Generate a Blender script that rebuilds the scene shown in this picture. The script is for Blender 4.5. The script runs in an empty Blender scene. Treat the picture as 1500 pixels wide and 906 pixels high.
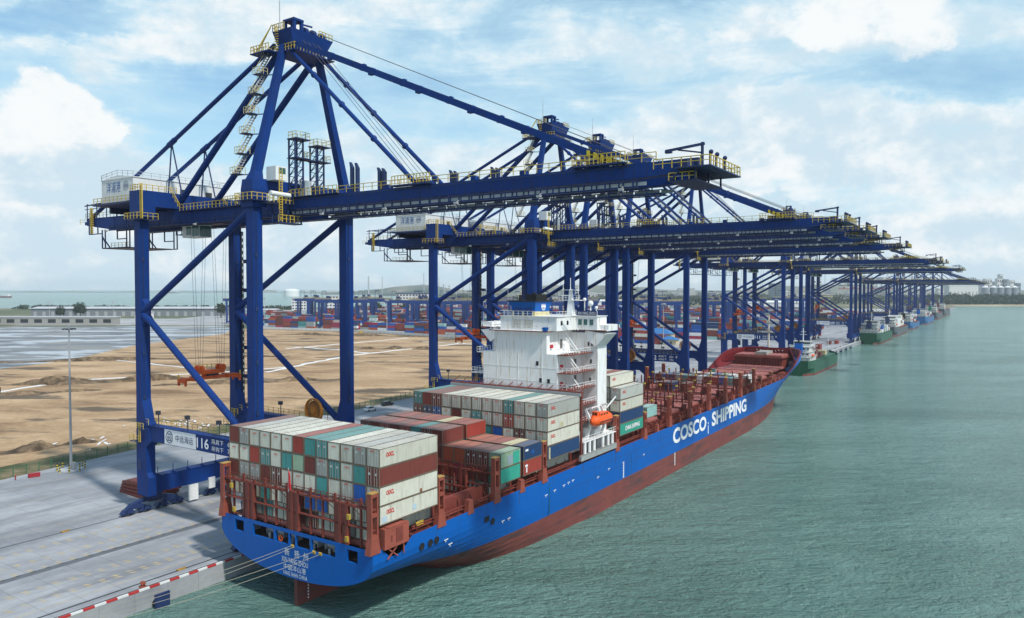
import bpy, math, random
from mathutils import Vector, Matrix
random.seed(7)
S = bpy.context.scene
COL = S.collection
R = math.radians

# ------------------------------------------------------------------ camera
cam_d = bpy.data.cameras.new('camera'); cam = bpy.data.objects.new('camera', cam_d); COL.objects.link(cam)
cam_d.sensor_width = 36.0; cam_d.lens = 1093.96 / 1500 * 36
cam_d.clip_start = 0.5; cam_d.clip_end = 60000
cam.location = (69.535, -72.451, 45.69)
cam.rotation_euler = (math.pi / 2 - 0.027, 0, 0.588)
S.camera = cam
S.render.engine = 'CYCLES'
S.render.resolution_x, S.render.resolution_y = 1024, 618
S.view_settings.view_transform = 'Standard'; S.view_settings.look = 'None'
S.view_settings.gamma = 1; S.view_settings.use_curve_mapping = False
S.view_settings.exposure = 0.42
S.cycles.max_bounces = 6; S.cycles.volume_bounces = 1; S.cycles.transparent_max_bounces = 8

# ------------------------------------------------------------------ light
SUN_EL, SUN_AZ = R(52), (math.cos(R(-12)), math.sin(R(-12)))
sun_d = bpy.data.lights.new('sun', 'SUN'); sun = bpy.data.objects.new('sun', sun_d); COL.objects.link(sun)
sun_d.energy = 2.9; sun_d.angle = R(3); sun_d.color = (1.0, 0.96, 0.89)
sdir = Vector((SUN_AZ[0] * math.cos(SUN_EL), SUN_AZ[1] * math.cos(SUN_EL), math.sin(SUN_EL)))
sun.rotation_euler = sdir.to_track_quat('Z', 'Y').to_euler()

world = bpy.data.worlds.new('World'); S.world = world; world.use_nodes = True
def build_world():
    nt = world.node_tree; n = nt.nodes; l = nt.links; n.clear()
    out = n.new('ShaderNodeOutputWorld'); bg = n.new('ShaderNodeBackground')
    bg.inputs['Strength'].default_value = 0.1
    l.new(bg.outputs[0], out.inputs[0])
    sky = n.new('ShaderNodeTexSky'); sky.sky_type = 'NISHITA'; sky.sun_disc = False
    sky.sun_elevation = SUN_EL; sky.sun_rotation = math.atan2(SUN_AZ[0], SUN_AZ[1])
    sky.air_density = 1.0; sky.dust_density = 1.2; sky.ozone_density = 1.5
    tc = n.new('ShaderNodeTexCoord')
    def math_(op, a, b=None, c=None, clamp=False):
        m = n.new('ShaderNodeMath'); m.operation = op; m.use_clamp = clamp
        for i, v in enumerate((a, b, c)):
            if v is None: continue
            if isinstance(v, (int, float)): m.inputs[i].default_value = v
            else: l.new(v, m.inputs[i])
        return m.outputs[0]
    def noise(vec, scale, detail, rough, dist=0.0):
        t = n.new('ShaderNodeTexNoise'); t.inputs['Scale'].default_value = scale
        t.inputs['Detail'].default_value = detail; t.inputs['Roughness'].default_value = rough
        t.inputs['Distortion'].default_value = dist
        l.new(vec, t.inputs['Vector']); return t.outputs['Fac']
    def mapping(vec, loc=(0, 0, 0), rot=(0, 0, 0), sc=(1, 1, 1)):
        m = n.new('ShaderNodeMapping'); m.inputs['Location'].default_value = loc
        m.inputs['Rotation'].default_value = rot; m.inputs['Scale'].default_value = sc
        l.new(vec, m.inputs['Vector']); return m.outputs[0]
    def ramp(v, a, b, lo=0.0, hi=1.0):
        m = n.new('ShaderNodeMapRange'); m.interpolation_type = 'SMOOTHSTEP'
        m.inputs['From Min'].default_value = a; m.inputs['From Max'].default_value = b
        m.inputs['To Min'].default_value = lo; m.inputs['To Max'].default_value = hi
        l.new(v, m.inputs['Value']); return m.outputs[0]
    d = tc.outputs['Generated']
    # the compass of the harbour: y' looks along azimuth 33.7 deg west of the quay line
    dr = mapping(d, rot=(0, 0, R(-33.7)))
    sep = n.new('ShaderNodeSeparateXYZ'); l.new(dr, sep.inputs[0])
    yy = math_('MAXIMUM', sep.outputs['Y'], 0.05)
    az = math_('DIVIDE', sep.outputs['X'], yy); el = math_('DIVIDE', sep.outputs['Z'], yy)
    ze = sep.outputs['Z']
    warp = noise(mapping(dr, sc=(1, 1, 1.3)), 11.0, 8, 0.64)
    warp2 = noise(mapping(dr, loc=(3, 1, 7), sc=(1, 1, 1.3)), 11.0, 8, 0.64)
    wa = math_('MULTIPLY', math_('SUBTRACT', warp, 0.5), 0.13)
    wb = math_('MULTIPLY', math_('SUBTRACT', warp2, 0.5), 0.13)
    az2 = math_('ADD', az, wa); el2 = math_('ADD', el, wb)
    def blob(a0, e0, ra, re, soft):
        x = math_('DIVIDE', math_('SUBTRACT', az2, a0), ra); y = math_('DIVIDE', math_('SUBTRACT', el2, e0), re)
        r2 = math_('ADD', math_('MULTIPLY', x, x), math_('MULTIPLY', y, y))
        return ramp(r2, 1 + soft, 1 - soft)
    # soft stretched veil
    veil = noise(mapping(dr, loc=(0.3, 0.1, 0.2), sc=(1.0, 1.0, 3.0)), 3.6, 12, 0.66, 0.5)
    wisp = noise(mapping(dr, loc=(1.7, 0.4, 0.9), rot=(0, R(-18), 0), sc=(1.2, 1.2, 7)), 4.0, 8, 0.62, 0.9)
    lowhaze = ramp(ze, 0.30, 0.02)
    v = math_('SUBTRACT', math_('ADD', math_('MULTIPLY', veil, 0.95), math_('MULTIPLY', wisp, 0.55)), 0.22)
    v = math_('ADD', v, math_('MULTIPLY', lowhaze, 0.24))
    def px(x, y): return ((x - 750) / 1094.0, (424 - y) / 1094.0)
    def add(v, b, k): return math_('ADD', v, math_('MULTIPLY', b, k))
    for (x, y, rx, ry, k) in [(330, 45, 300, 55, 0.26), (1200, 200, 330, 70, 0.20), (1050, 60, 260, 50, 0.14), (60, 330, 260, 110, 0.22),
                              (330, 180, 150, 60, -0.20), (80, 30, 120, 28, -0.30), (700, 150, 260, 50, -0.06), (960, 20, 120, 35, -0.20),
                              (1400, 110, 120, 45, -0.14), (780, 40, 80, 40, -0.10), (560, 60, 90, 30, -0.16)]:
        c = px(x, y); v = add(v, blob(c[0], c[1], rx / 1094, ry / 1094, 0.8), k)
    hi = ramp(ze, 0.40, 0.62)
    v = math_('SUBTRACT', v, math_('MULTIPLY', hi, 0.45))
    cover = ramp(v, 0.47, 0.77)
    # heaped clouds
    def puff(parts, sq):
        s = None
        for (x, y, rx, ry) in parts:
            c = px(x, y); b = blob(c[0], c[1], rx / 1094, ry / 1094, sq)
            s = b if s is None else math_('MAXIMUM', s, b)
        return s
    heap = puff([(75, 155, 70, 42), (115, 185, 52, 52), (40, 195, 80, 50), (162, 215, 22, 28), (15, 240, 50, 55), (90, 235, 80, 50)], 0.45)
    heap2 = puff([(1275, 35, 105, 42), (1210, 45, 60, 28), (1340, 60, 50, 30), (1290, 5, 80, 40)], 0.55)
    heap3 = puff([(1130, 285, 55, 24), (1175, 300, 60, 22), (1420, 300, 120, 26), (1300, 310, 80, 20)], 0.75)
    allh = math_('MAXIMUM', math_('MAXIMUM', heap, heap2), math_('MULTIPLY', heap3, 0.75))
    allh = math_('MULTIPLY', allh, ramp(math_('ADD', el, math_('MULTIPLY', wb, 0.8)), 0.125, 0.165, 0.55, 1.0))
    cov = math_('MAXIMUM', cover, allh)
    # colours (multiplied by the background strength)
    shade = noise(mapping(dr, loc=(5, 2, 1), sc=(1, 1, 1.6)), 12.0, 9, 0.66, 0.3)
    cr = n.new('ShaderNodeMixRGB'); cr.inputs[1].default_value = (4.7, 5.85, 6.6, 1); cr.inputs[2].default_value = (7.15, 7.35, 7.4, 1)
    under = puff([(80, 262, 130, 46), (1250, 78, 120, 26), (1150, 318, 130, 16)], 0.95)
    rel = math_('SUBTRACT', noise(mapping(dr, loc=(2, 2, 1), sc=(1, 1, 1.4)), 13.0, 8, 0.62), noise(mapping(dr, loc=(2 + 0.014, 2, 1 + 0.022), sc=(1, 1, 1.4)), 13.0, 8, 0.62))
    shade = math_('ADD', shade, math_('MULTIPLY', rel, 1.3))
    up = ramp(math_('SUBTRACT', math_('ADD', math_('MULTIPLY', allh, 0.42), math_('ADD', math_('MULTIPLY', shade, 1.35), math_('MULTIPLY', ze, 0.7))), math_('MULTIPLY', under, 0.50)), 0.50, 1.25)
    l.new(up, cr.inputs[0])
    tint = n.new('ShaderNodeMixRGB'); tint.blend_type = 'MULTIPLY'; tint.inputs[0].default_value = 1
    l.new(sky.outputs[0], tint.inputs[1]); tint.inputs[2].default_value = (1.0, 1.25, 1.25, 1)
    thin = n.new('ShaderNodeMixRGB'); l.new(tint.outputs[0], thin.inputs[1]); thin.inputs[2].default_value = (4.3, 6.15, 7.1, 1)
    l.new(ramp(v, 0.12, 0.70, 0.10, 0.88), thin.inputs[0])
    mix = n.new('ShaderNodeMixRGB'); l.new(thin.outputs[0], mix.inputs[1]); l.new(cr.outputs[0], mix.inputs[2])
    l.new(math_('MULTIPLY', cov, 0.96), mix.inputs[0])
    l.new(mix.outputs[0], bg.inputs['Color'])
build_world()

# ------------------------------------------------------------------ materials
MATS = {}
def nodes(name):
    m = bpy.data.materials.new(name); m.use_nodes = True
    nt = m.node_tree; b = nt.nodes['Principled BSDF']
    return m, nt.nodes, nt.links, b
def mat(name, col, rough=0.55, var=0.12, scale=0.6, dirt=None, damt=0.0, metal=0.0, rnd=0.0, streak=False, hstreak=False, bump=0.0, spec=0.4, dscale=1.0, dlo=0.50):
    """paint / concrete: base colour broken by two noises, optional dirt or rust colour in irregular patches or vertical runs"""
    if name in MATS: return MATS[name]
    m, n, l, b = nodes(name)
    tc = n.new('ShaderNodeTexCoord')
    t = n.new('ShaderNodeTexNoise'); t.inputs['Scale'].default_value = scale; t.inputs['Detail'].default_value = 5; t.inputs['Roughness'].default_value = 0.65
    l.new(tc.outputs['Object'], t.inputs['Vector'])
    hsv = n.new('ShaderNodeHueSaturation'); hsv.inputs['Color'].default_value = (*col, 1)
    mr = n.new('ShaderNodeMapRange'); mr.inputs['From Min'].default_value = 0.25; mr.inputs['From Max'].default_value = 0.75
    mr.inputs['To Min'].default_value = 1 - var; mr.inputs['To Max'].default_value = 1 + var
    l.new(t.outputs['Fac'], mr.inputs['Value'])
    val = mr.outputs[0]
    if rnd:
        oi = n.new('ShaderNodeObjectInfo'); m2 = n.new('ShaderNodeMapRange'); m2.inputs['To Min'].default_value = 1 - rnd; m2.inputs['To Max'].default_value = 1 + rnd
        l.new(oi.outputs['Random'], m2.inputs['Value'])
        mu = n.new('ShaderNodeMath'); mu.operation = 'MULTIPLY'; l.new(val, mu.inputs[0]); l.new(m2.outputs[0], mu.inputs[1]); val = mu.outputs[0]
    l.new(val, hsv.inputs['Value'])
    c = hsv.outputs[0]
    if dirt:
        mp = n.new('ShaderNodeMapping'); l.new(tc.outputs['Object'], mp.inputs['Vector'])
        mp.inputs['Scale'].default_value = (1, 1, 0.09) if streak else (1, 0.10, 1) if hstreak else (1, 1, 1)
        t2 = n.new('ShaderNodeTexNoise'); t2.inputs['Scale'].default_value = 1.6 * dscale; t2.inputs['Detail'].default_value = 8; t2.inputs['Roughness'].default_value = 0.7
        if rnd:
            ad = n.new('ShaderNodeVectorMath'); ad.operation = 'ADD'
            sc = n.new('ShaderNodeVectorMath'); sc.operation = 'SCALE'; sc.inputs['Scale'].default_value = 80; 
            cx = n.new('ShaderNodeCombineXYZ'); l.new(oi.outputs['Random'], cx.inputs[0]); l.new(oi.outputs['Random'], cx.inputs[1])
            l.new(cx.outputs[0], sc.inputs[0]); l.new(mp.outputs[0], ad.inputs[0]); l.new(sc.outputs[0], ad.inputs[1]); l.new(ad.outputs[0], t2.inputs['Vector'])
        else: l.new(mp.outputs[0], t2.inputs['Vector'])
        r2 = n.new('ShaderNodeMapRange'); r2.interpolation_type = 'SMOOTHSTEP'
        r2.inputs['From Min'].default_value = dlo; r2.inputs['From Max'].default_value = dlo + 0.22; r2.inputs['To Max'].default_value = damt
        l.new(t2.outputs['Fac'], r2.inputs['Value'])
        mx = n.new('ShaderNodeMixRGB'); l.new(r2.outputs[0], mx.inputs[0]); l.new(c, mx.inputs[1]); mx.inputs[2].default_value = (*dirt, 1); c = mx.outputs[0]
    l.new(c, b.inputs['Base Color'])
    b.inputs['Roughness'].default_value = rough; b.inputs['Metallic'].default_value = metal
    b.inputs['Specular IOR Level'].default_value = spec
    if bump:
        bp = n.new('ShaderNodeBump'); bp.inputs['Strength'].default_value = bump; bp.inputs['Distance'].default_value = 0.05
        l.new(t.outputs['Fac'], bp.inputs['Height']); l.new(bp.outputs[0], b.inputs['Normal'])
    MATS[name] = m
    return m
RUST = (0.16, 0.06, 0.025)
M_BLUE = mat('crane_blue_paint', (0.0022, 0.031, 0.170), 0.55, 0.16, 0.25, (0.018, 0.024, 0.065), 0.6, streak=True, spec=0.2, dscale=1.2, dlo=0.49)
M_YEL = mat('yellow_rail_paint', (0.52, 0.37, 0.05), 0.55, 0.2)
M_DARK = mat('dark_steel', (0.03, 0.035, 0.05), 0.6, 0.2)
M_NAVY = mat('navy_steel', (0.012, 0.028, 0.10), 0.55, 0.15)
M_WHITE = mat('white_paint', (0.72, 0.73, 0.72), 0.5, 0.06, 0.3, (0.45, 0.36, 0.25), 0.35, streak=True)
M_SHIPW = mat('ship_white_paint', (0.78, 0.79, 0.79), 0.5, 0.04, 0.3, (0.40, 0.25, 0.11), 0.85, streak=True, dscale=1.3, dlo=0.51)
M_HOUSE = mat('house_panel', (0.66, 0.67, 0.66), 0.55, 0.06, 0.3, (0.4, 0.39, 0.36), 0.35, streak=True)
M_GLASS = mat('tinted_glass', (0.02, 0.10, 0.10), 0.12, 0.1, spec=0.6)
M_GLASSD = mat('dark_glass', (0.015, 0.02, 0.025), 0.12, 0.1, spec=0.6)
M_ORANGE = mat('spreader_orange', (0.62, 0.09, 0.012), 0.5, 0.2, 1.0, (0.1, 0.03, 0.01), 0.4)
M_ROPE = mat('wire_rope', (0.10, 0.10, 0.11), 0.6)
M_GREY = mat('galvanised_grey', (0.36, 0.37, 0.38), 0.5, 0.12)
M_INK = mat('lettering_white', (0.80, 0.80, 0.80), 0.5, 0.04)
M_INKD = mat('lettering_dark', (0.02, 0.035, 0.12), 0.5, 0.04)
M_INKB = mat('lettering_blue', (0.02, 0.09, 0.33), 0.5, 0.04)
M_INKR = mat('lettering_red', (0.62, 0.03, 0.02), 0.5, 0.04)
M_HULL = mat('hull_blue_paint', (0.001, 0.098, 0.40), 0.45, 0.06, 0.08, (0.02, 0.05, 0.13), 0.45, streak=True, dscale=0.5, spec=0.25, dlo=0.53)
M_BOOT = mat('antifouling_red', (0.185, 0.050, 0.042), 0.7, 0.25, 0.15, (0.055, 0.042, 0.045), 0.9, dscale=0.5, hstreak=True, dlo=0.46)
M_DECK = mat('deck_oxide_red', (0.185, 0.040, 0.028), 0.6, 0.22, 0.5, (0.075, 0.022, 0.014), 0.6)
M_HATCH = mat('hatch_cover_pink', (0.34, 0.115, 0.10), 0.7, 0.22, 0.35, (0.17, 0.055, 0.04), 0.7)
M_HOLD = mat('hold_dark', (0.035, 0.018, 0.015), 0.8, 0.3)
M_REDDK = mat('dark_red_paint', (0.17, 0.012, 0.016), 0.55, 0.15, 0.4, (0.08, 0.01, 0.01), 0.4)
M_CREAM = mat('cream_paint', (0.62, 0.54, 0.28), 0.55, 0.08)
M_BLACK = mat('black_soot', (0.012, 0.012, 0.013), 0.7, 0.2)
M_BOAT = mat('lifeboat_orange', (0.75, 0.10, 0.012), 0.4, 0.08)
M_SHIPG = mat('hull_green_paint', (0.010, 0.085, 0.045), 0.45, 0.15, 0.15, RUST, 0.35, streak=True, dscale=0.6)
M_SHIPB = mat('coaster_blue_paint', (0.02, 0.12, 0.30), 0.45, 0.15, 0.15, RUST, 0.3, streak=True, dscale=0.6)
M_SHIPK = mat('coaster_grey_paint', (0.07, 0.085, 0.10), 0.45, 0.15, 0.15, RUST, 0.35, streak=True, dscale=0.6)

# ------------------------------------------------------------------ mesh helpers
class MB:
    def __init__(s, off=(0, 0, 0)):
        s.v = []; s.f = []; s.m = []; s.o = Vector(off)
    def _add(s, vs, fs, m):
        b = len(s.v); s.v += [tuple(Vector(p) + s.o) for p in vs]
        for f in fs: s.f.append([b + i for i in f]); s.m.append(m)
    def hexa(s, p, m=0):
        s._add(p, [(0, 3, 2, 1), (4, 5, 6, 7), (0, 1, 5, 4), (1, 2, 6, 5), (2, 3, 7, 6), (3, 0, 4, 7)], m)
    def box(s, x0, x1, y0, y1, z0, z1, m=0):
        s.hexa([(x0, y0, z0), (x1, y0, z0), (x1, y1, z0), (x0, y1, z0), (x0, y0, z1), (x1, y0, z1), (x1, y1, z1), (x0, y1, z1)], m)
    def loft(s, secs, m=0):
        """secs: list of (z, x0, x1, y0, y1)"""
        vs = []; fs = []
        for (z, x0, x1, y0, y1) in secs: vs += [(x0, y0, z), (x1, y0, z), (x1, y1, z), (x0, y1, z)]
        for i in range(len(secs) - 1):
            a = i * 4
            for k in range(4): fs.append((a + k, a + (k + 1) % 4, a + 4 + (k + 1) % 4, a + 4 + k))
        e = (len(secs) - 1) * 4
        fs += [(3, 2, 1, 0), (e, e + 1, e + 2, e + 3)]
        s._add(vs, fs, m)
    def bar(s, p, q, w, h, m=0, up=(0, 0, 1)):
        p = Vector(p); q = Vector(q); d = (q - p).normalized(); up = Vector(up)
        sd = d.cross(up)
        if sd.length < 1e-4: sd = d.cross(Vector((0, 1, 0)))
        sd.normalize(); u = sd.cross(d); a = sd * w / 2; b = u * h / 2
        s.hexa([p - a - b, p + a - b, p + a + b, p - a + b, q - a - b, q + a - b, q + a + b, q - a + b], m)
    def tube(s, p, q, r, n=8, m=0, r2=None, caps=True):
        p = Vector(p); q = Vector(q); d = (q - p).normalized(); r2 = r if r2 is None else r2
        a = d.orthogonal().normalized(); b = d.cross(a)
        vs = []
        for i in range(n):
            t = 2 * math.pi * i / n; e = a * math.cos(t) + b * math.sin(t)
            vs += [p + e * r, q + e * r2]
        fs = [(2 * i, 2 * ((i + 1) % n), 2 * ((i + 1) % n) + 1, 2 * i + 1) for i in range(n)]
        if caps: fs += [tuple(2 * i for i in reversed(range(n))), tuple(2 * i + 1 for i in range(n))]
        s._add(vs, fs, m)
    def poly(s, pts, m=0): s._add(pts, [tuple(range(len(pts)))], m)
    def prism(s, pts, z0, z1, m=0, mt=None):
        n = len(pts); vs = [(x, y, z0) for x, y in pts] + [(x, y, z1) for x, y in pts]
        s._add(vs, [(i, (i + 1) % n, n + (i + 1) % n, n + i) for i in range(n)], m)
        s._add([(x, y, z1) for x, y in pts], [tuple(range(n))], m if mt is None else mt)
    def rail(s, pts, h=1.1, step=1.6, r=0.04, m=0, mid=True):
        for i in range(len(pts) - 1):
            a = Vector(pts[i]); b = Vector(pts[i + 1]); L = (b - a).length; k = max(1, int(round(L / step)))
            for j in range(k + (1 if i == len(pts) - 2 else 0)):
                p = a.lerp(b, j / k); s.box(p.x - r, p.x + r, p.y - r, p.y + r, p.z, p.z + h, m)
            s.bar(a + Vector((0, 0, h)), b + Vector((0, 0, h)), r * 2, r * 2, m)
            if mid: s.bar(a + Vector((0, 0, h * .5)), b + Vector((0, 0, h * .5)), r * 1.5, r * 1.5, m)
    def sphere(s, c, r, n=10, k=6, sc=(1, 1, 1), m=0):
        vs = []; fs = []
        for i in range(k + 1):
            ph = math.pi * i / k
            for j in range(n):
                t = 2 * math.pi * j / n
                vs.append((c[0] + r * sc[0] * math.sin(ph) * math.cos(t), c[1] + r * sc[1] * math.sin(ph) * math.sin(t), c[2] + r * sc[2] * math.cos(ph)))
        for i in range(k):
            for j in range(n): fs.append((i * n + j, (i + 1) * n + j, (i + 1) * n + (j + 1) % n, i * n + (j + 1) % n))
        s._add(vs, fs, m)
    def ring(s, c, r, w, ax=1, n=24, t=0.03, m=0):
        """flat annulus with normal along axis ax"""
        vs = []
        for i in range(n):
            a = 2 * math.pi * i / n
            for rr in (r - w, r):
                u, v = rr * math.cos(a), rr * math.sin(a)
                for dd in (0, t):
                    vs.append((c[0] + u, c[1] - dd, c[2] + v) if ax == 1 else (c[0] + dd, c[1] + u, c[2] + v) if ax == 0 else (c[0] + u, c[1] + v, c[2] + dd))
        fs = []
        for i in range(n):
            a = i * 4; b = ((i + 1) % n) * 4
            fs += [(a + 1, b + 1, b + 3, a + 3), (a, a + 2, b + 2, b), (a + 2, a + 3, b + 3, b + 2), (a, b, b + 1, a + 1)]
        s._add(vs, fs, m)
    def mesh(s, name, mats):
        me = bpy.data.meshes.new(name); me.from_pydata(s.v, [], s.f)
        for mm in (mats if isinstance(mats, (list, tuple)) else [mats]): me.materials.append(mm)
        me.polygons.foreach_set('material_index', s.m); me.update()
        return me
    def build(s, name, mats, parent=None, loc=None, smooth=False):
        me = s.mesh(name, mats)
        if smooth:
            for p in me.polygons: p.use_smooth = True
        return link(name, me, parent, loc)
def link(name, data, parent=None, loc=None):
    o = bpy.data.objects.new(name, data); COL.objects.link(o)
    if parent is not None: o.parent = parent
    if loc is not None: o.location = loc
    return o
def tag(o, label=None, cat=None, group=None, kind=None):
    if label: o['label'] = label
    if cat: o['category'] = cat
    if group: o['group'] = group
    if kind: o['kind'] = kind
    return o
def thing(name, label, cat, loc=(0, 0, 0), group=None, rz=0):
    o = link(name, None, None, loc); o.rotation_euler.z = rz; o.empty_display_size = 1
    return tag(o, label, cat, group)
def struct(o): o['kind'] = 'structure'; return o
def copy_tree(o, parent=None):
    c = o.copy(); COL.objects.link(c)
    if parent is not None: c.parent = parent
    for ch in list(o.children): copy_tree(ch, c)
    return c
FACE = {'-y': Matrix(((1, 0, 0), (0, 0, -1), (0, 1, 0))), '+x': Matrix(((0, 0, 1), (1, 0, 0), (0, 1, 0))), '+z': Matrix.Identity(3)}
def text_mesh(body, w, h, face='-y', bold=0.0, shear=0.0, depth=0.02):
    """lettering w x h metres, lower left corner at the origin, standing on the given face"""
    cu = bpy.data.curves.new('text', 'FONT'); cu.body = body; cu.extrude = 0; cu.offset = bold; cu.shear = shear; cu.resolution_u = 3
    ob = bpy.data.objects.new('text', cu); COL.objects.link(ob)
    bpy.context.view_layer.update()
    me = bpy.data.meshes.new_from_object(ob.evaluated_get(bpy.context.evaluated_depsgraph_get()))
    bpy.data.objects.remove(ob); bpy.data.curves.remove(cu)
    xs = [v.co.x for v in me.vertices]; ys = [v.co.y for v in me.vertices]
    if not xs: return me
    x0, x1, y0, y1 = min(xs), max(xs), min(ys), max(ys); F = FACE[face]
    for v in me.vertices:
        v.co = F @ Vector(((v.co.x - x0) / (x1 - x0) * w, (v.co.y - y0) / (y1 - y0) * h, depth))
    me.materials.clear(); me.name = 'lettering'
    return me
def lettering(body, w, h, pos, parent, material, face='-y', bold=0.0, name='lettering', shear=0.0):
    me = text_mesh(body, w, h, face, bold, shear); me.materials.append(material)
    return link(name, me, parent, pos)
W0 = -0.3      # water level
Q0 = 2.5       # quay level
# ------------------------------------------------------------------ the setting
def water_material():
    m, n, l, b = nodes('harbour_water')
    tc = n.new('ShaderNodeTexCoord')
    def noise(scale, detail, rough, sc=(1, 1, 1), rot=0, dist=0.0):
        mp = n.new('ShaderNodeMapping'); mp.vector_type = 'TEXTURE'; mp.inputs['Scale'].default_value = tuple(1 / k for k in sc); mp.inputs['Rotation'].default_value = (0, 0, rot)
        l.new(tc.outputs['Object'], mp.inputs['Vector'])
        t = n.new('ShaderNodeTexNoise'); t.inputs['Scale'].default_value = scale; t.inputs['Detail'].default_value = detail
        t.inputs['Roughness'].default_value = rough; t.inputs['Distortion'].default_value = dist
        l.new(mp.outputs[0], t.inputs['Vector']); return t.outputs['Fac']
    big = noise(0.010, 7, 0.68, (1, 2.6, 1), R(44), 0.8)
    fleck = noise(0.55, 5, 0.75, (1, 2.4, 1), R(36))
    h1 = noise(0.13, 5, 0.70, (1, 2.3, 1), R(36), 0.3)
    h2 = noise(0.9, 4, 0.65, (1, 2.0, 1), R(28), 0.2)
    cr = n.new('ShaderNodeMixRGB'); cr.inputs[1].default_value = (0.100, 0.205, 0.175, 1); cr.inputs[2].default_value = (0.165, 0.305, 0.268, 1)
    mr = n.new('ShaderNodeMapRange'); mr.inputs['From Min'].default_value = 0.36; mr.inputs['From Max'].default_value = 0.62
    l.new(big, mr.inputs['Value']); l.new(mr.outputs[0], cr.inputs[0])
    fm = n.new('ShaderNodeMapRange'); fm.inputs['From Min'].default_value = 0.62; fm.inputs['From Max'].default_value = 0.76; fm.inputs['To Max'].default_value = 0.42
    l.new(fleck, fm.inputs['Value'])
    c2 = n.new('ShaderNodeMixRGB'); l.new(fm.outputs[0], c2.inputs[0]); l.new(cr.outputs[0], c2.inputs[1]); c2.inputs[2].default_value = (0.45, 0.52, 0.5, 1)
    l.new(c2.outputs[0], b.inputs['Base Color'])
    b.inputs['Roughness'].default_value = 0.14; b.inputs['IOR'].default_value = 1.33; b.inputs['Specular IOR Level'].default_value = 0.5
    ad = n.new('ShaderNodeMath'); ad.operation = 'ADD'; mu = n.new('ShaderNodeMath'); mu.operation = 'MULTIPLY'; mu.inputs[1].default_value = 0.35
    l.new(h2, mu.inputs[0]); l.new(h1, ad.inputs[0]); l.new(mu.outputs[0], ad.inputs[1])
    bp = n.new('ShaderNodeBump'); bp.inputs['Strength'].default_value = 0.9; bp.inputs['Distance'].default_value = 4.2
    l.new(ad.outputs[0], bp.inputs['Height']); l.new(bp.outputs[0], b.inputs['Normal'])
    return m
def ground_material(name, cols, scale, rough=0.9, sc=(1, 1, 1), rot=0, pos=(0.35, 0.5, 0.65), fine=0.12, bump=0.3, joints=None, extra=None):
    m, n, l, b = nodes(name)
    tc = n.new('ShaderNodeTexCoord'); mp = n.new('ShaderNodeMapping'); mp.vector_type = 'TEXTURE'; mp.inputs['Scale'].default_value = tuple(1 / k for k in sc); mp.inputs['Rotation'].default_value = (0, 0, rot)
    l.new(tc.outputs['Object'], mp.inputs['Vector'])
    t = n.new('ShaderNodeTexNoise'); t.inputs['Scale'].default_value = scale; t.inputs['Detail'].default_value = 9; t.inputs['Roughness'].default_value = 0.62; t.inputs['Distortion'].default_value = 0.4
    l.new(mp.outputs[0], t.inputs['Vector'])
    r = n.new('ShaderNodeValToRGB'); e = r.color_ramp.elements
    while len(e) < len(cols): e.new(0.5)
    for i, c in enumerate(cols): e[i].position = pos[i]; e[i].color = (*c, 1)
    l.new(t.outputs['Fac'], r.inputs[0])
    t2 = n.new('ShaderNodeTexNoise'); t2.inputs['Scale'].default_value = 0.5; t2.inputs['Detail'].default_value = 6; t2.inputs['Roughness'].default_value = 0.7
    l.new(tc.outputs['Object'], t2.inputs['Vector'])
    mr = n.new('ShaderNodeMapRange'); mr.inputs['From Min'].default_value = 0.25; mr.inputs['From Max'].default_value = 0.75; mr.inputs['To Min'].default_value = 1 - fine; mr.inputs['To Max'].default_value = 1 + fine
    l.new(t2.outputs['Fac'], mr.inputs['Value'])
    hs = n.new('ShaderNodeHueSaturation'); l.new(r.outputs[0], hs.inputs['Color']); l.new(mr.outputs[0], hs.inputs['Value'])
    c = hs.outputs[0]
    if joints:
        bk = n.new('ShaderNodeTexBrick'); bk.offset = 0; bk.inputs['Scale'].default_value = 1; bk.inputs['Brick Width'].default_value = joints[0]; bk.inputs['Row Height'].default_value = joints[1]
        bk.inputs['Mortar Size'].default_value = 0.06; bk.inputs['Color1'].default_value = (1, 1, 1, 1); bk.inputs['Color2'].default_value = (0.90, 0.90, 0.91, 1); bk.inputs['Mortar'].default_value = (0.72, 0.72, 0.73, 1)
        l.new(tc.outputs['Object'], bk.inputs['Vector'])
        mx = n.new('ShaderNodeMixRGB'); mx.blend_type = 'MULTIPLY'; mx.inputs[0].default_value = 1; l.new(c, mx.inputs[1]); l.new(bk.outputs['Color'], mx.inputs[2]); c = mx.outputs[0]
    if extra:   # second, larger patches of another ground (wet mud, oil, weeds)
        col, es, lo, hi, esc, erot = extra
        m2 = n.new('ShaderNodeMapping'); m2.vector_type = 'TEXTURE'; m2.inputs['Scale'].default_value = tuple(1 / k for k in esc); m2.inputs['Rotation'].default_value = (0, 0, erot); m2.inputs['Location'].default_value = (31, 7, 0)
        l.new(tc.outputs['Object'], m2.inputs['Vector'])
        t3 = n.new('ShaderNodeTexNoise'); t3.inputs['Scale'].default_value = es; t3.inputs['Detail'].default_value = 8; t3.inputs['Roughness'].default_value = 0.6
        l.new(m2.outputs[0], t3.inputs['Vector'])
        r3 = n.new('ShaderNodeMapRange'); r3.interpolation_type = 'SMOOTHSTEP'; r3.inputs['From Min'].default_value = lo; r3.inputs['From Max'].default_value = hi
        l.new(t3.outputs['Fac'], r3.inputs['Value'])
        mx = n.new('ShaderNodeMixRGB'); l.new(r3.outputs[0], mx.inputs[0]); l.new(c, mx.inputs[1]); mx.inputs[2].default_value = (*col, 1); c = mx.outputs[0]
    l.new(c, b.inputs['Base Color']); b.inputs['Roughness'].default_value = rough; b.inputs['Specular IOR Level'].default_value = 0.25
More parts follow.
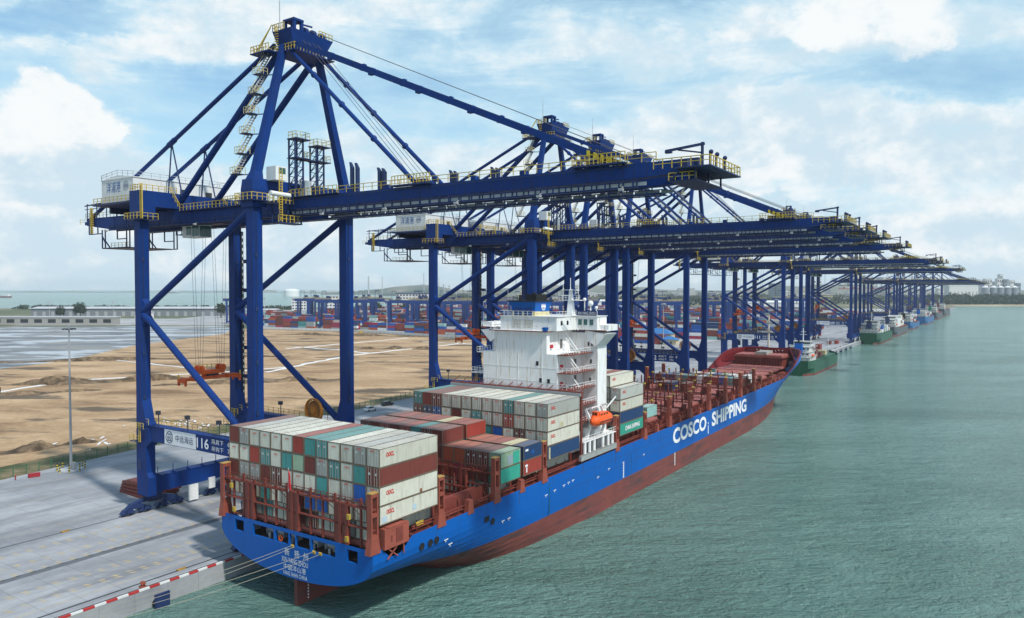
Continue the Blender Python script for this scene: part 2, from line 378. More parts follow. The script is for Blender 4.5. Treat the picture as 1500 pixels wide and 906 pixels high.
    if bump:
        bp = n.new('ShaderNodeBump'); bp.inputs['Strength'].default_value = bump; bp.inputs['Distance'].default_value = 0.4
        l.new(t.outputs['Fac'], bp.inputs['Height']); l.new(bp.outputs[0], b.inputs['Normal'])
    return m
G_SEA = water_material()
G_LAND = ground_material('hinterland', [(0.05, 0.085, 0.04), (0.12, 0.13, 0.07), (0.30, 0.24, 0.17)], 0.006, fine=0.3)
G_QUAY = ground_material('quay_concrete', [(0.235, 0.245, 0.26), (0.315, 0.325, 0.345), (0.39, 0.40, 0.415)], 0.05, 0.75, sc=(2.2, 0.6, 1), joints=(5, 5), fine=0.12, bump=0, extra=((0.185, 0.19, 0.205), 0.09, 0.53, 0.70, (1.8, 0.35, 1), 0))
G_SAND = ground_material('graded_sand', [(0.20, 0.122, 0.065), (0.37, 0.245, 0.138), (0.49, 0.34, 0.205)], 0.03, sc=(0.8, 1.5, 1), rot=R(30), pos=(0.33, 0.47, 0.66), fine=0.24, extra=((0.12, 0.09, 0.06), 0.03, 0.54, 0.62, (0.6, 1.5, 1), R(27)))
G_MUD = ground_material('tidal_mud', [(0.085, 0.09, 0.10), (0.16, 0.165, 0.175), (0.24, 0.22, 0.19)], 0.015, 0.45, sc=(0.6, 1.8, 1), rot=R(30), fine=0.3, extra=((0.40, 0.43, 0.46), 0.02, 0.50, 0.55, (0.7, 1.4, 1), R(36)))
G_WEED = ground_material('weedy_verge', [(0.06, 0.075, 0.03), (0.15, 0.125, 0.065), (0.25, 0.18, 0.11)], 0.09, sc=(1, 1, 1), fine=0.35, pos=(0.38, 0.5, 0.62))
G_YARD = ground_material('yard_paving', [(0.26, 0.26, 0.27), (0.34, 0.34, 0.345), (0.40, 0.40, 0.40)], 0.03, fine=0.08, bump=0)
G_PUDDLE = mat('shallow_water', (0.30, 0.33, 0.36), 0.10, 0.12, 0.05, spec=0.6)
G_LINER = mat('white_liner', (0.72, 0.73, 0.74), 0.6, 0.15, 0.5, (0.4, 0.34, 0.25), 0.5)
G_SOIL = ground_material('spoil_soil', [(0.055, 0.04, 0.025), (0.13, 0.09, 0.055), (0.24, 0.165, 0.10)], 0.25, fine=0.35, bump=1.0)
G_SHORE = mat('beach_sand', (0.50, 0.40, 0.27), 0.9, 0.15, 0.02)
G_FOREST = mat('forest_leaf', (0.020, 0.042, 0.022), 0.8, 0.55, 0.12, (0.055, 0.085, 0.03), 0.6, dscale=0.05)
G_HILL = ground_material('far_hill', [(0.04, 0.07, 0.045), (0.09, 0.10, 0.07), (0.22, 0.18, 0.14)], 0.004, fine=0.3)

camp = Vector((69.5, -72.5, 0)); F = Vector((-math.sin(.588), math.cos(.588), 0))
def at(px_, depth):
    u = (px_ - 750) / 1094 * depth; p = camp + F * depth + Vector((math.cos(.588), math.sin(.588), 0)) * u; return p.x, p.y
def sheet(name, pts, z, m, skirt=None):
    mb = MB()
    if skirt is None: mb.poly([(x, y, z) for x, y in pts])
    else: mb.prism(pts, skirt, z)
    return struct(mb.build(name, m))
sheet('sea', [(-30000, -6000), (30000, -6000), (30000, 30000), (-30000, 30000)], W0, G_SEA)
near = [(-34, -700), (-34, 1900), *[at(px_, d) for px_, d in ((1395, 1990), (1440, 1985), (1500, 1985), (1600, 2000), (2200, 2050))], (2600, 3600), (3000, 4300), (12000, 9000), (6000, 16000), (-9000, 16000), (-9000, 6800),
        (-3800, 4100), (-1900, 2750), (-1450, 2400), (-1050, 2150), (-1000, 1900), (-1196, 1495), (-1238, 1279), (-1377, 952), (-1665, 832), (-1793, 675), (-2600, 200), (-2600, -700)]
sheet('terrain', near, 2.2, G_LAND, -3)
# sand lot, mud, verge, quay, yard
sheet('sand_lot', [(-121, -160), (-128, 39), (-127, 118), (-134, 180), (-150, 300), (-168, 415), (-345, 445), (-485, 462), (-560, 452), (-640, 440), (-560, 372), (-493, 247), (-404, 153), (-386, 109), (-420, 20), (-480, -160)], 2.31, G_SAND)
sheet('mudflat', [(-480, -160), (-420, 20), (-386, 109), (-404, 153), (-493, 247), (-560, 372), (-640, 440), (-700, 470), (-887, 311), (-1000, 200), (-1000, -160)], 2.26, G_MUD)
sheet('pale_road', [(-1100, 330), (-905, 340), (-700, 492), (-800, 640), (-1100, 470)], 2.28, G_YARD)
sheet('verge', [(-118.2, -160), (-119.5, 3), (-126, 39), (-124.5, 118), (-131, 180), (-138, 180), (-135.5, 118), (-139, 39), (-133, 3), (-131, -160)], 2.40, G_WEED)
q = MB()
q.prism([(-33.0, -400), (-33.0, 1900), (-60, 1900), (-130, 1900), (-130, 180), (-124.5, 118), (-126, 39), (-119.5, 3), (-118, -400)], -4, Q0)
struct(q.build('quay', G_QUAY))
sheet('yard_pavement', [(-132, 300), (-165, 418), (-345, 447), (-485, 464), (-600, 448), (-700, 500), (-900, 520), (-1150, 830), (-1150, 1300), (-900, 1700), (-131, 1700)], 2.44, G_YARD)

# quay markings: crane rails, slot, lane hatching
def qstrip(name, x0, x1, m, z=Q0 + 0.006, y0=-120, y1=1850): 
    mb = MB(); mb.poly([(x0, y0, z), (x1, y0, z), (x1, y1, z), (x0, y1, z)]); return struct(mb.build(name, m))
M_RAILM = mat('rail_slot', (0.035, 0.035, 0.04), 0.5, 0.2)
M_SLOT = mat('asphalt_strip', (0.115, 0.125, 0.14), 0.85, 0.15, 0.3)
M_LANE = mat('lane_yellow_faded', (0.45, 0.35, 0.17), 0.8, 0.25, 0.4, (0.33, 0.33, 0.33), 1.0, dscale=0.6, dlo=0.42)
qstrip('crane_rail_track', -36.15, -35.75, M_RAILM); qstrip('crane_rail_track', -69.85, -69.5, M_RAILM)
qstrip('cable_trench', -34.25, -33.98, M_RAILM); qstrip('asphalt_strip', -54.1, -52.5, M_SLOT)
for cxl in (-64.5, -58.6, -54.6, -46.2, -41.5):
    lm = MB()
    yv = -45.0
    while yv < 330:
        for dx in (-0.75, 0.2):
            lm.poly([(cxl + dx, yv, Q0 + 0.006), (cxl + dx + 0.55, yv + 0.55, Q0 + 0.006), (cxl + dx + 0.55, yv + 1.25, Q0 + 0.006), (cxl + dx, yv + 0.7, Q0 + 0.006)])
        yv += 2.1
    struct(lm.build('lane_marking', M_LANE))
for (x0, x1) in ((-38.5, -38.3), (-75.2, -75.05), (-96.1, -95.95), (-109, -108.85)): qstrip('lane_line', x0, x1, M_LANE)

# kerb on the quay edge, painted red and white
kr = MB(); yv = -50.0; i = 0
while yv < 1890:
    st = 1.55 if yv < 100 else 20
    kr.box(-33.30, -32.96, yv, yv + st, Q0 + 0.002, Q0 + 0.28, i % 2 if yv < 100 else 1); yv += st; i += 1
tag(kr.build('kerb', [mat('kerb_red', (0.42, 0.03, 0.03), 0.7, 0.2), mat('kerb_white', (0.66, 0.66, 0.65), 0.7, 0.15)]), 'red and white striped kerb along the quay edge', 'kerb')
# fenders with dark blue frontal panels
def fender(y, first):
    t = thing('fender', 'dark blue rubber fender panel on the quay wall behind the ship stern' if first else 'dark fender panel on the quay wall beyond the first green coaster', 'fender', (-33, y, 0), 'fenders on the quay wall')
    p = MB(); p.box(1.0, 1.35, -1.1, 1.1, -1.9, 1.75); p.box(1.35, 1.42, -1.0, 1.0, -1.8, 1.65); p.build('panel', M_NAVY, t)
    c = MB(); c.tube((0.02, 0, 0.1), (0.5, 0, 0.1), 0.85, 14, 0, 0.6); c.tube((0.5, 0, 0.1), (1.0, 0, 0.1), 0.6, 14, 0, 0.75); c.build('rubber_cone', M_BLACK, t)
    return t
fender(-11.6, True)
for y in (432, 452, 472, 492, 512, 532, 552): fender(y, False)
# mooring bollards
def bollard(y, label):
    b = MB(); b.tube((0, 0, 0), (0, 0, 0.08), 0.55, 12); b.tube((0, 0, 0.08), (0, 0, 0.55), 0.3, 12, 0, 0.24); b.tube((0, 0, 0.55), (0.05, 0, 0.75), 0.42, 12, 0, 0.3); b.bar((-0.5, 0, 0.55), (0.5, 0, 0.62), 0.25, 0.22)
    return tag(b.build('bollard', mat('bollard_rust', (0.24, 0.055, 0.03), 0.7, 0.25), None, (-34.4, y, Q0)), label, 'bollard', 'bollards on the quay edge')
bollard(-13.0, 'rust red mooring bollard beside the striped kerb near the dark fender')
for y in (442, 462, 482, 502, 522): bollard(y, 'small red bollard on the quay edge between the two green coasters')
for (x, y, lb) in ((-35.95, -6.0, 'yellow rail stop box on the quay edge rail'), (-69.7, -6.9, 'yellow rail stop box on the inner crane rail')):
    b = MB(); b.box(-0.25, 0.25, -0.6, 0.6, 0, 0.14); b.box(-0.1, 0.1, -0.8, 0.8, 0.14, 0.22)
    tag(b.build('rail_stop', mat('ochre_rust', (.34, .20, .04), .7, .25), None, (x, y, Q0 + 0.008)), lb, 'rail stop')
# ---------------- sand lot details
def strip(pts, w, label):
    mb = MB()
    for i in range(len(pts) - 1):
        a = Vector((*pts[i], 0)); b = Vector((*pts[i + 1], 0)); d = (b - a).normalized(); nn = Vector((-d.y, d.x, 0)); k = max(2, int((b - a).length / 6)); 
        prev = None
        for j in range(k + 1):
            p = a.lerp(b, j / k); ww = w * (0.6 + 0.6 * random.random()); p += nn * random.uniform(-.3, .3) * w
            cur = (p - nn * ww / 2, p + nn * ww / 2)
            if prev: mb.hexa([(*prev[0][:2], 2.30), (*cur[0][:2], 2.30), (*cur[1][:2], 2.30), (*prev[1][:2], 2.30), (*prev[0][:2], 2.46), (*cur[0][:2], 2.46), (*cur[1][:2], 2.46), (*prev[1][:2], 2.46)])
            prev = cur
    tag(mb.build('liner_strip', G_LINER), label, 'liner strip', 'white liner strips on the sand')
strip([(-394, 171), (-340, 170), (-280, 168)], 2.0, 'white liner strip on the sand crossing behind the lamp pole')
strip([(-283, 68), (-300, 105)], 2.6, 'short bright white liner strip at the left edge of the sand')
strip([(-300, 105), (-287, 130), (-270, 170), (-262, 201)], 2.4, 'long white liner strip running into the sand behind the nearest crane')
strip([(-365, 285), (-368, 340), (-369, 385), (-372, 425)], 3.0, 'white liner strip on the far left of the graded sand square')
strip([(-252, 179), (-272, 230), (-287, 276), (-291, 340), (-291, 400)], 3.0, 'white liner strip on the near side of the graded sand square')
strip([(-372, 300), (-330, 300), (-288, 292)], 3.0, 'white liner strip closing the graded sand square')
strip([(-330, 395), (-250, 396), (-180, 398)], 2.5, 'far white liner strip on the sand near the yard fence')
# torn white sheet scraps near the fence and the puddles
def scraps(cx, cy, n, sx, sy, label):
    mb = MB()
    for i in range(n):
        x = cx + random.gauss(0, sx); y = cy + random.gauss(0, sy); a = random.uniform(-0.9, -0.2); L = random.uniform(1, 5); w = random.uniform(.3, 1.1); zz = 2.33 + 0.012 * i
        d = Vector((math.cos(a), math.sin(a), 0)); e = Vector((-d.y, d.x, 0)); p = Vector((x, y, zz))
        pts = [p + d * L * u + e * w * v * random.uniform(.5, 1) for (u, v) in ((-.5, -.3), (0, -.5), (.5, -.2), (.4, .4), (-.1, .5), (-.5, .3))]
        mb.prism([(v.x, v.y) for v in pts], zz - 0.05, zz)
    tag(mb.build('torn_sheet', G_LINER), label, 'torn sheets', None, 'stuff')
scraps(-152, 66, 38, 7, 8, 'torn white plastic sheets on the sand behind the portal beam sign')
scraps(-145, 37, 12, 4, 3, 'torn white plastic scraps on the sand right of the lamp pole')
scraps(-205, 22, 14, 9, 6, 'torn white plastic scraps on the sand left of the lamp pole')
def heap(cx, cy, L, wd, h, ang, label):
    nx, ny = 36, 8; mb = MB(); vs = []; rr = random.Random(int(cx * 7 + cy))
    d = Vector((math.cos(ang), math.sin(ang), 0)); e = Vector((-d.y, d.x, 0))
    for i in range(nx + 1):
        u = i / nx * 2 - 1; k = (1 - abs(u) ** 4) * (0.55 + 0.45 * math.sin(u * 9 + cx)) 
        for j in range(ny + 1):
            v = j / ny * 2 - 1; z = h * max(0, k) * max(0, 1 - v * v) * rr.uniform(.6, 1.15)
            p = Vector((cx, cy, 2.25)) + d * u * L / 2 + e * v * wd / 2 * (0.8 + .4 * math.sin(u * 5 + 2)); vs.append((p.x, p.y, 2.25 + z))
    fs = [(i * (ny + 1) + j, (i + 1) * (ny + 1) + j, (i + 1) * (ny + 1) + j + 1, i * (ny + 1) + j + 1) for i in range(nx) for j in range(ny)]
    mb._add(vs, fs, 0); tag(mb.build('spoil_heap', G_SOIL), label, 'soil heap', 'heaps of dark soil on the sand')
heap(-285, 108, 115, 13, 3.6, R(52), 'long dark soil heap across the sand behind the lamp pole')
heap(-268, 72, 60, 8, 1.6, R(60), 'low dark soil bank at the left of the sand lot')
heap(-222, 150, 90, 10, 2.2, R(50), 'dark soil heap seen between the near crane legs')
heap(-395, 160, 240, 9, 2.4, R(48), 'dark bank of soil along the edge of the mudflat')
heap(-150, 22, 34, 7, 2.4, R(80), 'small dark soil mound beside the lamp pole by the fence')
heap(-300, 330, 60, 9, 2.4, R(40), 'dark soil mound near the middle of the graded square')
heap(-440, 420, 160, 14, 2.6, R(20), 'far dark soil bank in front of the yard fence')
heap(-240, 420, 60, 10, 2.0, R(15), 'brown soil mound by the yard fence behind the second crane')
pd = []
for (cx, cy, L, wd, a) in ((-430, 150, 90, 5, 52), (-455, 185, 70, 5, 48)):
    d = Vector((math.cos(R(a)), math.sin(R(a)), 0)); e = Vector((-d.y, d.x, 0)); n = 40; pts = []
    for i in range(n):
        t = 2 * math.pi * i / n; k = 1 + .35 * math.sin(3 * t + cx) + .2 * math.sin(7 * t + cy)
        p = Vector((cx, cy, 0)) + d * math.cos(t) * L / 2 * k + e * math.sin(t) * wd / 2 * k; pts.append((p.x, p.y))
    sheet('tidal_pool', pts, 2.29 + len(pd) * 0.004, G_PUDDLE); pd.append(1)

# fence between quay and sand: green posts and mesh
def fence(pts, label, m, step=3.0, h=2.2, wires=5, z=2.4, cat='fence', r=0.05):
    t = thing('fence', label, cat, (pts[0][0], pts[0][1], z)); off = (-pts[0][0], -pts[0][1], -z)
    posts = MB(off); wire = MB(off)
    for i in range(len(pts) - 1):
        a = Vector((*pts[i], z)); b = Vector((*pts[i + 1], z)); k = max(1, int((b - a).length / step))
        for j in range(k):
            p = a.lerp(b, j / k); posts.box(p.x - r, p.x + r, p.y - r, p.y + r, z, z + h)
        for w in range(wires): 
            zz = h * (w + 0.6) / wires; wire.bar(a + Vector((0, 0, zz)), b + Vector((0, 0, zz)), 0.03, 0.03)
    o = posts.build('post_row', m, t); o['kind'] = 'stuff'
    wire.build('wire_mesh', m, t)
    return t
M_FGREEN = mat('fence_green', (0.03, 0.14, 0.07), 0.6, 0.15)
fence([(-119.8, -60), (-120.2, 3), (-127, 39), (-125.5, 118), (-132, 180)], 'green wire mesh fence between the quay and the sand', M_FGREEN, 3.0, 2.3, 5, r=0.07)
M_FWHITE = mat('fence_white', (0.60, 0.62, 0.63), 0.7, 0.08)
yf = thing('yard_fence', 'pale panelled fence in front of the container yard', 'fence', (-345, 446, 2.3)); mb = MB((345, -446, -2.3)); mp2 = MB((345, -446, -2.3))
ypts = [(-168, 418), (-345, 446), (-485, 463), (-600, 447), (-700, 498), (-760, 545)]
for i in range(len(ypts) - 1):
    a = Vector((*ypts[i], 2.3)); b = Vector((*ypts[i + 1], 2.3)); mb.bar(a + Vector((0, 0, 1.35)), b + Vector((0, 0, 1.35)), 0.12, 2.3); k = int((b - a).length / 6)
    for j in range(k): p = a.lerp(b, j / k); mp2.box(p.x - .2, p.x + .2, p.y - .2, p.y + .2, 2.3, 5.2)
mb.build('panel', M_FWHITE, yf); mp2.build('post_row', M_GREY, yf)['kind'] = 'stuff'

# lamp pole on the quay with its guard
lp = thing('lamp_pole', 'tall grey high-mast lamp pole inside a ring of striped posts', 'lamp pole', (-116.3, 16.6, 2.5))
mb = MB(); mb.tube((0, 0, 0), (0, 0, 34.5), 0.34, 10, 0, 0.15); mb.build('pole', M_GREY, lp)
mb = MB(); mb.tube((0, 0, 33.6), (0, 0, 33.85), .8, 14)
mb.build('lamp_ring', M_GREY, lp)
for k in range(8):
    a = k * math.pi / 4; mb = MB(); c, s_ = math.cos(a), math.sin(a); mb.bar((.8 * c, .8 * s_, 33.75), (1.5 * c, 1.5 * s_, 33.6), .38, .25); mb.build('floodlight', M_DARK, lp)
mb = MB(); mb.tube((0, 0, 0), (0, 0, 0.25), 2.6, 24); mb.build('plinth', mat('plinth', (0.5, 0.5, 0.5), 0.8), lp)
mb = MB(); mb.box(1.0, 1.9, -.4, .4, .25, 2.0); mb.build('switch_box', M_GREY, lp)
M_STR = [mat('stripe_yellow', (0.60, 0.46, 0.03), 0.6, 0.05), M_BLACK]
for k in range(8):
    a = k * math.pi / 4 + .2; mb = MB()
    for i in range(6): mb.tube((0, 0, i * .3), (0, 0, i * .3 + .3), .16, 8, i % 2)
    o = mb.build('guard_post', M_STR, None, (-116.3 + 2.9 * math.cos(a), 16.6 + 2.9 * math.sin(a), 2.5))
    tag(o, 'yellow and black striped guard post round the lamp pole foot', 'guard post', 'guard posts round the lamp pole')
mb = MB(); mb.box(-1.15, 1.15, -.4, .4, 0.1, .85); mb.box(-1.2, 1.2, -.44, .44, .85, .93); mb.box(-1.0, -.8, -.42, .42, 0, .1); mb.box(.8, 1.0, -.42, .42, 0, .1)
o = mb.build('fire_box', mat('fire_red', (0.32, 0.02, 0.03), 0.5, 0.1), None, (-116.2, 8.4, 2.5)); o.rotation_euler.z = R(80); tag(o, 'low red fire box standing on the quay left of the lamp pole', 'fire box')
mb = MB(); mb.tube((0, 0, 0), (0, 0, .9), .12, 8); mb.tube((-.25, 0, .65), (.25, 0, .65), .1, 8); mb.sphere((0, 0, .95), .17, 8, 5)
tag(mb.build('fire_hydrant', MATS['fire_red'], None, (-116.8, 4.8, 2.5)), 'small red fire hydrant by the fence left of the red box', 'hydrant')

# cars on the quay
def car(x, y, rz, col, label, suv=True):
    t = thing('parked_car', label, 'car', (x, y, Q0), 'cars parked on the quay', rz)
    H = 1.75 if suv else 1.45
    b = MB(); P = [(-2.3, .35), (-2.35, .85), (-2.2, 1.05), (-1.9, 1.1), (-1.75, H - .15), (-1.4, H), (0.3, H), (.75, H - .2), (1.15, 1.08), (2.1, .95), (2.3, .75), (2.3, .35)]
    n = len(P); vs = [(px_, s * (0.9 if pz < 1.1 else 0.78), pz) for s in (-1, 1) for (px_, pz) in P]
    fs = [(i, (i + 1) % n, n + (i + 1) % n, n + i) for i in range(n)] + [tuple(reversed(range(n))), tuple(range(n, 2 * n))]
    b._add(vs, fs, 0); b.build('body', col, t)
    g = MB()
    for s in (-1, 1): g.hexa([(-1.6, s * .86 - .02, 1.12), (.85, s * .86 - .02, 1.12), (.85, s * .86 + .02, 1.12), (-1.6, s * .86 + .02, 1.12), (-1.45, s * .80 - .02, H - .18), (.45, s * .80 - .02, H - .18), (.45, s * .80 + .02, H - .18), (-1.45, s * .80 + .02, H - .18)])
    g.hexa([(1.14, -.7, 1.14), (1.17, -.7, 1.14), (1.17, .7, 1.14), (1.14, .7, 1.14), (.78, -.62, H - .2), (.81, -.62, H - .2), (.81, .62, H - .2), (.78, .62, H - .2)])
    g.hexa([(-1.92, -.7, 1.14), (-1.89, -.7, 1.14), (-1.89, .7, 1.14), (-1.92, .7, 1.14), (-1.8, -.62, H - .2), (-1.77, -.62, H - .2), (-1.77, .62, H - .2), (-1.8, .62, H - .2)])
    g.build('window', M_GLASSD, t)
    for wx in (-1.4, 1.4):
        for s in (-1, 1): w = MB(); w.tube((wx, s * .72, .34), (wx, s * .93, .34), .34, 12); w.build('wheel', M_BLACK, t)
    for s in (-1, 1): h = MB(); h.box(2.28, 2.32, s * .65 - .18, s * .65 + .18, .7, .85); h.build('headlight', M_WHITE, t)
M_CARW = mat('car_white', (0.75, 0.75, 0.75), 0.25, 0.02); M_CARK = mat('car_black', (0.015, 0.017, 0.02), 0.25, 0.02)
car(-118.3, 119, R(82), M_CARW, 'white car parked on the quay behind the far crane legs'); car(-121.5, 131, R(80), M_CARK, 'black car parked just beyond the white car'); 
# red-brown hatch pontoons stacked on the quay
for k in range(4):
    b = MB(); b.box(-6, 6, -3, 3, 0, .55); 
    for i in range(5): b.box(-6.15, 6.15, -2.9 + i * 1.4, -2.6 + i * 1.4, .1, .5)
    b.box(-5, 5, -2.5, 2.5, .55, .65)
    o = b.build('hatch_pontoon', M_DECK, None, (-81.3 + .25 * k, 15.2 + .2 * k, Q0 + .68 * k)); o.rotation_euler.z = R(2 * k - 3)
    tag(o, ['bottom', 'second', 'third', 'topmost'][k] + ' red hatch pontoon of the stack behind the nearest crane leg', 'hatch pontoon', 'red pontoons stacked on the quay')
# ------------------------------------------------------------------ ship-to-shore cranes (built in the first crane's own place, then moved to its base)
CB = (-52.7, 18.2, Q0)
COFF = (-CB[0], -CB[1], -CB[2])
def C(): return MB(COFF)
XL, XW, YN, YF = -69.6, -35.8, 7.8, 28.6
GN, GF = 14.5, 21.9          # girder centre lines
def make_crane():
    t = thing('container_crane', 'x', 'gantry crane', CB, 'blue gantry cranes along the quay')
    P = lambda mb, name, m=M_BLUE: mb.build(name, m, t)
    # legs
    for x, s in ((XL, 1), (XW, -1)):
        for y in (YN, YF):
            b = C(); f = lambda z, a, c, d=.92: (z, x - a, x + c, y - d, y + d) if s > 0 else (z, x - c, x + a, y - d, y + d)
            b.loft([f(5.9, 1.0, 2.6), f(9.5, 1.1, 3.0), f(10.4, 1.1, 2.2), f(15.4, 1.15, 2.2), f(16.7, 1.1, 3.9), f(19.7, 1.05, 2.9), f(20.3, 1.05, 2.2), f(24.5, .95, .95), f(59.4, .95, .95)])
            b.loft([(59.3, x - 1.45, x + 1.45, y - 1.4, y + 1.4), (62.2, x - 1.5, x + 1.5, y - 1.45, y + 1.45), (63.9, x - 1.3, x + 1.3, y - 1.3, y + 1.3)])
            for z in (12, 30, 36, 47, 53): b.box(x - .98, x + .98, y - .95, y + .95, z, z + .05)
            P(b, 'leg')
    # sill beams, bogies
    for x, s in ((XL, 1), (XW, -1)):
        b = C(); b.box(x - .8, x + 1.4, YN + .9, YF - .9, 6.1, 9.2); b.box(x - .9, x + 1.5, YN + .9, YF - .9, 9.2, 9.3)
        for k in range(6): b.box(x + 1.0, x + 1.1, YN + 2 + k * 3.2, YN + 2.1 + k * 3.2, 9.3, 11.0); b.box(x + .6, x + 1.6, YN + 2 + k * 3.2, YN + 2.3 + k * 3.2, 9.3, 9.55)
        P(b, 'sill_beam')
        for y, g in ((YN, 1), (YF, -1)):
            b = C(); yc = y + g * 1.6
            b.hexa([(x - .6, yc - 1.2, 5.0), (x + .6, yc - 1.2, 5.0), (x + .6, yc + 1.2, 5.0), (x - .6, yc + 1.2, 5.0), (x - .9, yc - 1.8, 6.1), (x + .9, yc - 1.8, 6.1), (x + .9, yc + 1.8, 6.1), (x - .9, yc + 1.8, 6.1)])
            b.hexa([(x - .5, yc - 4.6, 4.5), (x + .5, yc - 4.6, 4.5), (x + .5, yc + 4.6, 4.5), (x - .5, yc + 4.6, 4.5), (x - .5, yc - 1.5, 5.4), (x + .5, yc - 1.5, 5.4), (x + .5, yc + 1.5, 5.4), (x - .5, yc + 1.5, 5.4)])
            for d in (-3.6, 3.6): b.hexa([(x - .55, yc + d - 2.1, 3.6), (x + .55, yc + d - 2.1, 3.6), (x + .55, yc + d + 2.1, 3.6), (x - .55, yc + d + 2.1, 3.6), (x - .55, yc + d - .8, 4.6), (x + .55, yc + d - .8, 4.6), (x + .55, yc + d + .8, 4.6), (x - .55, yc + d + .8, 4.6)])
            for k in range(4):
                yy = yc - 5.1 + k * 3.4
                b.hexa([(x - .62, yy - 1.35, 2.95), (x + .62, yy - 1.35, 2.95), (x + .62, yy + 1.35, 2.95), (x - .62, yy + 1.35, 2.95), (x - .5, yy - .7, 3.75), (x + .5, yy - .7, 3.75), (x + .5, yy + .7, 3.75), (x - .5, yy + .7, 3.75)])
                b.box(x + .62, x + 1.0, yy - .5, yy + .4, 3.1, 3.7)
            for k in range(4):
                for d in (-.75, .75): b.tube((x - .3, yc - 5.1 + k * 3.4 + d, 2.86), (x + .3, yc - 5.1 + k * 3.4 + d, 2.86), .36, 12, 1)
            P(b, 'bogie', [M_NAVY, M_DARK])
        b = C(); b.box(x + 1.5, x + 1.9, 16.0, 18.0, 2.9, 6.0); b.box(x + 1.5, x + 1.9, 20.5, 21.9, 4.4, 6.6); b.box(x + 1.9, x + 1.95, 16.3, 17.6, 3.4, 5.2); P(b, 'switch_cabinet', M_WHITE)
    # portal beams (across the quay), near and far, walkway and lamps
    for y in (YN, YF):
        b = C(); b.box(XL + 2.8, XW - 2.8, y - .8, y + .8, 16.75, 19.65); b.box(XL + 2.8, XW - 2.8, y - .95, y + .95, 19.65, 19.75)
        P(b, 'portal_beam')
        r = C(); r.rail([(XL + 1.3, y + .85, 19.75), (XW - 1.4, y + .85, 19.75)]); r.rail([(XL + 1.3, y - .85, 19.75), (XL + 3.0, y - .85, 19.75)]); P(r, 'railing', M_YEL)
        for k in range(3):
            xx = XL + 6 + k * 9.3; b = C(); b.tube((xx, y - .6, 19.7), (xx, y - .6, 22.2), .09, 6); b.box(xx - .45, xx + .35, y - .95, y - .35, 22.0, 22.7); P(b, 'floodlight', M_DARK)
        pl = C(); pl.box(XL - 1.9, XL + 1.4, y - 1.9, y - 1.05, 16.4, 16.5); pl.box(XL + 1.0, XL + 3, y - 1.9, y - 1.05, 19.0, 19.1); P(pl, 'platform', M_NAVY)
        r = C(); r.rail([(XL - 1.9, y - 1.05, 16.5), (XL - 1.9, y - 1.9, 16.5), (XL + 1.4, y - 1.9, 16.5)]); r.rail([(XL + .8, y - 1.9, 19.1), (XL + 3, y - 1.9, 19.1)])
        r.bar((XL + 1.3, y - 1.8, 16.5), (XL + 1.3, y - 1.8, 20.2), .12, .12); r.bar((XL + 1.8, y - 1.8, 16.5), (XL + 1.8, y - 1.8, 20.2), .12, .12)
        for k in range(10): r.box(XL + 1.3, XL + 1.8, y - 1.85, y - 1.75, 16.6 + k * .36, 16.66 + k * .36)
        P(r, 'railing', M_YEL)
    # sign and lettering on the near portal beam
    b = C(); b.box(-61.3, -51.6, YN - .86, YN - .8, 16.85, 19.6); sign = P(b, 'sign_panel', mat('sign_white', (0.74, 0.75, 0.76), 0.5, 0.03))
    ys = YN - .87 - CB[1]
    def LT(s, w, h, x, z, m, par=t, bold=0.0): return lettering(s, w, h, (x - CB[0], ys, z - CB[2]), par, m, '-y', bold)
    lg = C(); lg.ring((-59.7, YN - .87, 18.2), 1.12, .14, 1, 26, .02); 
    for dz in (.62, -.62): lg.box(-60.6, -58.8, YN - .89, YN - .87, 18.2 + dz - .05, 18.2 + dz + .05)
    lg.ring((-59.7, YN - .875, 18.2), .62, .1, 1, 20, .02)
    lo = lg.build('logo', M_INKD, sign); cm = C(); cm.box(-60.95, -58.45, YN - .90, YN - .88, 17.9, 18.5); cm.build('logo_band', MATS['sign_white'], lo)
    l2 = LT('COSCO', 2.35, .48, -60.87, 17.96, M_INKD, lo, .02); l2.location.y -= .05
    LT('中远海运', 5.4, 1.35, -57.75, 17.55, M_INKD, sign)
    LT('116', 3.5, 1.85, -51.2, 17.3, M_INK, t, .015)
    LT('吊具下', 3.3, .85, -46.8, 18.4, M_INK, t); LT('65t', 1.7, .75, -42.3, 18.45, M_INK, t)
    LT('吊钩下', 3.3, .85, -46.8, 17.2, M_INK, t); LT('75t', 1.7, .75, -42.3, 17.25, M_INK, t)
    lg = C(); lg.ring((-39.2, YN - .87, 18.75), .5, .12, 1, 16, .02); lg.box(-39.6, -37.9, YN - .89, YN - .87, 18.5, 18.62); lg.box(-39.6, -37.9, YN - .89, YN - .87, 18.88, 19.0); lg.build('logo', M_INK, t)
    # K braces
    for y in (YN, YF):
        for (z0, x1, z1) in ((41.6, XW - .9, 58.9), (40.7, XW - 2.2, 20.3)):
            b = C(); b.tube((XL + .9, y, z0), (x1, y, z1), .62, 12); b.tube((XL + .9, y, z0), Vector((XL + .9, y, z0)).lerp(Vector((x1, y, z1)), .07), .95, 12, 0, .63); P(b, 'diagonal_brace')
        b = C(); b.hexa([(XL + .8, y - .75, 38.4), (XL + 2.6, y - .2, 40.9), (XL + 2.6, y + .2, 40.9), (XL + .8, y + .75, 38.4), (XL + .8, y - .75, 44), (XL + 2.6, y - .2, 41.6), (XL + 2.6, y + .2, 41.6), (XL + .8, y + .75, 44)]); P(b, 'brace_gusset')
    # upper cross beams
    b = C(); b.box(XW - 1.1, XW + 1.1, YN + 1.2, YF - 1.2, 62.0, 64.1); P(b, 'cross_beam')
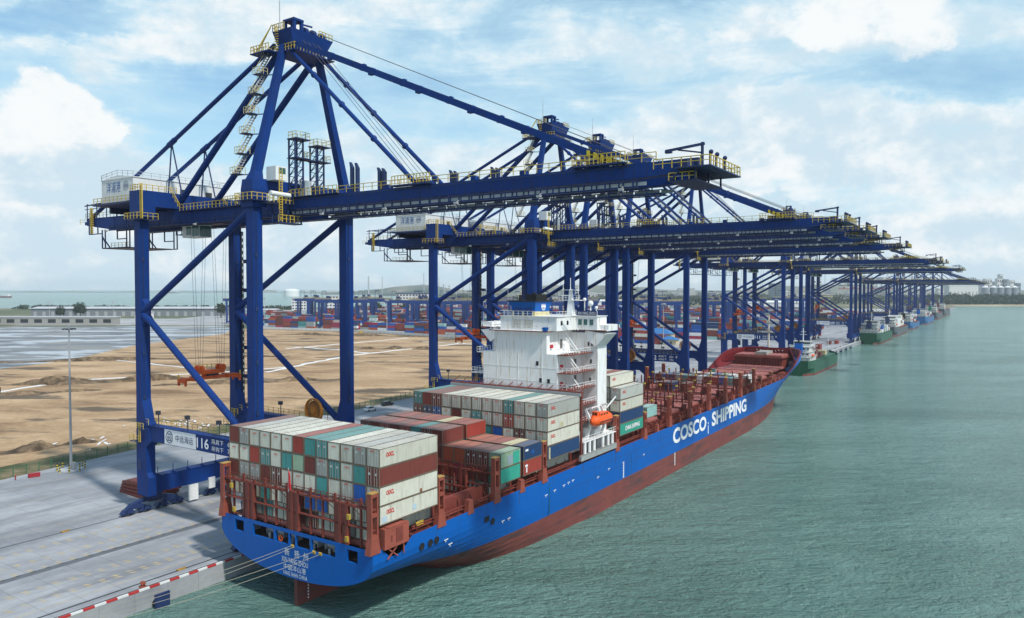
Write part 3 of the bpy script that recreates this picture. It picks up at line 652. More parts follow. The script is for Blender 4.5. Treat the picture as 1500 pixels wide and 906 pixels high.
    b = C(); b.box(XL - 1.4, XL + 2.2, YN - 1.5, YF + 1.5, 61.45, 64.4); b.box(XL - 1.4, XL + 2.2, YN - 1.5, YN + 1.6, 59.3, 61.5); b.box(XL - 1.4, XL + 2.2, YF - 1.6, YF + 1.5, 59.3, 61.5); P(b, 'cross_beam')
    # landside girders, boom girders, rails and hangers
    for y in (GN, GF):
        b = C(); w = .85
        b.hexa([(-101.5, y - w, 59.7), (-92, y - w, 58.5), (-92, y + w, 58.5), (-101.5, y + w, 59.7), (-101.5, y - w, 61.3), (-92, y - w, 61.2), (-92, y + w, 61.2), (-101.5, y + w, 61.3)])
        b.box(-92, -34.2, y - w, y + w, 58.4, 61.2); b.box(-103, -101.5, y - .5, y + .5, 59.9, 60.6)
        for xx in (XL, XW): b.box(xx - 1, xx + 1, y - .7, y + .7, 61.2, 62.2)
        for k in range(12): b.box(-90 + k * 4.6, -89.9 + k * 4.6, y - w - .05, y + w + .05, 58.4, 61.2)
        P(b, 'girder')
        b = C(); b.box(-33.9, 30, y - w, y + w, 59.35, 61.25)
        b.hexa([(30, y - w, 59.35), (36.2, y - w, 59.7), (36.2, y + w, 59.7), (30, y + w, 59.35), (30, y - w, 61.25), (36.2, y - w, 61.25), (36.2, y + w, 61.25), (30, y + w, 61.25)])
        b.box(-34.3, -33.4, y - .5, y + .5, 60.2, 62.3)
        P(b, 'boom_girder')
        s_ = -1 if y < 18 else 1; s2 = C(); s2.box(-92, 31, y - s_ * .75 - .2, y - s_ * .75 + .2, 58.15, 58.45); P(s2, 'trolley_rail', M_NAVY)
        lp_ = C()
        for k in range(34): x0 = -33.5 + k * 1.93; lp_.box(x0 + .12, x0 + 1.81, y + s_ * .7 - .04, y + s_ * .7 + .04, 58.5, 58.95)
        o = P(lp_, 'cable_tray', M_GREY); o['kind'] = 'stuff'
        h = C()
        for k in range(67): x0 = -92 + k * 1.86; h.box(x0 - .07, x0 + .07, y + s_ * .86 - .07, y + s_ * .86 + .07, 58.15, 59.35); 
        h.box(-92, 31, y + s_ * 1.0 - .18, y + s_ * 1.0 + .18, 58.2, 58.32); h.box(-92, 31, y + s_ * .86 - .1, y + s_ * .86 + .1, 59.0, 59.12)
        o = P(h, 'walkway_hanger', M_NAVY)
    ty = C()
    for xx in (-100, -90, -82, -75, -62, -55, -48, -41, -30, -22, -14, -6, 2, 10, 18, 26, 33): ty.box(xx - .35, xx + .35, GN + .85, GF - .85, 60.2, 61.1)
    P(ty, 'girder_tie')
    # boom end platform and jib
    b = C(); b.box(36.2, 37.4, GN - 1.2, GF + 1.2, 59.8, 61.2); b.box(36.2, 40.6, GN - 2.2, GF + 2, 59.95, 60.1); b.box(35, 38.5, GN - 1, GF + 1, 58.6, 58.75)
    for yy in (GN - 1, GF + 1, 18.2): b.bar((35.2, yy, 58.7), (36.6, yy, 60), .2, .2); b.bar((38.3, yy, 58.7), (38.3, yy, 60), .2, .2)
    b.box(36.5, 38, 15.5, 16.5, 60.1, 61.6); b.box(36.6, 38, 19.5, 21, 60.1, 61.3)
    for yy in (15, 17.2, 20.2): b.tube((39.6, yy, 60.1), (39.6, yy, 61.9), .16, 8); b.sphere((39.7, yy, 62.0), .3, 8, 5)
    P(b, 'boom_end_platform', M_NAVY)
    r = C(); r.rail([(33.5, GN - 2.1, 60.1), (40.5, GN - 2.1, 60.1), (40.5, GF + 1.9, 60.1), (33.5, GF + 1.9, 60.1)], 1.15, 1.1, .05); r.rail([(35, GN - 1, 58.75), (38.4, GN - 1, 58.75)], .9, .8, .045); P(r, 'railing', M_YEL)
    b = C(); b.tube((37.5, 18.2, 60), (37.5, 18.2, 63.9), .2, 8); b.bar((37.8, 18.2, 63.7), (33.0, 17.4, 63.1), .3, .3); b.bar((37.5, 18.2, 62.6), (34.5, 17.7, 63.15), .18, .18); b.box(33.0, 33.8, 17.1, 17.7, 62.8, 63.15); P(b, 'jib_hoist', M_NAVY)
    # machinery house
    b = C(); x0, x1, y0, y1, xm = -84.2, -72.6, 8.0, 28.4, -78.3
    v = [(x0, y0, 62.75), (x1, y0, 62.75), (x1, y1, 62.75), (x0, y1, 62.75), (x0, y0, 67.6), (x1, y0, 67.6), (x1, y1, 67.6), (x0, y1, 67.6), (xm, y0, 68.25), (xm, y1, 68.25)]
    b._add(v, [(0, 1, 5, 8, 4), (1, 2, 6, 5), (2, 3, 7, 9, 6), (3, 0, 4, 7), (5, 6, 9, 8), (4, 8, 9, 7), (3, 2, 1, 0)], 0)
    for k in range(9): b.box(x1 + .002, x1 + .05, y0 + 1 + k * 2.3, y0 + 1.06 + k * 2.3, 62.8, 67.5)
    b.box(x0 - .12, x1 + .12, y0 - .12, y0, 67.45, 67.6); b.box(x1, x1 + .14, y0 - .1, y1, 67.45, 67.6)
    hs = P(b, 'machinery_house', M_HOUSE)
    b = C(); b.box(x0 - 1.2, x1 + .8, y0 - 1.2, y1 + .6, 62.35, 62.73); b.box(x0 - 1, x0 - .4, 10, 27, 61.2, 62.4); b.box(x1 + .1, x1 + .5, 10, 27, 61.2, 62.4); P(b, 'house_floor', M_NAVY)
    for yy in (18.6, 24.4): w = C(); w.box(x1 + .02, x1 + .08, yy - .75, yy + .75, 64.9, 66.1); w.build('window', M_GLASSD, hs)
    lettering('洋浦港', 5.2, 2.1, (-82.3 - CB[0], y0 - .02 - CB[1], 64.9 - CB[2]), hs, M_INKB, '-y')
    lg = C(); lg.ring((-75.2, y0 - .02, 66.0), .95, .12, 1, 22, .02); lg.ring((-75.2, y0 - .02, 66.0), .55, .1, 1, 18, .02); lg.box(-76.1, -74.3, y0 - .05, y0 - .03, 65.75, 66.25); lg.build('logo', mat('logo_grey', (.25, .28, .36), .6), hs)
    r = C(); r.rail([(x0, y0, 67.6), (xm, y0, 68.25), (x1, y0, 67.6), (x1, y1, 67.6), (x0, y1, 67.6), (x0, y0, 67.6)], 1.0, 1.9, .035); hr = r.build('roof_railing', M_GREY, hs)
    r = C(); r.rail([(x0 - 1.1, y0 - 1.1, 62.73), (x1 + .7, y0 - 1.1, 62.73), (x1 + .7, y1, 62.73)], 1.1, 1.5, .05)
    for k in range(8): r.box(-73.2 + k * .35, -72.9 + k * .35, y0 - 1.0, y0 - .3, 62.8 + k * .42, 62.9 + k * .42)
    P(r, 'railing', M_YEL)
    # rear frames under and above the girder ends
    b = C()
    for yy in (GN - 1.6, GF + 1.6):
        for (xa, za, xb, zb) in ((-93.6, 58.4, -93.6, 54.4), (-92.4, 58.4, -92.4, 54.4), (-84, 58.4, -84, 54.4), (-82.8, 58.4, -82.8, 54.4), (-93.6, 54.4, -82.8, 54.4), (-93.6, 57, -92.4, 55.6), (-92.4, 56, -90.6, 54.5), (-87.6, 58.4, -87.6, 56.2), (-87.6, 56.2, -84, 56.2), (-99, 59.5, -99, 57.6), (-95.4, 59, -95.4, 57.6), (-99, 57.6, -93.6, 57.6)):
            b.bar((xa, yy, za), (xb, yy, zb), .2, .2)
    b.box(-93.6, -82.8, GN - 1.7, GF + 1.7, 54.3, 54.42); 
    for xx in (-100.5, -96.5, -92.5, -88.5):
        for yy in (GN - 1.2, GF + 1.2): b.bar((xx, yy, 61), (xx, yy, 64.4), .16, .16)
    for yy in (GN - 1.2, GF + 1.2): b.bar((-101.5, yy, 64.0), (-85, yy, 64.6), .22, .22); b.bar((-101.5, yy, 63.2), (-85, yy, 63.4), .12, .12)
    for xx in (-100.5, -96.5, -92.5, -88.5): b.bar((xx, GN - 1.2, 64.2), (xx, GF + 1.2, 64.2), .2, .2)
    P(b, 'service_frame', M_NAVY)
    r = C(); r.rail([(-103, GN - 1.5, 59.95), (-103, GF + 1.5, 59.95)]); r.rail([(-102, GN - .8, 61.2), (-86, GN - .8, 61.2)], 1.1, 1.4); r.rail([(-90, GN - 1.6, 54.42), (-83, GN - 1.6, 54.42)], 1.0, 1.4); r.box(-98.9, -98.3, GN - 1.4, GN - 1.2, 57.6, 63.4)
    for k in range(14): r.box(-99.2, -98.0, GN - 1.5, GN - 1.1, 57.6 + k * .42, 57.72 + k * .42)
    P(r, 'railing', M_YEL)
    # leg-top platforms
    for (x, y, z) in ((XL, YN, 59.0), (XL, YF, 59.0), (XW, YN, 60.4), (XW, YF, 59.6)):
        b = C(); b.box(x - 2.3, x + 2.3, y - 2.2, y + 2.2, z - .12, z); P(b, 'platform', M_NAVY)
        r = C(); r.rail([(x - 2.2, y + 2.1, z), (x - 2.2, y - 2.1, z), (x + 2.2, y - 2.1, z), (x + 2.2, y + 2.1, z)], 1.15, 1.0, .045)
        if x == XL:
            for dx in (2.35, 2.95): r.box(x + dx - .07, x + dx + .07, y - 1.6, y - 1.4, z, z + 6.6)
            for k in range(14): r.box(x + 2.35, x + 2.95, y - 1.6, y - 1.42, z + .3 + k * .45, z + .4 + k * .45)
            r.rail([(x - 1.3, y - 1.4, 64.4), (x + 2.2, y - 1.4, 64.4)], 1.1, 1, .05); r.rail([(x + 2.2, y - 1.4, 64.4), (x + 2.2, y + 6, 64.4)], 1.1, 1.3, .05)
        P(r, 'railing', M_YEL)
    # girder walkways
    r = C()
    def WK(*a): w_ = C(); w_.box(*a); P(w_, 'walkway', M_NAVY)
    for y, s_ in ((GN, -1), (GF, 1)):
        WK(-66, -37.8, min(y + s_ * .85, y + s_ * 2.0), max(y + s_ * .85, y + s_ * 2.0), 60.7, 60.82)
        yy = y + s_ * 1.9; r.rail([(-67.5, yy, 64.3), (-64.5, yy, 60.82), (-38.2, yy, 60.82)], 1.2, 1.15, .045)
        WK(-32.6, -21.5, y + s_ * 1.0 - .6, y + s_ * 1.0 + .6, 61.25, 61.35)
        r.rail([(-34.4, yy, 60.2), (-32.6, yy - s_ * .3, 61.35), (-21.5, yy - s_ * .3, 61.35)], 1.2, 1.0, .045)
        r.rail([(-21.5, yy - s_ * .6, 61.25), (33.5, yy - s_ * .6, 61.25)], 1.1, 1.9, .045)
        r.rail([(-9.5, yy - s_ * .3, 61.6), (-2, yy - s_ * .3, 61.6)], 1.3, .6, .05)
        r.rail([(22, yy - s_ * .3, 61.5), (29.5, yy - s_ * .3, 61.5)], 1.3, .6, .05)
        WK(-9.5, -2, y + s_ * 1.3 - .6, y + s_ * 1.3 + .6, 61.3, 61.5); WK(22, 29.5, y + s_ * 1.3 - .6, y + s_ * 1.3 + .6, 61.3, 61.5)
    P(r, 'railing', M_YEL)
    # box-like gear on the boom walkway at the stay anchorages
    b = C()
    for y in (GN, GF):
        for x0 in (-5.5, 24.3):
            b.box(x0 - .9, x0 + 1.6, y - .45, y + .45, 61.25, 62.3)
        for k in range(6):
            xx = -20 + k * 8.4; b.box(xx - .4, xx + .4, y - .6, y + .6, 61.25, 61.9)
    P(b, 'stay_anchorage', M_BLUE)
    bb = C()
    for y in (GN - .62, GF - .62):
        for i in range(8):
            x0 = 23.6 + i * .5; bb.hexa([(x0, y, 62.9 - i * .19), (x0 + .5, y, 62.7 - i * .19), (x0 + .5, y + .9, 62.7 - i * .19), (x0, y + .9, 62.9 - i * .19), (x0, y, 63.7 - i * .19), (x0 + .5, y, 63.5 - i * .19), (x0 + .5, y + .9, 63.5 - i * .19), (x0, y + .9, 63.7 - i * .19)], i % 2)
    P(bb, 'striped_stay_link', [MATS['stripe_yellow'], M_BLACK])
    # guide posts on the boom
    for (x, y, h) in ((-19.6, GN, 5.0), (-18.4, GN, 4.8), (-13.5, GN, 3.6), (-12.5, GN, 3.4), (-4.9, GF, 3.4), (-4.0, GF, 3.2), (-8.6, GF, 3.1), (3.2, GF, 3.2), (4.1, GF, 3.0)):
        b = C(); b.box(x - .22, x + .22, y - .3, y + .3, 61.25, 61.25 + h * .82); b.hexa([(x - .22, y - .3, 61.25 + h * .82), (x + .22, y - .3, 61.25 + h * .82), (x + .22, y + .3, 61.25 + h * .82), (x - .22, y + .3, 61.25 + h * .82), (x - .5, y - .2, 61.25 + h), (x - .25, y - .2, 61.25 + h), (x - .25, y + .2, 61.25 + h), (x - .5, y + .2, 61.25 + h)]); P(b, 'guide_post', M_NAVY)
    # mast: legs, struts, stays, head
    for (yb, yt) in ((YN + .1, 14.3), (YF - .1, 21.9)):
        b = C(); b.loft([(63.8, XW - 1.1, XW + 1.1, yb - 1.05, yb + 1.05), (65.4, XW - .72, XW + .72, yb - .72 + (yt - yb) * .07, yb + .72 + (yt - yb) * .07), (88, XW - .52, XW + .52, yt - .52, yt + .52)]); P(b, 'mast_leg')
    for y in (GN, GF):
        b = C(); b.tube((-36.8, y, 87.4), (-67.0, y, 63.0), .6, 12); P(b, 'mast_strut')
        b = C(); b.tube((-38.5, y, 88.4), (-101, y, 61.4), .42, 10); b.tube((-68.9, y, 75.26), (-71, y, 74.35), .55, 10); P(b, 'backstay')
        for (xa, xb) in ((-70, -71.5), (-70, -66.3)):
            b = C(); b.tube((xa, y, 74.8), (xb, y, 63.2), .14, 6); P(b, 'stay_hanger', M_NAVY)
        b = C(); b.tube((-34.8, y, 87.3), (-6.2, y, 61.9), .36, 10)
        for u in (.22, .45, .7): p_ = Vector((-34.8, y, 87.3)).lerp(Vector((-6.2, y, 61.9)), u); b.sphere(p_, .55, 8, 6)
        P(b, 'inner_forestay')
        b = C(); b.bar((-34.2, y, 88.4), (23.6, y, 63.3), .55, .85)
        for u in (.17, .33, .5, .67, .83): p_ = Vector((-34.2, y, 88.4)).lerp(Vector((23.6, y, 63.3)), u); b.box(p_.x - .5, p_.x + .5, y - .38, y + .38, p_.z - .55, p_.z + .45)
        P(b, 'outer_forestay')
    ro = C()
    for dy in (-1.6, -.6, .6, 1.6): ro.tube((-34, 18.2 + dy, 89.5), (-7.5, 18.2 + dy * 1.3, 62.3), .045, 5)
    for dy in (-.8, .8): ro.tube((-34, 18.2 + dy, 91.2), (26, 18.2 + dy, 64), .05, 5)
    P(ro, 'boom_hoist_rope', M_ROPE)
    b = C(); b.hexa([(-37.5, 14.8, 87.2), (-33.9, 14.8, 87.2), (-33.9, 21.6, 87.2), (-37.5, 21.6, 87.2), (-38, 13.6, 90.4), (-33.2, 13.6, 90.4), (-33.2, 23.2, 90.4), (-38, 23.2, 90.4)])
    b.box(-38.8, -32.6, 13.8, 23.0, 86.6, 86.75); b.box(-41.5, -36.5, 11.6, 14.2, 86.5, 86.65)
    for (x, y) in ((-36.5, 15.2), (-34.2, 15.2), (-36.5, 16.8), (-34.2, 16.8)): b.box(x - .25, x + .25, y - .25, y + .25, 90.4, 92.6)
    b.box(-36.8, -33.9, 14.9, 17.1, 92.2, 92.6)
    for y in (18.4, 20.2, 22.2): b.tube((-35.2, y - .35, 91.2), (-35.2, y + .35, 91.2), .75, 14); b.box(-36.2, -34.2, y - .5, y + .5, 90.4, 91.0)
    b.bar((-36, 14.8, 92.4), (-34.5, 19.5, 92.2), .25, .25); P(b, 'mast_head')
    b = C(); b.tube((-36, 13.6, 90.6), (-36, 13.6, 95.2), .07, 6); b.tube((-36, 13.6, 95.2), (-36, 13.6, 97.2), .04, 5); P(b, 'lightning_rod', M_GREY)
    r = C(); r.rail([(-41.4, 14.1, 86.7), (-41.4, 11.7, 86.7), (-36.6, 11.7, 86.7)], 1.1, .8, .05); r.rail([(-38.6, 13.9, 86.75), (-32.7, 13.9, 86.75), (-32.7, 22.9, 86.75)], 1.15, .7, .045)
    r.rail([(-38, 13.7, 90.4), (-35, 13.7, 90.4)], 1.2, .5, .045); r.rail([(-38, 13.7, 90.4), (-38, 16.5, 90.4)], 1.2, .6, .045); r.rail([(-33.3, 20, 90.4), (-33.3, 23.1, 90.4)], 1.1, .7, .05)
    for k in range(9): r.box(-37.2, -36.4, 13.4, 13.6, 86.8 + k * .42, 86.9 + k * .42)
    r.bar((-40.6, 12.2, 87), (-38, 13.2, 91), .15, .15); r.bar((-40.6, 12.9, 87.6), (-38, 13.5, 91.6), .12, .12); P(r, 'railing', M_YEL)
    # stairway up the mast leg
    st = C(); sr = C(); sp = C(); up = [(65.0 + 3.55 * k) for k in range(7)]
    for k, z in enumerate(up):
        u = (z - 63.8) / 24.2; yc = YN + .1 + 6.4 * u - 1.2; xa, xb = -38.6 - .4, -41.4
        sp.box(xa - .9, xa + .9, yc - .8, yc + .9, z - .1, z); sr.rail([(xa - .9, yc - .8, z), (xa + .9, yc - .8, z), (xa + .9, yc + .9, z)], 1.1, .7, .04)
        sp.bar((xa + .5, yc + .5, z - .1), (XW - .8, yc + 1.2, z - .1), .15, .15)
        if k < 6:
            z2 = up[k + 1]; y2 = yc + 6.4 * 3.55 / 24.2
            st.bar((xa - .4, yc - .6, z), (xa + .4, y2 + .3, z2), .1, .25); st.bar((xa - .4, yc + .2, z), (xa + .4, y2 + .9, z2), .1, .25)
            for j in range(8): p_ = Vector((xa - .4, yc - .2, z)).lerp(Vector((xa + .4, y2 + .6, z2)), (j + .5) / 8); st.box(p_.x - .15, p_.x + .15, p_.y - .45, p_.y + .45, p_.z - .04, p_.z + .04)
            sr.bar((xa - .4, yc - .6, z + 1), (xa + .4, y2 + .3, z2 + 1), .08, .08)
    P(st, 'stairway', M_GREY); P(sp, 'stair_landing', M_NAVY); P(sr, 'railing', mat('pale_yellow_rail', (.55, .47, .22), .6))
    # lattice towers on the seaside cross beam
    for (y0, y1, z1) in ((14.2, 15.9, 71.5), (18.9, 20.6, 70.9)):
        b = C(); xa, xb = -34.6, -33.0
        for x in (xa, xb):
            for y in (y0, y1): b.box(x - .12, x + .12, y - .12, y + .12, 61.3, z1)
        n = 6
        for k in range(n):
            za = 62 + k * (z1 - 62) / n; zb = 62 + (k + 1) * (z1 - 62) / n
            for x in (xa, xb): b.bar((x, y0, za), (x, y1, zb), .1, .1); b.bar((x, y0, zb), (x, y1, zb), .1, .1)
            for y in (y0, y1): b.bar((xa, y, za), (xb, y, zb), .1, .1)
        b.box(xa - .3, xb + .5, y0 - .2, y1 + 1.3, z1, z1 + .18); b.box(xa - .3, xb + .5, y0 - .2, y1 + 1.3, 68.2, 68.36); P(b, 'lattice_tower', M_NAVY)
        r = C(); r.rail([(xb + .4, y0 - .1, z1 + .18), (xb + .4, y1 + 1.2, z1 + .18), (xa, y1 + 1.2, z1 + .18), (xa, y0 - .1, z1 + .18), (xb + .4, y0 - .1, z1 + .18)], 1.1, 1, .04); r.rail([(xb + .4, y1, 68.36), (xb + .4, y1 + 1.2, 68.36), (xa, y1 + 1.2, 68.36)], 1.1, .8, .04); P(r, 'railing', mat('pale_yellow_rail', (.55, .47, .22), .6))
    b = C(); b.box(-34.6, -33.2, 15.9, 18.9, 68.2, 68.4); P(b, 'tower_bridge', M_NAVY)
    b = C(); b.box(-34.8, -32.4, 9.6, 11.9, 63.9, 66.2); cb = P(b, 'service_cabin', M_WHITE); w = C(); w.box(-32.42, -32.36, 10.2, 11.6, 65.0, 66.0); w.build('window', M_GLASS, cb)
    b = C(); b.box(-34.4, -33, 16.4, 17.6, 61.3, 64.6); P(b, 'switch_cabinet', M_WHITE)
    # hanging walkway beside the seaside leg
    b = C(); b.box(-34.2, -32.2, 9.9, 15.0, 56.7, 56.9)
    for yy in (10.1, 12, 14.8): b.box(-34.1, -33.95, yy - .1, yy + .1, 56.9, 60); b.box(-32.4, -32.25, yy - .1, yy + .1, 56.9, 59)
    b.box(-34.5, -32.6, 7.9, 13.6, 60.0, 60.12); P(b, 'hanging_walkway', M_NAVY)
    r = C(); r.rail([(-32.3, 10, 56.9), (-32.3, 14.9, 56.9)], 1.2, .8, .05); r.rail([(-32.7, 8.6, 60.12), (-32.7, 13.5, 60.12)], 1.2, .8, .06)
    for dx in (10.3, 10.9): r.box(-32.5, -32.35, dx - .06, dx + .06, 57, 66)
    for k in range(20): r.box(-32.5, -32.35, 10.3, 10.9, 57.2 + k * .43, 57.3 + k * .43)
    P(r, 'railing', M_YEL)
    b = C(); b.tube((-32.6, 8.6, 61.6), (-32.6, 12.6, 61.5), .4, 10); P(b, 'roll_cover', M_WHITE)
    # elevator guide on the landside far leg
    e = C(); e.box(XL + .96, XL + 1.4, YF + .6, YF + 1.1, 9, 58); P(e, 'lift_guide', M_DARK)
    e = C()
    for k in range(36): e.box(XL + 1.4, XL + 1.46, YF + .75, YF + .95, 10 + k * 1.33, 10.55 + k * 1.33)
    P(e, 'guide_mark', M_WHITE)
    e = C()
    for k in range(7): e.box(XL + 1.4, XL + 2.4, YF + 1.1, YF + 2.0, 14 + k * 6.2, 14.8 + k * 6.2)
    e.box(XL + 1.6, XL + 3.2, YF + .8, YF + 2.4, 11.5, 14.5); P(e, 'lift_landing', M_NAVY)
    # conduits, junction boxes, lamps under the girders
    for x, y in ((XL, YN), (XL, YF), (XW, YN), (XW, YF)):
        b = C(); b.box(x + .95, x + 1.03, y - .55, y - .45, 24, 58.8); b.box(x + .95, x + 1.03, y - .3, y - .22, 24, 58.8)
        for z in (24.5, 33, 42, 51): b.box(x + .95, x + 1.12, y - .65, y - .1, z, z + .7)
        P(b, 'cable_conduit', M_NAVY)
        b = C(); b.box(x - .5, x + .5, y - 1.0, y - .92, 10.8, 12.6); b.box(x + .2, x + .3, y - 1.05, y - 1.0, 11.5, 11.8); P(b, 'leg_hatch', M_NAVY)
    for xx in (-92, -78, -60, -47, -25, -11, 3, 17, 29):
        b = C(); b.box(xx - .3, xx + .3, GN - 1.9, GN - 1.45, 57.9, 58.2); b.bar((xx, GN - 1.6, 58.2), (xx, GN - 1.0, 58.5), .08, .08); P(b, 'floodlight', M_GREY)
    b = C()
    for k in range(40): x0 = -31 + k * 1.66; b.box(x0, x0 + .05, GN - .87, GN - .85, 59.4, 61.2)
    b.bar((-33, GN - .95, 60.95), (30, GN - .95, 60.95), .08, .14); P(b, 'plate_seam', M_NAVY)
    # operator cab and trolley
    b = C(); b.box(-72, -57, GN + .6, GF - .6, 58.5, 59.4); b.box(-71, -70, GN + .2, GF - .2, 58.4, 58.9); b.box(-59, -58, GN + .2, GF - .2, 58.4, 58.9)
    for yy in (16, 20.4): b.box(-69.5, -69, yy - .2, yy + .2, 59.4, 60.1)
    b.box(-72.4, -70.2, 16.6, 19.2, 56.6, 56.75); b.bar((-72.3, 16.7, 56.7), (-72.3, 16.7, 58.6), .12, .12); b.bar((-70.4, 16.7, 56.7), (-70.4, 16.7, 58.6), .12, .12); P(b, 'trolley', M_NAVY)
    b = C(); b.box(-70, -64.4, 16.6, 19.4, 56.0, 58.45); cb = P(b, 'operator_cab', M_WHITE)
    w = C(); w.box(-68.6, -67.0, 16.54, 16.62, 56.5, 58.1); w.box(-66.7, -64.5, 16.54, 16.62, 56.2, 58.2); w.box(-64.42, -64.34, 16.8, 19.2, 56.1, 58.2); w.build('window', M_GLASS, cb)
    # cable reel on the far portal beam
    b = C(); xc, zc = -43.5, 21.9
    b.ring((xc, YF - 1.2, zc), 2.4, .3, 1, 28, .5); b.tube((xc, YF - 1.7, zc), (xc, YF - .9, zc), .6, 12)
    for k in range(20): a = k * math.pi / 10; b.bar((xc + .5 * math.cos(a), YF - 1.4, zc + .5 * math.sin(a)), (xc + 2.3 * math.cos(a), YF - 1.4, zc + 2.3 * math.sin(a)), .12, .2)
    P(b, 'cable_reel', mat('reel_orange', (.45, .16, .015), .6, .1)); b = C(); b.tube((xc, YF - 1.35, zc), (xc, YF - 1.15, zc), 1.9, 24); P(b, 'reel_core', mat('reel_core', (.10, .04, .02), .7))
    return t
def make_spreader():
    t = thing('spreader', 'x', 'container spreader', (-63.6, 18.2, 27.2), 'orange spreaders under the cranes')
    b = MB(); b.box(-.7, .7, -6.1, 6.1, .55, 1.15)
    for y in (-6.1, 6.1): b.box(-1.22, 1.22, y - .25, y + .25, .2, 1.0); b.box(-1.25, -1.0, y - .2, y + .2, -.35, .3); b.box(1.0, 1.25, y - .2, y + .2, -.35, .3)
    for y in (-3.6, 3.6): b.box(-.95, .95, y - .4, y + .4, .4, 1.3)
    b.build('beam', M_ORANGE, t)
    b = MB(); b.box(-1.1, 1.1, -2.6, 2.6, 1.6, 2.4); b.box(-.5, .5, -1.6, 1.6, 1.15, 1.7)
    for y in (-2.4, 2.4): b.tube((-.9, y, 2.7), (-.4, y, 2.7), .65, 12); b.tube((.4, y, 2.7), (.9, y, 2.7), .65, 12); b.box(-1.1, 1.1, y - .25, y + .25, 2.3, 3.2)
    b.build('head_block', M_ORANGE, t)
    b = MB(); b.box(-.8, .8, -1.2, 1.2, 1.2, 1.55); b.box(-.9, -.3, .8, 2, 1.15, 1.5); b.build('hydraulic_unit', M_DARK, t)
    b = MB(); b.rail([(-1, -2, 2.4), (-1, 2, 2.4)], .9, 1, .05); b.box(-1.3, -1.1, -6.2, -6.0, 1, 1.8); b.box(1.1, 1.3, 6, 6.2, 1, 1.8); b.build('railing', M_YEL, t)
    b = MB()
    for y in (-2.7, -2.1, 2.1, 2.7):
        for x in (-.65, .65): b.tube((x, y, 3.0), (x * 3.2, y * .95, 31.3), .032, 5)
    b.build('hoist_rope', M_ROPE, t)
    return t
crane0 = make_crane(); spr0 = make_spreader()
CR = [18.2, 105.5, 134.2, 163.6, 218.9, 369.4, 411.2, 583.5, 605.5]
CL = ['nearest and largest blue gantry crane, marked 116 on its portal beam', 'second blue crane from the front, standing behind the white ship superstructure', 'third blue crane along the quay, its boom just behind the second',
      'fourth blue crane along the quay, beside the bare forward hatches', 'fifth blue crane along the quay, last of the close group beside the long ship', 'sixth blue crane along the quay, marked 111 near the ship bow',
      'seventh blue crane along the quay, close behind the one marked 111', 'eighth blue crane along the quay, at the gap between the green coasters', 'ninth blue crane along the quay, beside the second green coaster']
SL = ['orange spreader hanging under the nearest crane above the sand', 'orange spreader hanging left of the white ship superstructure', 'orange spreader under the third crane behind the superstructure', 'orange spreader under the fourth crane above the blue roofed houses',
      'orange spreader under the fifth crane in front of the yard', 'orange spreader under the crane marked 111', 'orange spreader under the seventh crane', 'far orange spreader under the eighth crane', 'far orange spreader under the ninth crane']
SZ = [0, 3.2, 1.5, -1, 2, 3, 4.5, 2, 6]
for i, yc in enumerate(CR):
    c = crane0 if i == 0 else copy_tree(crane0)
    c.location = (CB[0], yc, Q0); c['label'] = CL[i]
    if i: 
        for ch in c.children:
            if ch.name.startswith('lettering') and abs(ch.location.x - 1.5) < .01:
                if i == 5: 
                    me = text_mesh('111', 3.0, 1.85, '-y', .015); me.materials.append(M_INK); ch.data = me
                else:
                    me = text_mesh(str(116 - i), 3.5, 1.85, '-y', .015); me.materials.append(M_INK); ch.data = me
    s = spr0 if i == 0 else copy_tree(spr0)
    s.location = (-63.6, yc, 27.2 + SZ[i]); s['label'] = SL[i]
    if SZ[i]:
        for ch in s.children:
            if ch.name.startswith('hoist_rope'): ch.scale.z = (58.5 - 27.2 - SZ[i]) / 31.3
FARC = ['tenth blue crane, lower and heavier, its boom tip reaching farthest right', 'eleventh blue crane, low type, just behind the tenth', 'twelfth blue crane, low type, beside the blue hulled coaster', 'thirteenth blue crane, low type, in the far crowd of legs', 'fourteenth blue crane, low type, near the end of the quay', 'farthest blue crane at the end of the quay']
for i, (yc, k) in enumerate(((850, .90), (905, .90), (1060, .90), (1180, .90), (1330, .90), (1520, .90))):
    c = copy_tree(crane0); c.location = (CB[0], yc, Q0); c.scale = (1, 1.15, k); c['label'] = FARC[i]
    for ch in list(c.children):
        if ch.name.startswith(('lettering', 'sign_panel', 'logo')):
            for g in list(ch.children_recursive): bpy.data.objects.remove(g)
            bpy.data.objects.remove(ch)
# ------------------------------------------------------------------ the big container ship (own axis x = -16.1, stern at y = -1.4)
XC, HB, YS, YE = -16.08, 16.13, -1.4, 266.0
def trim(y): return 0.0062 * y
def ztop(y):
    z = 11.0 + trim(y)
    if y > 214: t = min(1, (y - 214) / 38); z += 7.4 * t * t * (3 - 2 * t)
    return z
def hw(y, z):
    if y < 60:
        if y < -1.4 + 1e-6: zb = 4.0
        zb = 4.0 - (y + 1.4) * 0.12 - max(0, y - 12) ** 1.35 * 0.12
        zt = 9.2; u = (zt - z) / (zt - zb)
        if u <= 0: s = 1.0
        elif u >= 1: s = 0.0
        else: s = (1 - u ** 2.2) ** 0.5
        return HB * s
    a = max(0.0, min(1.0, z / 16.0)) ** 2.1; ye = 257 + 9.5 * max(0, min(1, z / 16)); ys = 165 + 60 * a
    if y <= ys: return HB
    t = min(1.0, (y - ys) / (ye - ys)); p = 1.9 + 1.1 * a
    return HB * max(0.0, 1 - t ** p) ** (0.9 - 0.38 * a)
ship = thing('container_ship', 'huge blue hulled container ship moored stern first at the quay, white superstructure, red lower hull', 'container ship', (XC, 0, 0))
SO = (-XC, 0, 0)
def Sb(): return MB(SO)
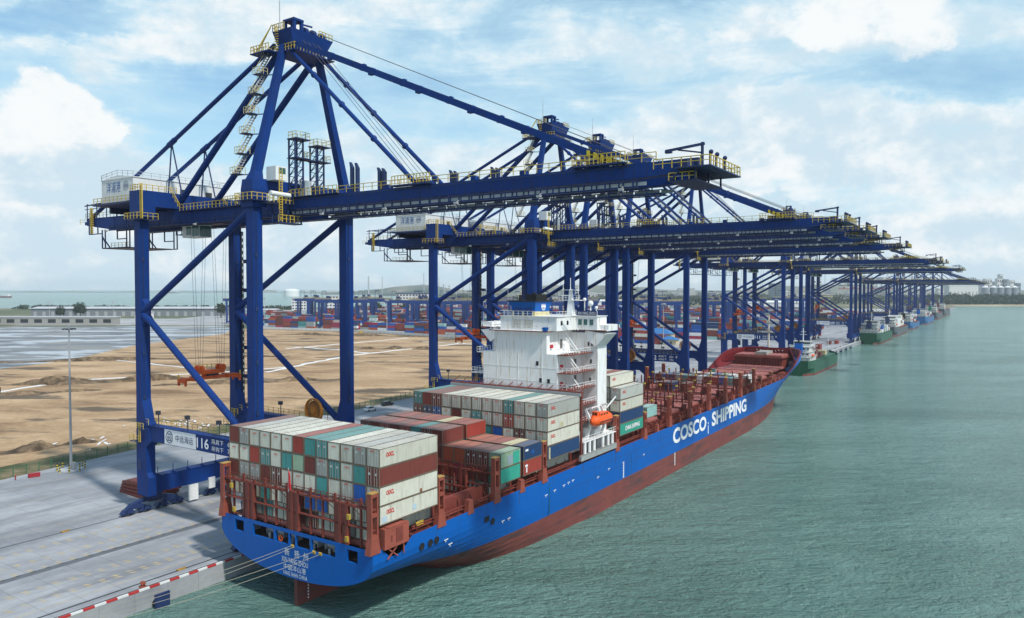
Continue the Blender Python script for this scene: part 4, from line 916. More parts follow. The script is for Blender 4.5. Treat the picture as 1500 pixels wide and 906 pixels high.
def SP(mb, name, m, par=ship, smooth=False): return mb.build(name, m, par, None, smooth)
ys = [-1.4, -1.0, 0, 2, 4, 6.5, 9, 12, 15, 18, 22, 26, 30, 35, 40, 45, 50, 55, 60] + [60 + k * 10 for k in range(1, 10)] + [155, 160, 165, 170, 175, 180, 185, 190, 195, 200, 205, 210, 215, 219, 223, 227, 231, 235, 239, 243, 246, 249, 252, 254, 256, 258, 260, 262, 264, 265, 266]
hb = Sb()
def levels(y):
    zp = 3.9 + trim(y); zt = ztop(y)
    return [-1.5, W0 - .02, 1.0, 2.2, 3.2, zp, zp + .6, zp + 1.3, zp + 2.2, zp + 3.2, zp + 4.2, zp + 5.2, zp + 6.2, zp + 6.2 + (zt - zp - 6.2) * .34, zp + 6.2 + (zt - zp - 6.2) * .67, zt]
grid = []
for y in ys:
    lv = levels(y); row = []
    zb = 4.0 - (y + 1.4) * 0.12 - max(0, y - 12) ** 1.35 * 0.12 if y < 60 else -50
    for z in lv:
        zz = max(z, zb); h = hw(y, zz) if zz > zb + 1e-4 else 0.0
        # notch in the starboard / port bulwark by the stern
        row.append((h, zz))
    grid.append(row)
# notch: lower the top between y = 1.2 and 7 (stern quarter opening)
def notch(y): return 9.3 if 1.6 <= y <= 4.2 else None
for i, y in enumerate(ys):
    n_ = notch(y)
    if n_: grid[i][-1] = (HB, n_)
vs = []; fs = []; ms = []
nl = len(grid[0])
for side in (1, -1):
    base = len(vs)
    for i, y in enumerate(ys):
        for (h, z) in grid[i]:
            if notch(y) and z > 9.3: z = 9.3
            vs.append((XC + side * h, y, z))
    for i in range(len(ys) - 1):
        for j in range(nl - 1):
            a = base + i * nl + j; f = (a, a + nl, a + nl + 1, a + 1)
            fs.append(f if side > 0 else f[::-1]); ms.append(1 if j < 5 else 0)
for f, m_ in zip(fs, ms): pass
b0 = len(hb.v); hb.v += [tuple(Vector(p) + hb.o) for p in vs]
for f, m_ in zip(fs, ms): hb.f.append([b0 + k for k in f]); hb.m.append(m_)
# transom with its openings
tz = [9.2, 10.45]
low = [(XC + h, z) for (h, z) in [(hw(-1.4, z), z) for z in (4.02, 4.15, 4.4, 4.8, 5.3, 6.0, 6.8, 7.6, 8.4)]]
zlo, zhi, ztt = 8.75, 10.42, 11.0
poly = [(x, YS, z) for (x, z) in low] + [(XC + HB, YS, zlo)]
poly += [(2 * XC - x, YS, z) for (x, _, z) in reversed(poly)]
hb.poly(poly, 0)
WIN = [(-28.93, -26.84), (-24.6, -19.95), (-19.49, -16.69), (-16.38, -15.26), (-14.99, -12.09), (-11.77, -7.02), (-4.73, -2.7)]
xe = [XC - HB] + [v for w in WIN for v in w] + [XC + HB]
for k in range(0, len(xe), 2): hb.poly([(xe[k], YS, zlo), (xe[k + 1], YS, zlo), (xe[k + 1], YS, zhi), (xe[k], YS, zhi)], 0)
hb.poly([(XC - HB, YS, zhi), (XC + HB, YS, zhi), (XC + HB, YS, ztt), (XC - HB, YS, ztt)], 0)
for (a, c) in WIN:   # thickness of the plating round each opening
    for (p_, q_) in (((a, zlo), (c, zlo)), ((c, zlo), (c, zhi)), ((c, zhi), (a, zhi)), ((a, zhi), (a, zlo))):
        hb.poly([(p_[0], YS, p_[1]), (q_[0], YS, q_[1]), (q_[0], YS + .35, q_[1]), (p_[0], YS + .35, p_[1])], 0)
hull = SP(hb, 'hull', [M_HULL, M_BOOT])
# mooring deck behind the openings
b = Sb(); b.box(XC - 15.6, XC + 15.6, YS + .4, 7, 8.3, 8.5, 0); b.box(XC - 15.6, XC + 15.6, 6.6, 7, 8.5, 10.9, 0)
SP(b, 'mooring_deck', [M_HOLD])
for k, x in enumerate((-27.8, -23.2, -21, -18.2, -13.6, -10.4, -8.5, -3.8)):
    b = Sb(); b.tube((x - .7, 1.2, 9.1), (x + .7, 1.2, 9.1), .45, 12); b.box(x - .9, x - .75, .6, 1.8, 8.5, 9.7); b.box(x + .75, x + .9, .6, 1.8, 8.5, 9.7); b.tube((x + 1.2, -.4, 8.5), (x + 1.2, -.4, 9.3), .2, 8); SP(b, 'mooring_winch', M_GREY)
b = Sb(); b.ring((-18.6, YS + .3, 9.25), .45, .18, 1, 16, .12); SP(b, 'lifebuoy', M_BOAT)
for x in (-15.7, -11.2, -9.9): b = Sb(); b.box(x - .3, x + .3, YS - .1, YS + .3, 8.5, 8.72); b.tube((x - .2, YS - .08, 8.85), (x + .2, YS - .08, 8.85), .14, 8); SP(b, 'fairlead', mat('ochre_yellow', (.45, .30, .04), .6, .2))
# main deck, hatch coamings, cross decks
b = Sb()
dk = []
for y in [0, 8, 20, 60, 120, 180, 205, 215, 222, 228, 234, 240, 246, 250, 254, 257, 261, 264]: dk.append((y, max(.05, hw(y, 10.5) - .12), 10.55 + trim(y) + (0 if y < 249 else min(5.2, (y - 249) * .6))))
v = []; f = []
for (y, h, z) in dk: v += [(XC - h, y, z), (XC + h, y, z)]
for i in range(len(dk) - 1): f.append((2 * i, 2 * i + 1, 2 * i + 3, 2 * i + 2))
b._add(v, f, 0); SP(b, 'main_deck', M_DECK)
b = Sb()
for s in (-1, 1):
    x = XC + s * 13.3; b.box(x - .12, x + .12, 9, 54, 10.6, 13.0); b.hexa([(x - .12, 72, 11), (x + .12, 72, 11), (x + .12, 214, 11.9), (x - .12, 214, 11.9), (x - .12, 72, 13.3), (x + .12, 72, 13.3), (x + .12, 214, 13.9), (x - .12, 214, 13.9)])
    for k in range(60):
        y = 10 + k * 3.4
        if 56 < y < 72: continue
        b.box(x + s * .12 - .05, x + s * .12 + .05, y, y + .15, 10.7, 12.9); b.bar((x + s * .1, y, 12.7), (x + s * 1.0, y, 10.8), .12, .12)
SP(b, 'hatch_coaming', M_DECK)
# side passage rails and pipes at the deck edge
b = Sb()
for s in (-1, 1):
    x = XC + s * 15.6
    b.rail([(x, 8, 11.0), (x, 54, 11.3)], 1.0, 2.4, .05); b.rail([(x, 73, 11.4), (x, 212, 12.2)], 1.0, 2.4, .05)
    for dz in (.3, .65): b.tube((x - s * .9, 8, 10.9 + dz), (x - s * .9, 212, 12.1 + dz), .14, 6)
SP(b, 'side_railing', M_DECK)
b = Sb()
for s in (1,): b.box(XC + HB - 1.2, XC + HB - 1.12, 8.6, 10.2, 11.5, 12.1)
SP(b, 'warning_board', M_YEL)
# hull openings and marks on the starboard side
b = Sb()
for (y, z) in ((8.5, 8.83), (10.4, 8.83), (11.8, 8.84), (26.1, 7.9)): b.tube((XC + HB + .01, y, z), (XC + HB + .04, y, z), .42, 16); b.ring((XC + HB + .04, y, z), .55, .13, 0, 16, .03)
b.box(XC + HB + .01, XC + HB + .05, 23.8, 25.1, 8.2, 9.1); SP(b, 'hull_opening', M_BLACK)
b = Sb()
for (y, z) in ((13.6, 8.2), (14.6, 7.3), (28.6, 7.1), (30.4, 7.1), (42.5, 8.2), (45.6, 8.4), (49, 8.6), (50.8, 8.7), (52.5, 8.8), (63, 7.2), (68, 7.9), (75, 7.9), (86, 7.6)): b.box(XC + HB + .01, XC + HB + .03, y, y + .9, z, z + .14); b.box(XC + HB + .01, XC + HB + .03, y + .3, y + .42, z - .3, z + .14)
for k in range(9): b.box(XC + HB + .012, XC + HB + .03, 75.3, 75.8, 4.6 + k * .36, 4.85 + k * .36)
for k in range(9): b.box(XC + HB + .012, XC + HB + .03, 105.3, 105.8, 1.4 + k * .36, 1.65 + k * .36)
SP(b, 'hull_mark', M_INK)
b = Sb(); b.box(XC + HB + .005, XC + HB + .025, 44.0, 44.2, 4.3, 10.2); b.box(XC + HB + .005, XC + HB + .025, 79.6, 79.75, 4.6, 9.2); SP(b, 'weld_line', mat('weld_green', (.01, .09, .12), .5))
b = Sb(); rr = random.Random(12)
for k in range(17): y = 12 + k * 11.6 + rr.uniform(-2, 2); b.box(XC + HB + .003, XC + HB + .012, y, y + .07, 9.4, 10.9 + trim(y))
for z in (7.4, 9.4): b.box(XC + HB + .003, XC + HB + .012, 50, 165, z, z + .06)
for y, h in ((34, 2.2), (57, 1.4), (71.5, 2.8), (90, 1.8), (96, 3.0), (140.6, 1.2), (172, 2.4), (185, 1.6)): b.box(XC + HB + .004, XC + HB + .013, y, y + .16, 10.8 + trim(y) - h, 10.9 + trim(y))
SP(b, 'plate_seam', mat('seam_rust', (.035, .055, .12), .7, .3))
HX = XC + HB + .02 + 16.08
lettering('COSCO', 24.6, 3.95, (HX, 104.2, 6.75), ship, M_INK, '+x', .035); lettering('SHIPPING', 33.2, 4.1, (HX, 133.4, 6.75), ship, M_INK, '+x', .035)
b = Sb(); b.box(XC + HB + .01, XC + HB + .03, 130.2, 130.7, 5.3, 7.6); b.box(XC + HB + .01, XC + HB + .03, 130.2, 130.7, 8.0, 8.5); SP(b, 'hull_mark', M_INK)
ty = YS - .02
lettering('新', 1.05, 1.1, (-17.45 + 16.08, ty, 7.15), ship, M_INK, '-y'); lettering('扬', 1.05, 1.1, (-15.35 + 16.08, ty, 7.15), ship, M_INK, '-y'); lettering('州', 1.05, 1.1, (-13.5 + 16.08, ty, 7.15), ship, M_INK, '-y')
lettering('XIN YANG ZHOU', 5.6, .75, (-18.1 + 16.08, ty, 6.15), ship, M_INK, '-y')
lettering('中國洋山港', 4.7, .85, (-17.65 + 16.08, ty, 5.1), ship, M_INK, '-y'); lettering('YANG SHAN CHINA', 5.2, .6, (-17.85 + 16.08, ty, 4.3), ship, M_INK, '-y')
b = Sb(); b.box(XC - .35, XC + .35, -.6, 7.5, -6, 3.6); b.box(XC - .4, XC + .4, 4.2, 4.35, -6, 3.31); b.tube((XC, 5.4, 3.2), (XC, 5.4, 5), .5, 10); ru = SP(b, 'rudder', M_BOOT)
b = Sb()
for k in range(6): b.box(XC + .36, XC + .38, 1.3, 1.5, .2 + k * .45, .45 + k * .45)
SP(b, 'draft_mark', M_INK, ru)
b = Sb(); b.box(.05 - 2.3, .55, 0.4, 5.2, 10.7, 13.5); b.box(-1.6, .6, 1.0, 4.6, 13.5, 13.6); b.bar((.3, 1.2, 9.2), (.3, 3.2, 10.7), .16, .16); b.bar((.3, 3.2, 9.2), (.3, 1.2, 10.7), .16, .16); b.bar((.3, 4.4, 9.2), (.3, 4.4, 10.7), .16, .16)
lk = SP(b, 'deck_locker', mat('locker_red', (.30, .075, .05), .6, .15, .5, (.12, .03, .02), .5))
b = Sb(); b.box(.55, .59, 2.6, 4.0, 11.2, 13.2); b.box(.55, .6, 1.6, 1.9, 11.6, 12.4); SP(b, 'locker_door', M_DECK, lk)
# lashing bridges
def lashing(y, z0, z1, zs, name='lashing_bridge', panels=(), rail=True, dirn=1, mid=None):
    """beams across the ship between columns at every container gap; side towers with slotted holes"""
    b = Sb(); n = 13; w = 32.15 / n
    zm = z1 if mid is None else mid
    for k in range(n + 1):
        x = -32.1 + k * w; big = k in (0, n)
        if not big: b.box(x - .14, x + .14, y - .14, y + .14, z0, zm + (1.2 if k % 2 == 0 else .5) + (1.2 if mid is not None else 0))
    b.box(-32.1, 0, y - .35, y + .35, zm - .1, zm + .12); b.box(-32.1, 0, y - .3, y + .3, (z0 + zm) / 2 - .1, (z0 + zm) / 2 + .05) if zm - z0 > 4 else None
    if rail: b.rail([(-32, y - .35, zm + .12), (-.1, y - .35, zm + .12)], 1.0, 1.23, .04)
    for k in range(n):
        x = -32.1 + (k + .5) * w
        if k % 1 == 0: b.bar((x - w * .4, y + .1, zm), (x + w * .4, y + .1, zm - 1.1), .06, .06)
    o = SP(b, name, M_DECK)
    if mid is not None:
        for k in range(1, n, 2): y_ = Sb(); x = -32.1 + k * w; y_.box(x - .3, x + .3, y - .3, y + .3, zm + 1.7, zm + 2.1); SP(y_, 'post_cap', M_YEL, o)  # plain yellow knobs capping every other column, no lamps
    for (xa, xb) in panels:
        p_ = Sb(); 
        for i in range(4): d = (xb - xa) / 4; p_.box(xa + i * d + .05, xa + (i + 1) * d - .05, y - .3 - (.1 if i % 2 else 0), y + .2, z0, zm + .05)
        SP(p_, 'bridge_panel', M_DECK, o)
    for s, x in ((-1, -31.75), (1, -.3)):
        t_ = Sb()
        for dy in (-.55, .55): t_.box(x - .42, x + .42, y + dy - .12, y + dy + .12, z0, zs)
        for zz in (z0 + 1.8, (z0 + 1.8 + zs) / 2, zs - .25): t_.box(x - .42, x + .42, y - .45, y + .45, zz - .25, zz + .25)
        t_.hexa([(x - .5, y - 1.0, z0 - .5), (x + .5, y - 1.0, z0 - .5), (x + .5, y + 1.0, z0 - .5), (x - .5, y + 1.0, z0 - .5), (x - .45, y - .65, z0 + 1.8), (x + .45, y - .65, z0 + 1.8), (x + .45, y + .65, z0 + 1.8), (x - .45, y + .65, z0 + 1.8)])
        SP(t_, 'side_tower', mat('tower_red', (.27, .065, .042), .6, .15, .5, (.12, .03, .02), .5), o)
        c = Sb(); c.box(x - .46, x + .46, y - .7, y + .7, zs, zs + .12); SP(c, 'tower_cap', mat('cap_ochre', (.42, .25, .07), .6), o)
    return o
lashing(-1.0, 11.0, 16.4, 18.6, panels=((-26.7, -24.45), (-16.9, -14.5), (-7.1, -4.6)))
lashing(12.95, 11.0, 16.2, 17.9)
for y, zs in ((20.2, 12.8), (35, 12.8)):
    for s, x in ((-1, -31.75), (1, -.3)): b = Sb(); b.hexa([(x - .45, y - .8, 10.6), (x + .45, y - .8, 10.6), (x + .45, y + .8, 10.6), (x - .45, y + .8, 10.6), (x - .4, y - .5, zs), (x + .4, y - .5, zs), (x + .4, y + .5, zs), (x - .4, y + .5, zs)]); SP(b, 'side_pedestal', MATS['tower_red'])
lashing(27.35, 11.1, 15.3, 18.0, panels=((-8.2, -5.8),), rail=True)
lashing(42.35, 11.2, 16.0, 18.1)
b = Sb(); b.box(-32.5, -.1, 56.6, 57.3, 24.3, 25.3); b.box(-32.5, -.1, 56.4, 57.4, 25.3, 25.4)
for k in range(14): x = -32.2 + k * 2.45; b.box(x - .15, x + .15, 56.7, 57.2, 11.4, 24.4); b.bar((x, 56.5, 25.4), (x + .8, 58.2, 26.6), .12, .12)
SP(b, 'lashing_bridge', M_DECK); b = Sb(); b.box(-32.5, -.1, 56.2, 56.42, 24.6, 25.2); SP(b, 'bridge_beam', M_GREY)
lashing(72.5, 11.4, 16.5, 18.5); lashing(87.3, 11.5, 15.4, 17.2)
for y, zm, zs in ((102.5, 17.4, 19.0), (117, 17.3, 18.6), (131.8, 17.5, 19.1), (146.5, 17.6, 19.3), (161.3, 17.6, 19.4), (175.8, 17.4, 19.3)):
    lashing(y, 11.7 + .004 * y, zm, zs, panels=((-26.5, -24.3), (-7.2, -4.9)) if y < 150 else (), mid=zm - 1.6)
for y in (95, 109.8, 124.4, 139.2, 154, 168.6, 183, 190, 197, 203, 209, 215.5, 222, 228):
    for s, x in ((-1, -31.75), (1, -.4)): b = Sb(); x = x if y < 190 else XC + s * (hw(y, 11.5) - .5); b.hexa([(x - .4, y - .7, 11.2), (x + .4, y - .7, 11.2), (x + .4, y + .7, 11.2), (x - .4, y + .7, 11.2), (x - .35, y - .4, 13.3), (x + .35, y - .4, 13.3), (x + .35, y + .4, 13.3), (x - .35, y + .4, 13.3)]); SP(b, 'side_pedestal', MATS['tower_red'])
# hatch covers, three across, two lengths between bridges
def hatch(x0, x1, y0, y1, z):
    b = Sb(); b.box(x0, x1, y0, y1, z - .75, z)
    nx = max(2, int((x1 - x0) / 2.45))
    for k in range(nx + 1):
        for yy in (y0 + .15, (y0 + y1) / 2, y1 - .35): xx = x0 + .1 + k * (x1 - x0 - .5) / nx; b.box(xx, xx + .3, yy, yy + .2, z, z + .22)
    b.box(x0 - .05, x1 + .05, y0 - .06, y0, z - .5, z - .3); return SP(b, 'hatch_cover', M_HATCH)
HY = [(74, 86.5), (88.6, 101.3), (103.8, 116), (118.3, 130.6), (133, 145.4), (147.9, 160.2), (162.6, 174.8), (177, 188), (189.5, 201.5), (203.5, 214.5), (216.5, 226), (227, 236.6)]
for y0, y1 in HY:
    ws = [(-29.3, -20.7), (-20.4, -11.8), (-11.5, -2.9)] if y1 < 210 else [(-26.5, -19.8), (-19.5, -12.7), (-12.4, -5.6)]
    for (xa, xb) in ws: hatch(xa, xb, y0, y1, 13.55 + .004 * y0)
for (y0, y1) in ((0.3, 11.9), (28.4, 41.5), (43.4, 55.6)):
    for (xa, xb) in ((-29.3, -20.7), (-20.4, -11.8), (-11.5, -2.9)): hatch(xa, xb, y0, y1, 11.25 if y0 < 1 else 10.68)
# open hold between the two stern stacks
b = Sb(); b.box(-29, -3.2, 14.2, 26.6, 10.56, 10.66, 0); b.box(-29.4, -29, 14, 26.8, 10.6, 13, 1); b.box(-3.2, -2.9, 14, 26.8, 10.6, 13, 1); b.box(-29, -3.2, 14, 14.3, 10.6, 12.2, 1)
SP(b, 'open_hold', [M_HOLD, M_DECK])
b = Sb()
for k in range(10): x = -27.6 + k * 2.44; b.box(x - .1, x + .1, 26.2, 26.5, 10.6, 14.6)
b.box(-29, -3, 26.1, 26.5, 12.4, 12.7); b.tube((-3.6, 15, 12.9), (-3.6, 26, 12.9), .25, 8); SP(b, 'cell_guide', M_DECK)
# deck clutter: ventilators, lashing bins, pipes between the forward hatches
rr = random.Random(17); M_BIN = [mat('bin_teal', (.10, .28, .25), .6, .2), mat('bin_grey', (.30, .30, .29), .6, .2), M_DECK, mat('bin_rust', (.22, .09, .05), .8, .3)]
for (y0, y1) in HY[1:9]:
    for k in range(6):
        x = rr.choice([rr.uniform(-31, -29.8), rr.uniform(-2.4, -1.2), rr.uniform(-28, -4)]); y = y1 + rr.uniform(.4, 1.6); b = Sb(); z = 11.4 + .005 * y
        if rr.random() < .5: b.tube((x, y, z), (x, y, z + 2.6), .28, 8); b.tube((x, y, z + 2.5), (x, y, z + 3.1), .5, 10, 0, .35); SP(b, 'deck_ventilator', M_DECK)
        else: b.box(x - .7, x + .7, y - .4, y + .4, z + 2.2, z + 3.2); b.box(x - .75, x + .75, y - .45, y + .45, z + 3.2, z + 3.28); b.box(x - .6, x - .5, y - .3, y + .3, z, z + 2.2); b.box(x + .5, x + .6, y - .3, y + .3, z, z + 2.2); SP(b, 'lashing_bin', rr.choice(M_BIN))
    b = Sb(); z = 13.6 + .004 * y0
    for k in range(9):
        x = rr.uniform(-28, -4); L_ = rr.uniform(1, 4); b.bar((x, rr.uniform(y0 + 1, y1 - 1), z + .1), (x + L_ * .3, rr.uniform(y0 + 1, y1 - 1), z + .12), .14, .14)
    o_ = SP(b, 'lashing_rod', mat('rod_rust', (.12, .05, .03), .8, .3)); o_['kind'] = 'stuff'
    for x in (-30.6, -1.6):
        b = Sb()
        for dz in (0, .4, .8): b.bar((x, y0 - 1, 12 + dz + .004 * y0), (x, y1 + 1, 12 + dz + .004 * y0), .16, .16)
        for k in range(6): yy = y0 + k * (y1 - y0) / 5; b.box(x - .5, x + .5, yy - .08, yy + .08, 11.4 + .004 * y0, 13.2 + .004 * y0)
        SP(b, 'deck_pipe', M_DECK)
# forecastle: raised hatch, breakwater, curved bulwark, mast
b = Sb(); b.box(-25.6, -6.6, 238, 249, 13.2, 17.4); b.box(-26.2, -6.0, 237.4, 249.6, 17.4, 17.9)
for k in range(17): x = -25.2 + k * 1.1; b.box(x, x + .25, 237.75, 238, 13.4, 17.3)
SP(b, 'raised_coaming', M_DECK)
for (xa, xb) in ((-25.4, -19.4), (-19.1, -13.2), (-12.9, -6.8)): hatch(xa, xb, 238, 249, 18.7)
b = Sb(); b.box(-17.2, -12.8, 238.4, 248, 18.75, 19.9); b.box(-17.2, -12.8, 238.2, 238.4, 18.8, 19.95); SP(b, 'deck_crate', mat('crate_grey', (.30, .30, .27), .7, .2))
for s in (-1, 1):
    b = Sb(); YB = (212, 218, 224, 229, 234, 238, 242, 246, 249, 252, 254.5, 257, 259, 261, 262.5, 263.8, 264.8); nz = 6; v = []
    for y in YB:
        zt_ = ztop(y); zl = max(12.2, zt_ - 6.5)
        for k in range(nz):
            z = zl + (zt_ + .12 - zl) * k / (nz - 1); h = max(0, hw(y, min(z, zt_)) - .5); v.append((XC + s * h, y - .2, z))
        v.append((XC + s * max(0, hw(y, zt_) + .06), y, zt_ + .12))
    n_ = nz + 1; b._add(v, [(i * n_ + k, (i + 1) * n_ + k, (i + 1) * n_ + k + 1, i * n_ + k + 1) for i in range(len(YB) - 1) for k in range(n_ - 1)], 0)
    SP(b, 'bow_bulwark', M_REDDK)
b = Sb(); b.hexa([(-26.5, 252, 15.5), (-5.7, 252, 15.5), (-5.7, 252.5, 15.5), (-26.5, 252.5, 15.5), (-25.3, 252, 20.8), (-6.6, 252, 20.8), (-6.6, 252.5, 20.8), (-25.3, 252.5, 20.8)])
for s in (-1, 1):
    xa = XC + s * 9.3; xb = XC + s * 14.6; b.hexa([(xa + s * 1.2, 252, 15.5), (xb, 238, 15), (xb, 238.4, 15), (xa + s * 1.2, 252.5, 15.5), (xa, 252, 20.8), (xb, 238, 16.6), (xb, 238.4, 16.6), (xa, 252.5, 20.8)])
bw = SP(b, 'breakwater', M_REDDK)
d = Sb(); rr = random.Random(3)
for k in range(16): x = -20.5 + (k % 8) * 1.5 + rr.uniform(-.4, .4); z = 18.3 + (k // 8) * 1.1 + rr.uniform(-.3, .4); d.tube((x, 251.99, z), (x, 251.93, z), .23, 10)
SP(d, 'drain_hole', M_WHITE, bw)
for s in (-1, 1):
    b = Sb(); b.box(XC + s * 5 - 1.2, XC + s * 5 + 1.2, 254.5, 257.5, 15, 17); b.tube((XC + s * 5 - 1.6, 256, 17), (XC + s * 5 + 1.6, 256, 17), .9, 12); SP(b, 'anchor_windlass', M_DECK)
b = Sb(); b.tube((-16.1, 254, 15), (-16.1, 254, 34.4), .55, 10, 0, .3); b.box(-17.4, -14.8, 253.4, 254.6, 27.5, 27.7); b.box(-17, -15.2, 253.5, 254.5, 31.5, 31.7); b.tube((-16.1, 254, 34.4), (-16.1, 254, 36.2), .08, 6)
b.rail([(-17.3, 253.5, 27.7), (-14.9, 253.5, 27.7)], 1, .8, .04); SP(b, 'bow_mast', mat('mast_buff', (.55, .53, .45), .6, .1))
# ----------------------------- superstructure
sup = SP((lambda b: (b.box(-24.6, -6.2, 57.6, 70.5, 11.3, 32.4), b.box(-24.4, -6.4, 57.62, 57.66, 26.6, 26.62), b.box(-21.7, -8.7, 57.6, 70.5, 32.4, 37.0),
    b.box(-29.5, -2.45, 68, 72.2, 11.4, 34), b.box(-25.2, -2.45, 68.02, 72.1, 34, 36.4),
    [b.box(-24.6, -6.2, 57.55, 57.6, z, z + .05) for z in (17, 20, 23, 26.7, 29.5)], [b.box(x, x + .05, 57.55, 57.6, 14, 32.3) for x in (-21, -15.6, -9.8)], b)[-1])(Sb()), 'superstructure', M_SHIPW)
b = Sb(); b.hexa([(-5.0, 67.2, 35.2), (-2.45, 67.2, 33.6), (-2.45, 72, 33.6), (-5.0, 72, 35.2), (-5.0, 67.2, 36.9), (.02, 67.2, 36.3), (.02, 72, 36.3), (-5.0, 72, 36.9)]); b.hexa([(-29.6, 67.2, 33.6), (-27, 67.2, 35.2), (-27, 72, 35.2), (-29.6, 72, 33.6), (-32.2, 67.2, 36.3), (-27, 67.2, 36.9), (-27, 72, 36.9), (-32.2, 72, 36.3)])
b.box(-32.2, .05, 67.2, 72.4, 36.9, 37.05); b.box(-22.4, -8.2, 57.0, 67.2, 36.95, 37.06); b.box(-2.4, .06, 68, 72.3, 37.05, 38.1); b.box(-32.2, -29.7, 68, 72.3, 37.05, 38.1); b.box(-9, 0, 72.25, 72.4, 37.05, 38.2); b.box(-32, -23, 72.25, 72.4, 37.05, 38.2)
SP(b, 'bridge_wing', M_SHIPW, sup)
b = Sb(); b.box(-32.2, .05, 67.12, 67.2, 36.85, 37.08); b.box(-22.5, -8.1, 56.9, 57.0, 36.88, 37.08); b.box(-8.2, -8.1, 57, 67.2, 36.88, 37.08); SP(b, 'deck_edge', M_DECK, sup)
b = Sb(); b.box(-20.7, -6.9, 58.5, 70, 37.06, 39.95); b.box(-20.9, -6.7, 58.3, 70.3, 39.95, 40.05); b.box(-6.9, -1.9, 66.6, 71, 37.06, 39.9); b.box(-7, -1.7, 66.4, 71.2, 39.9, 40.0); br = SP(b, 'wheelhouse', M_SHIPW, sup)
b = Sb()
for (xa, xb) in ((-17.65, -15.46), (-14.81, -12.53)):
    b.box(xa, xb, 58.44, 58.5, 37.5, 39.2)
    for k in range(3): b.box(xa + (xb - xa) * k / 3, xa + (xb - xa) * k / 3 + .06, 58.40, 58.44, 37.5, 39.2)
SP(b, 'louvre', mat('louvre_grey', (.48, .47, .43), .6, .1), br)
for x in (-5.9, -4.6, -3.2): b = Sb(); b.box(x - .42, x + .42, 66.54, 66.6, 38.1, 39.3); SP(b, 'window', M_GLASS, br)
for y in (60.5, 63): b = Sb(); b.box(-6.9, -6.84, y - .35, y + .35, 38.2, 39.1); SP(b, 'window', M_GLASSD, br)
b = Sb(); b.box(-6.6, -1.9, 71, 71.05, 40, 41.2); b.box(-6.6, -1.9, 66.42, 66.46, 40.05, 41.1); nb = SP(b, 'name_board', mat('board_navy', (.012, .03, .12), .5), sup)
lettering('XIN YANG ZHOU', 4.2, .62, (-6.35 + 16.08, 66.40, 40.25), nb, M_INK, '-y')
# portholes, doors, red boxes, balconies and stairs on the recessed side
for (x, z) in ((-10.9, 30.4), (-10.1, 26.98), (-8.2, 26.9)): b = Sb(); b.box(x - .3, x + .3, 57.5, 57.56, z - .45, z + .45); SP(b, 'window', M_GLASSD, sup)
for (x, z) in ((-4.6, 34.0), (-3.8, 34.0), (-4.0, 30.4), (-4.2, 26.5)): b = Sb(); b.box(x - .2, x + .2, 67.95, 68.0, z - .4, z + .4); SP(b, 'window', M_GLASSD, sup)
for (y, z) in ((60.5, 33.2), (65, 29.1), (65, 25.7), (65, 22.4), (64, 19.0)): b = Sb(); b.box(-6.2, -6.12, y - .45, y + .45, z, z + 1.9) if z < 32 else b.box(-8.7, -8.62, y + 2.5, y + 3.4, z, z + 1.9); SP(b, 'door', mat('door_grey', (.16, .15, .14), .6), sup)
for (x, y, z) in ((-8.62, 59.2, 33.9), (-6.1, 58.9, 29.9), (-6.1, 58.9, 26.4), (-6.1, 58.9, 22.9), (-6.1, 60.0, 18.9)): b = Sb(); b.box(x, x + .35, y - .35, y + .35, z - .35, z + .35); SP(b, 'fire_hose_box', mat('box_red', (.5, .02, .03), .5), sup)
for k, (z, xb) in enumerate(((32.4, -3.6), (28.75, -3.0), (25.4, -3.0), (22.0, -2.8), (18.6, -2.2))):
    b = Sb(); b.box(-6.2, xb, 57.6, 68, z - .15, z); SP(b, 'side_deck', M_SHIPW, sup)
    b = Sb(); b.box(-6.2, xb, 57.55, 57.6, z - .16, z + .02); b.box(xb, xb + .05, 57.6, 68, z - .16, z + .02); b.box(-6.1, xb - .05, 57.7, 67.9, z, z + .02); SP(b, 'deck_edge', M_DECK, sup)
    r = Sb(); r.rail([(-6.1, 57.7, z), (xb - .05, 57.7, z), (xb - .05, 67.9, z)], 1.05, 1.0, .035); SP(r, 'railing', M_SHIPW, sup)
    if k < 5:
        z2 = z + 3.3; s_ = Sb()
        for dx in (0, .8): s_.bar((-4.9 + dx, 58.9, z2), (-4.9 + dx, 63.2, z), .08, .28)
        for j in range(11): s_.box(-4.9, -4.1, 59 + j * .4, 59.25 + j * .4, z2 - .25 - j * .3, z2 - .2 - j * .3)
        s_.bar((-4.9, 58.9, z2 + 1), (-4.9, 63.2, z + 1), .05, .05); SP(s_, 'stairway', M_SHIPW, sup)
for (xa, z) in ((-26.6, 32.1), (-28, 27.6)):
    b = Sb(); b.box(xa, -24.6, 58, 63, z - .15, z); SP(b, 'side_deck', M_SHIPW, sup)
    r = Sb(); r.rail([(-24.7, 58.05, z), (xa, 58.05, z), (xa, 63, z)], 1.05, 1, .035); SP(r, 'railing', M_SHIPW, sup)
r = Sb(); r.rail([(-8.2, 57.1, 37.06), (-22.3, 57.1, 37.06), (-22.3, 67.3, 37.06), (-32.1, 67.3, 37.06), (-32.1, 68, 37.06)], 1.05, 1.3, .035); r.rail([(-8.2, 57.1, 37.06), (-8.2, 67.3, 37.06), (-.1, 67.3, 37.06), (-.1, 68, 37.06)], 1.05, 1.1, .035)
r.rail([(-20.8, 58.4, 40.05), (-6.8, 58.4, 40.05), (-6.8, 66.5, 40.05), (-1.8, 66.5, 40.05)], 1.0, 1.2, .035); r.rail([(-20.8, 58.4, 40.05), (-20.8, 70, 40.05)], 1.0, 1.4, .035); SP(r, 'railing', M_SHIPW, sup)
s_ = Sb()
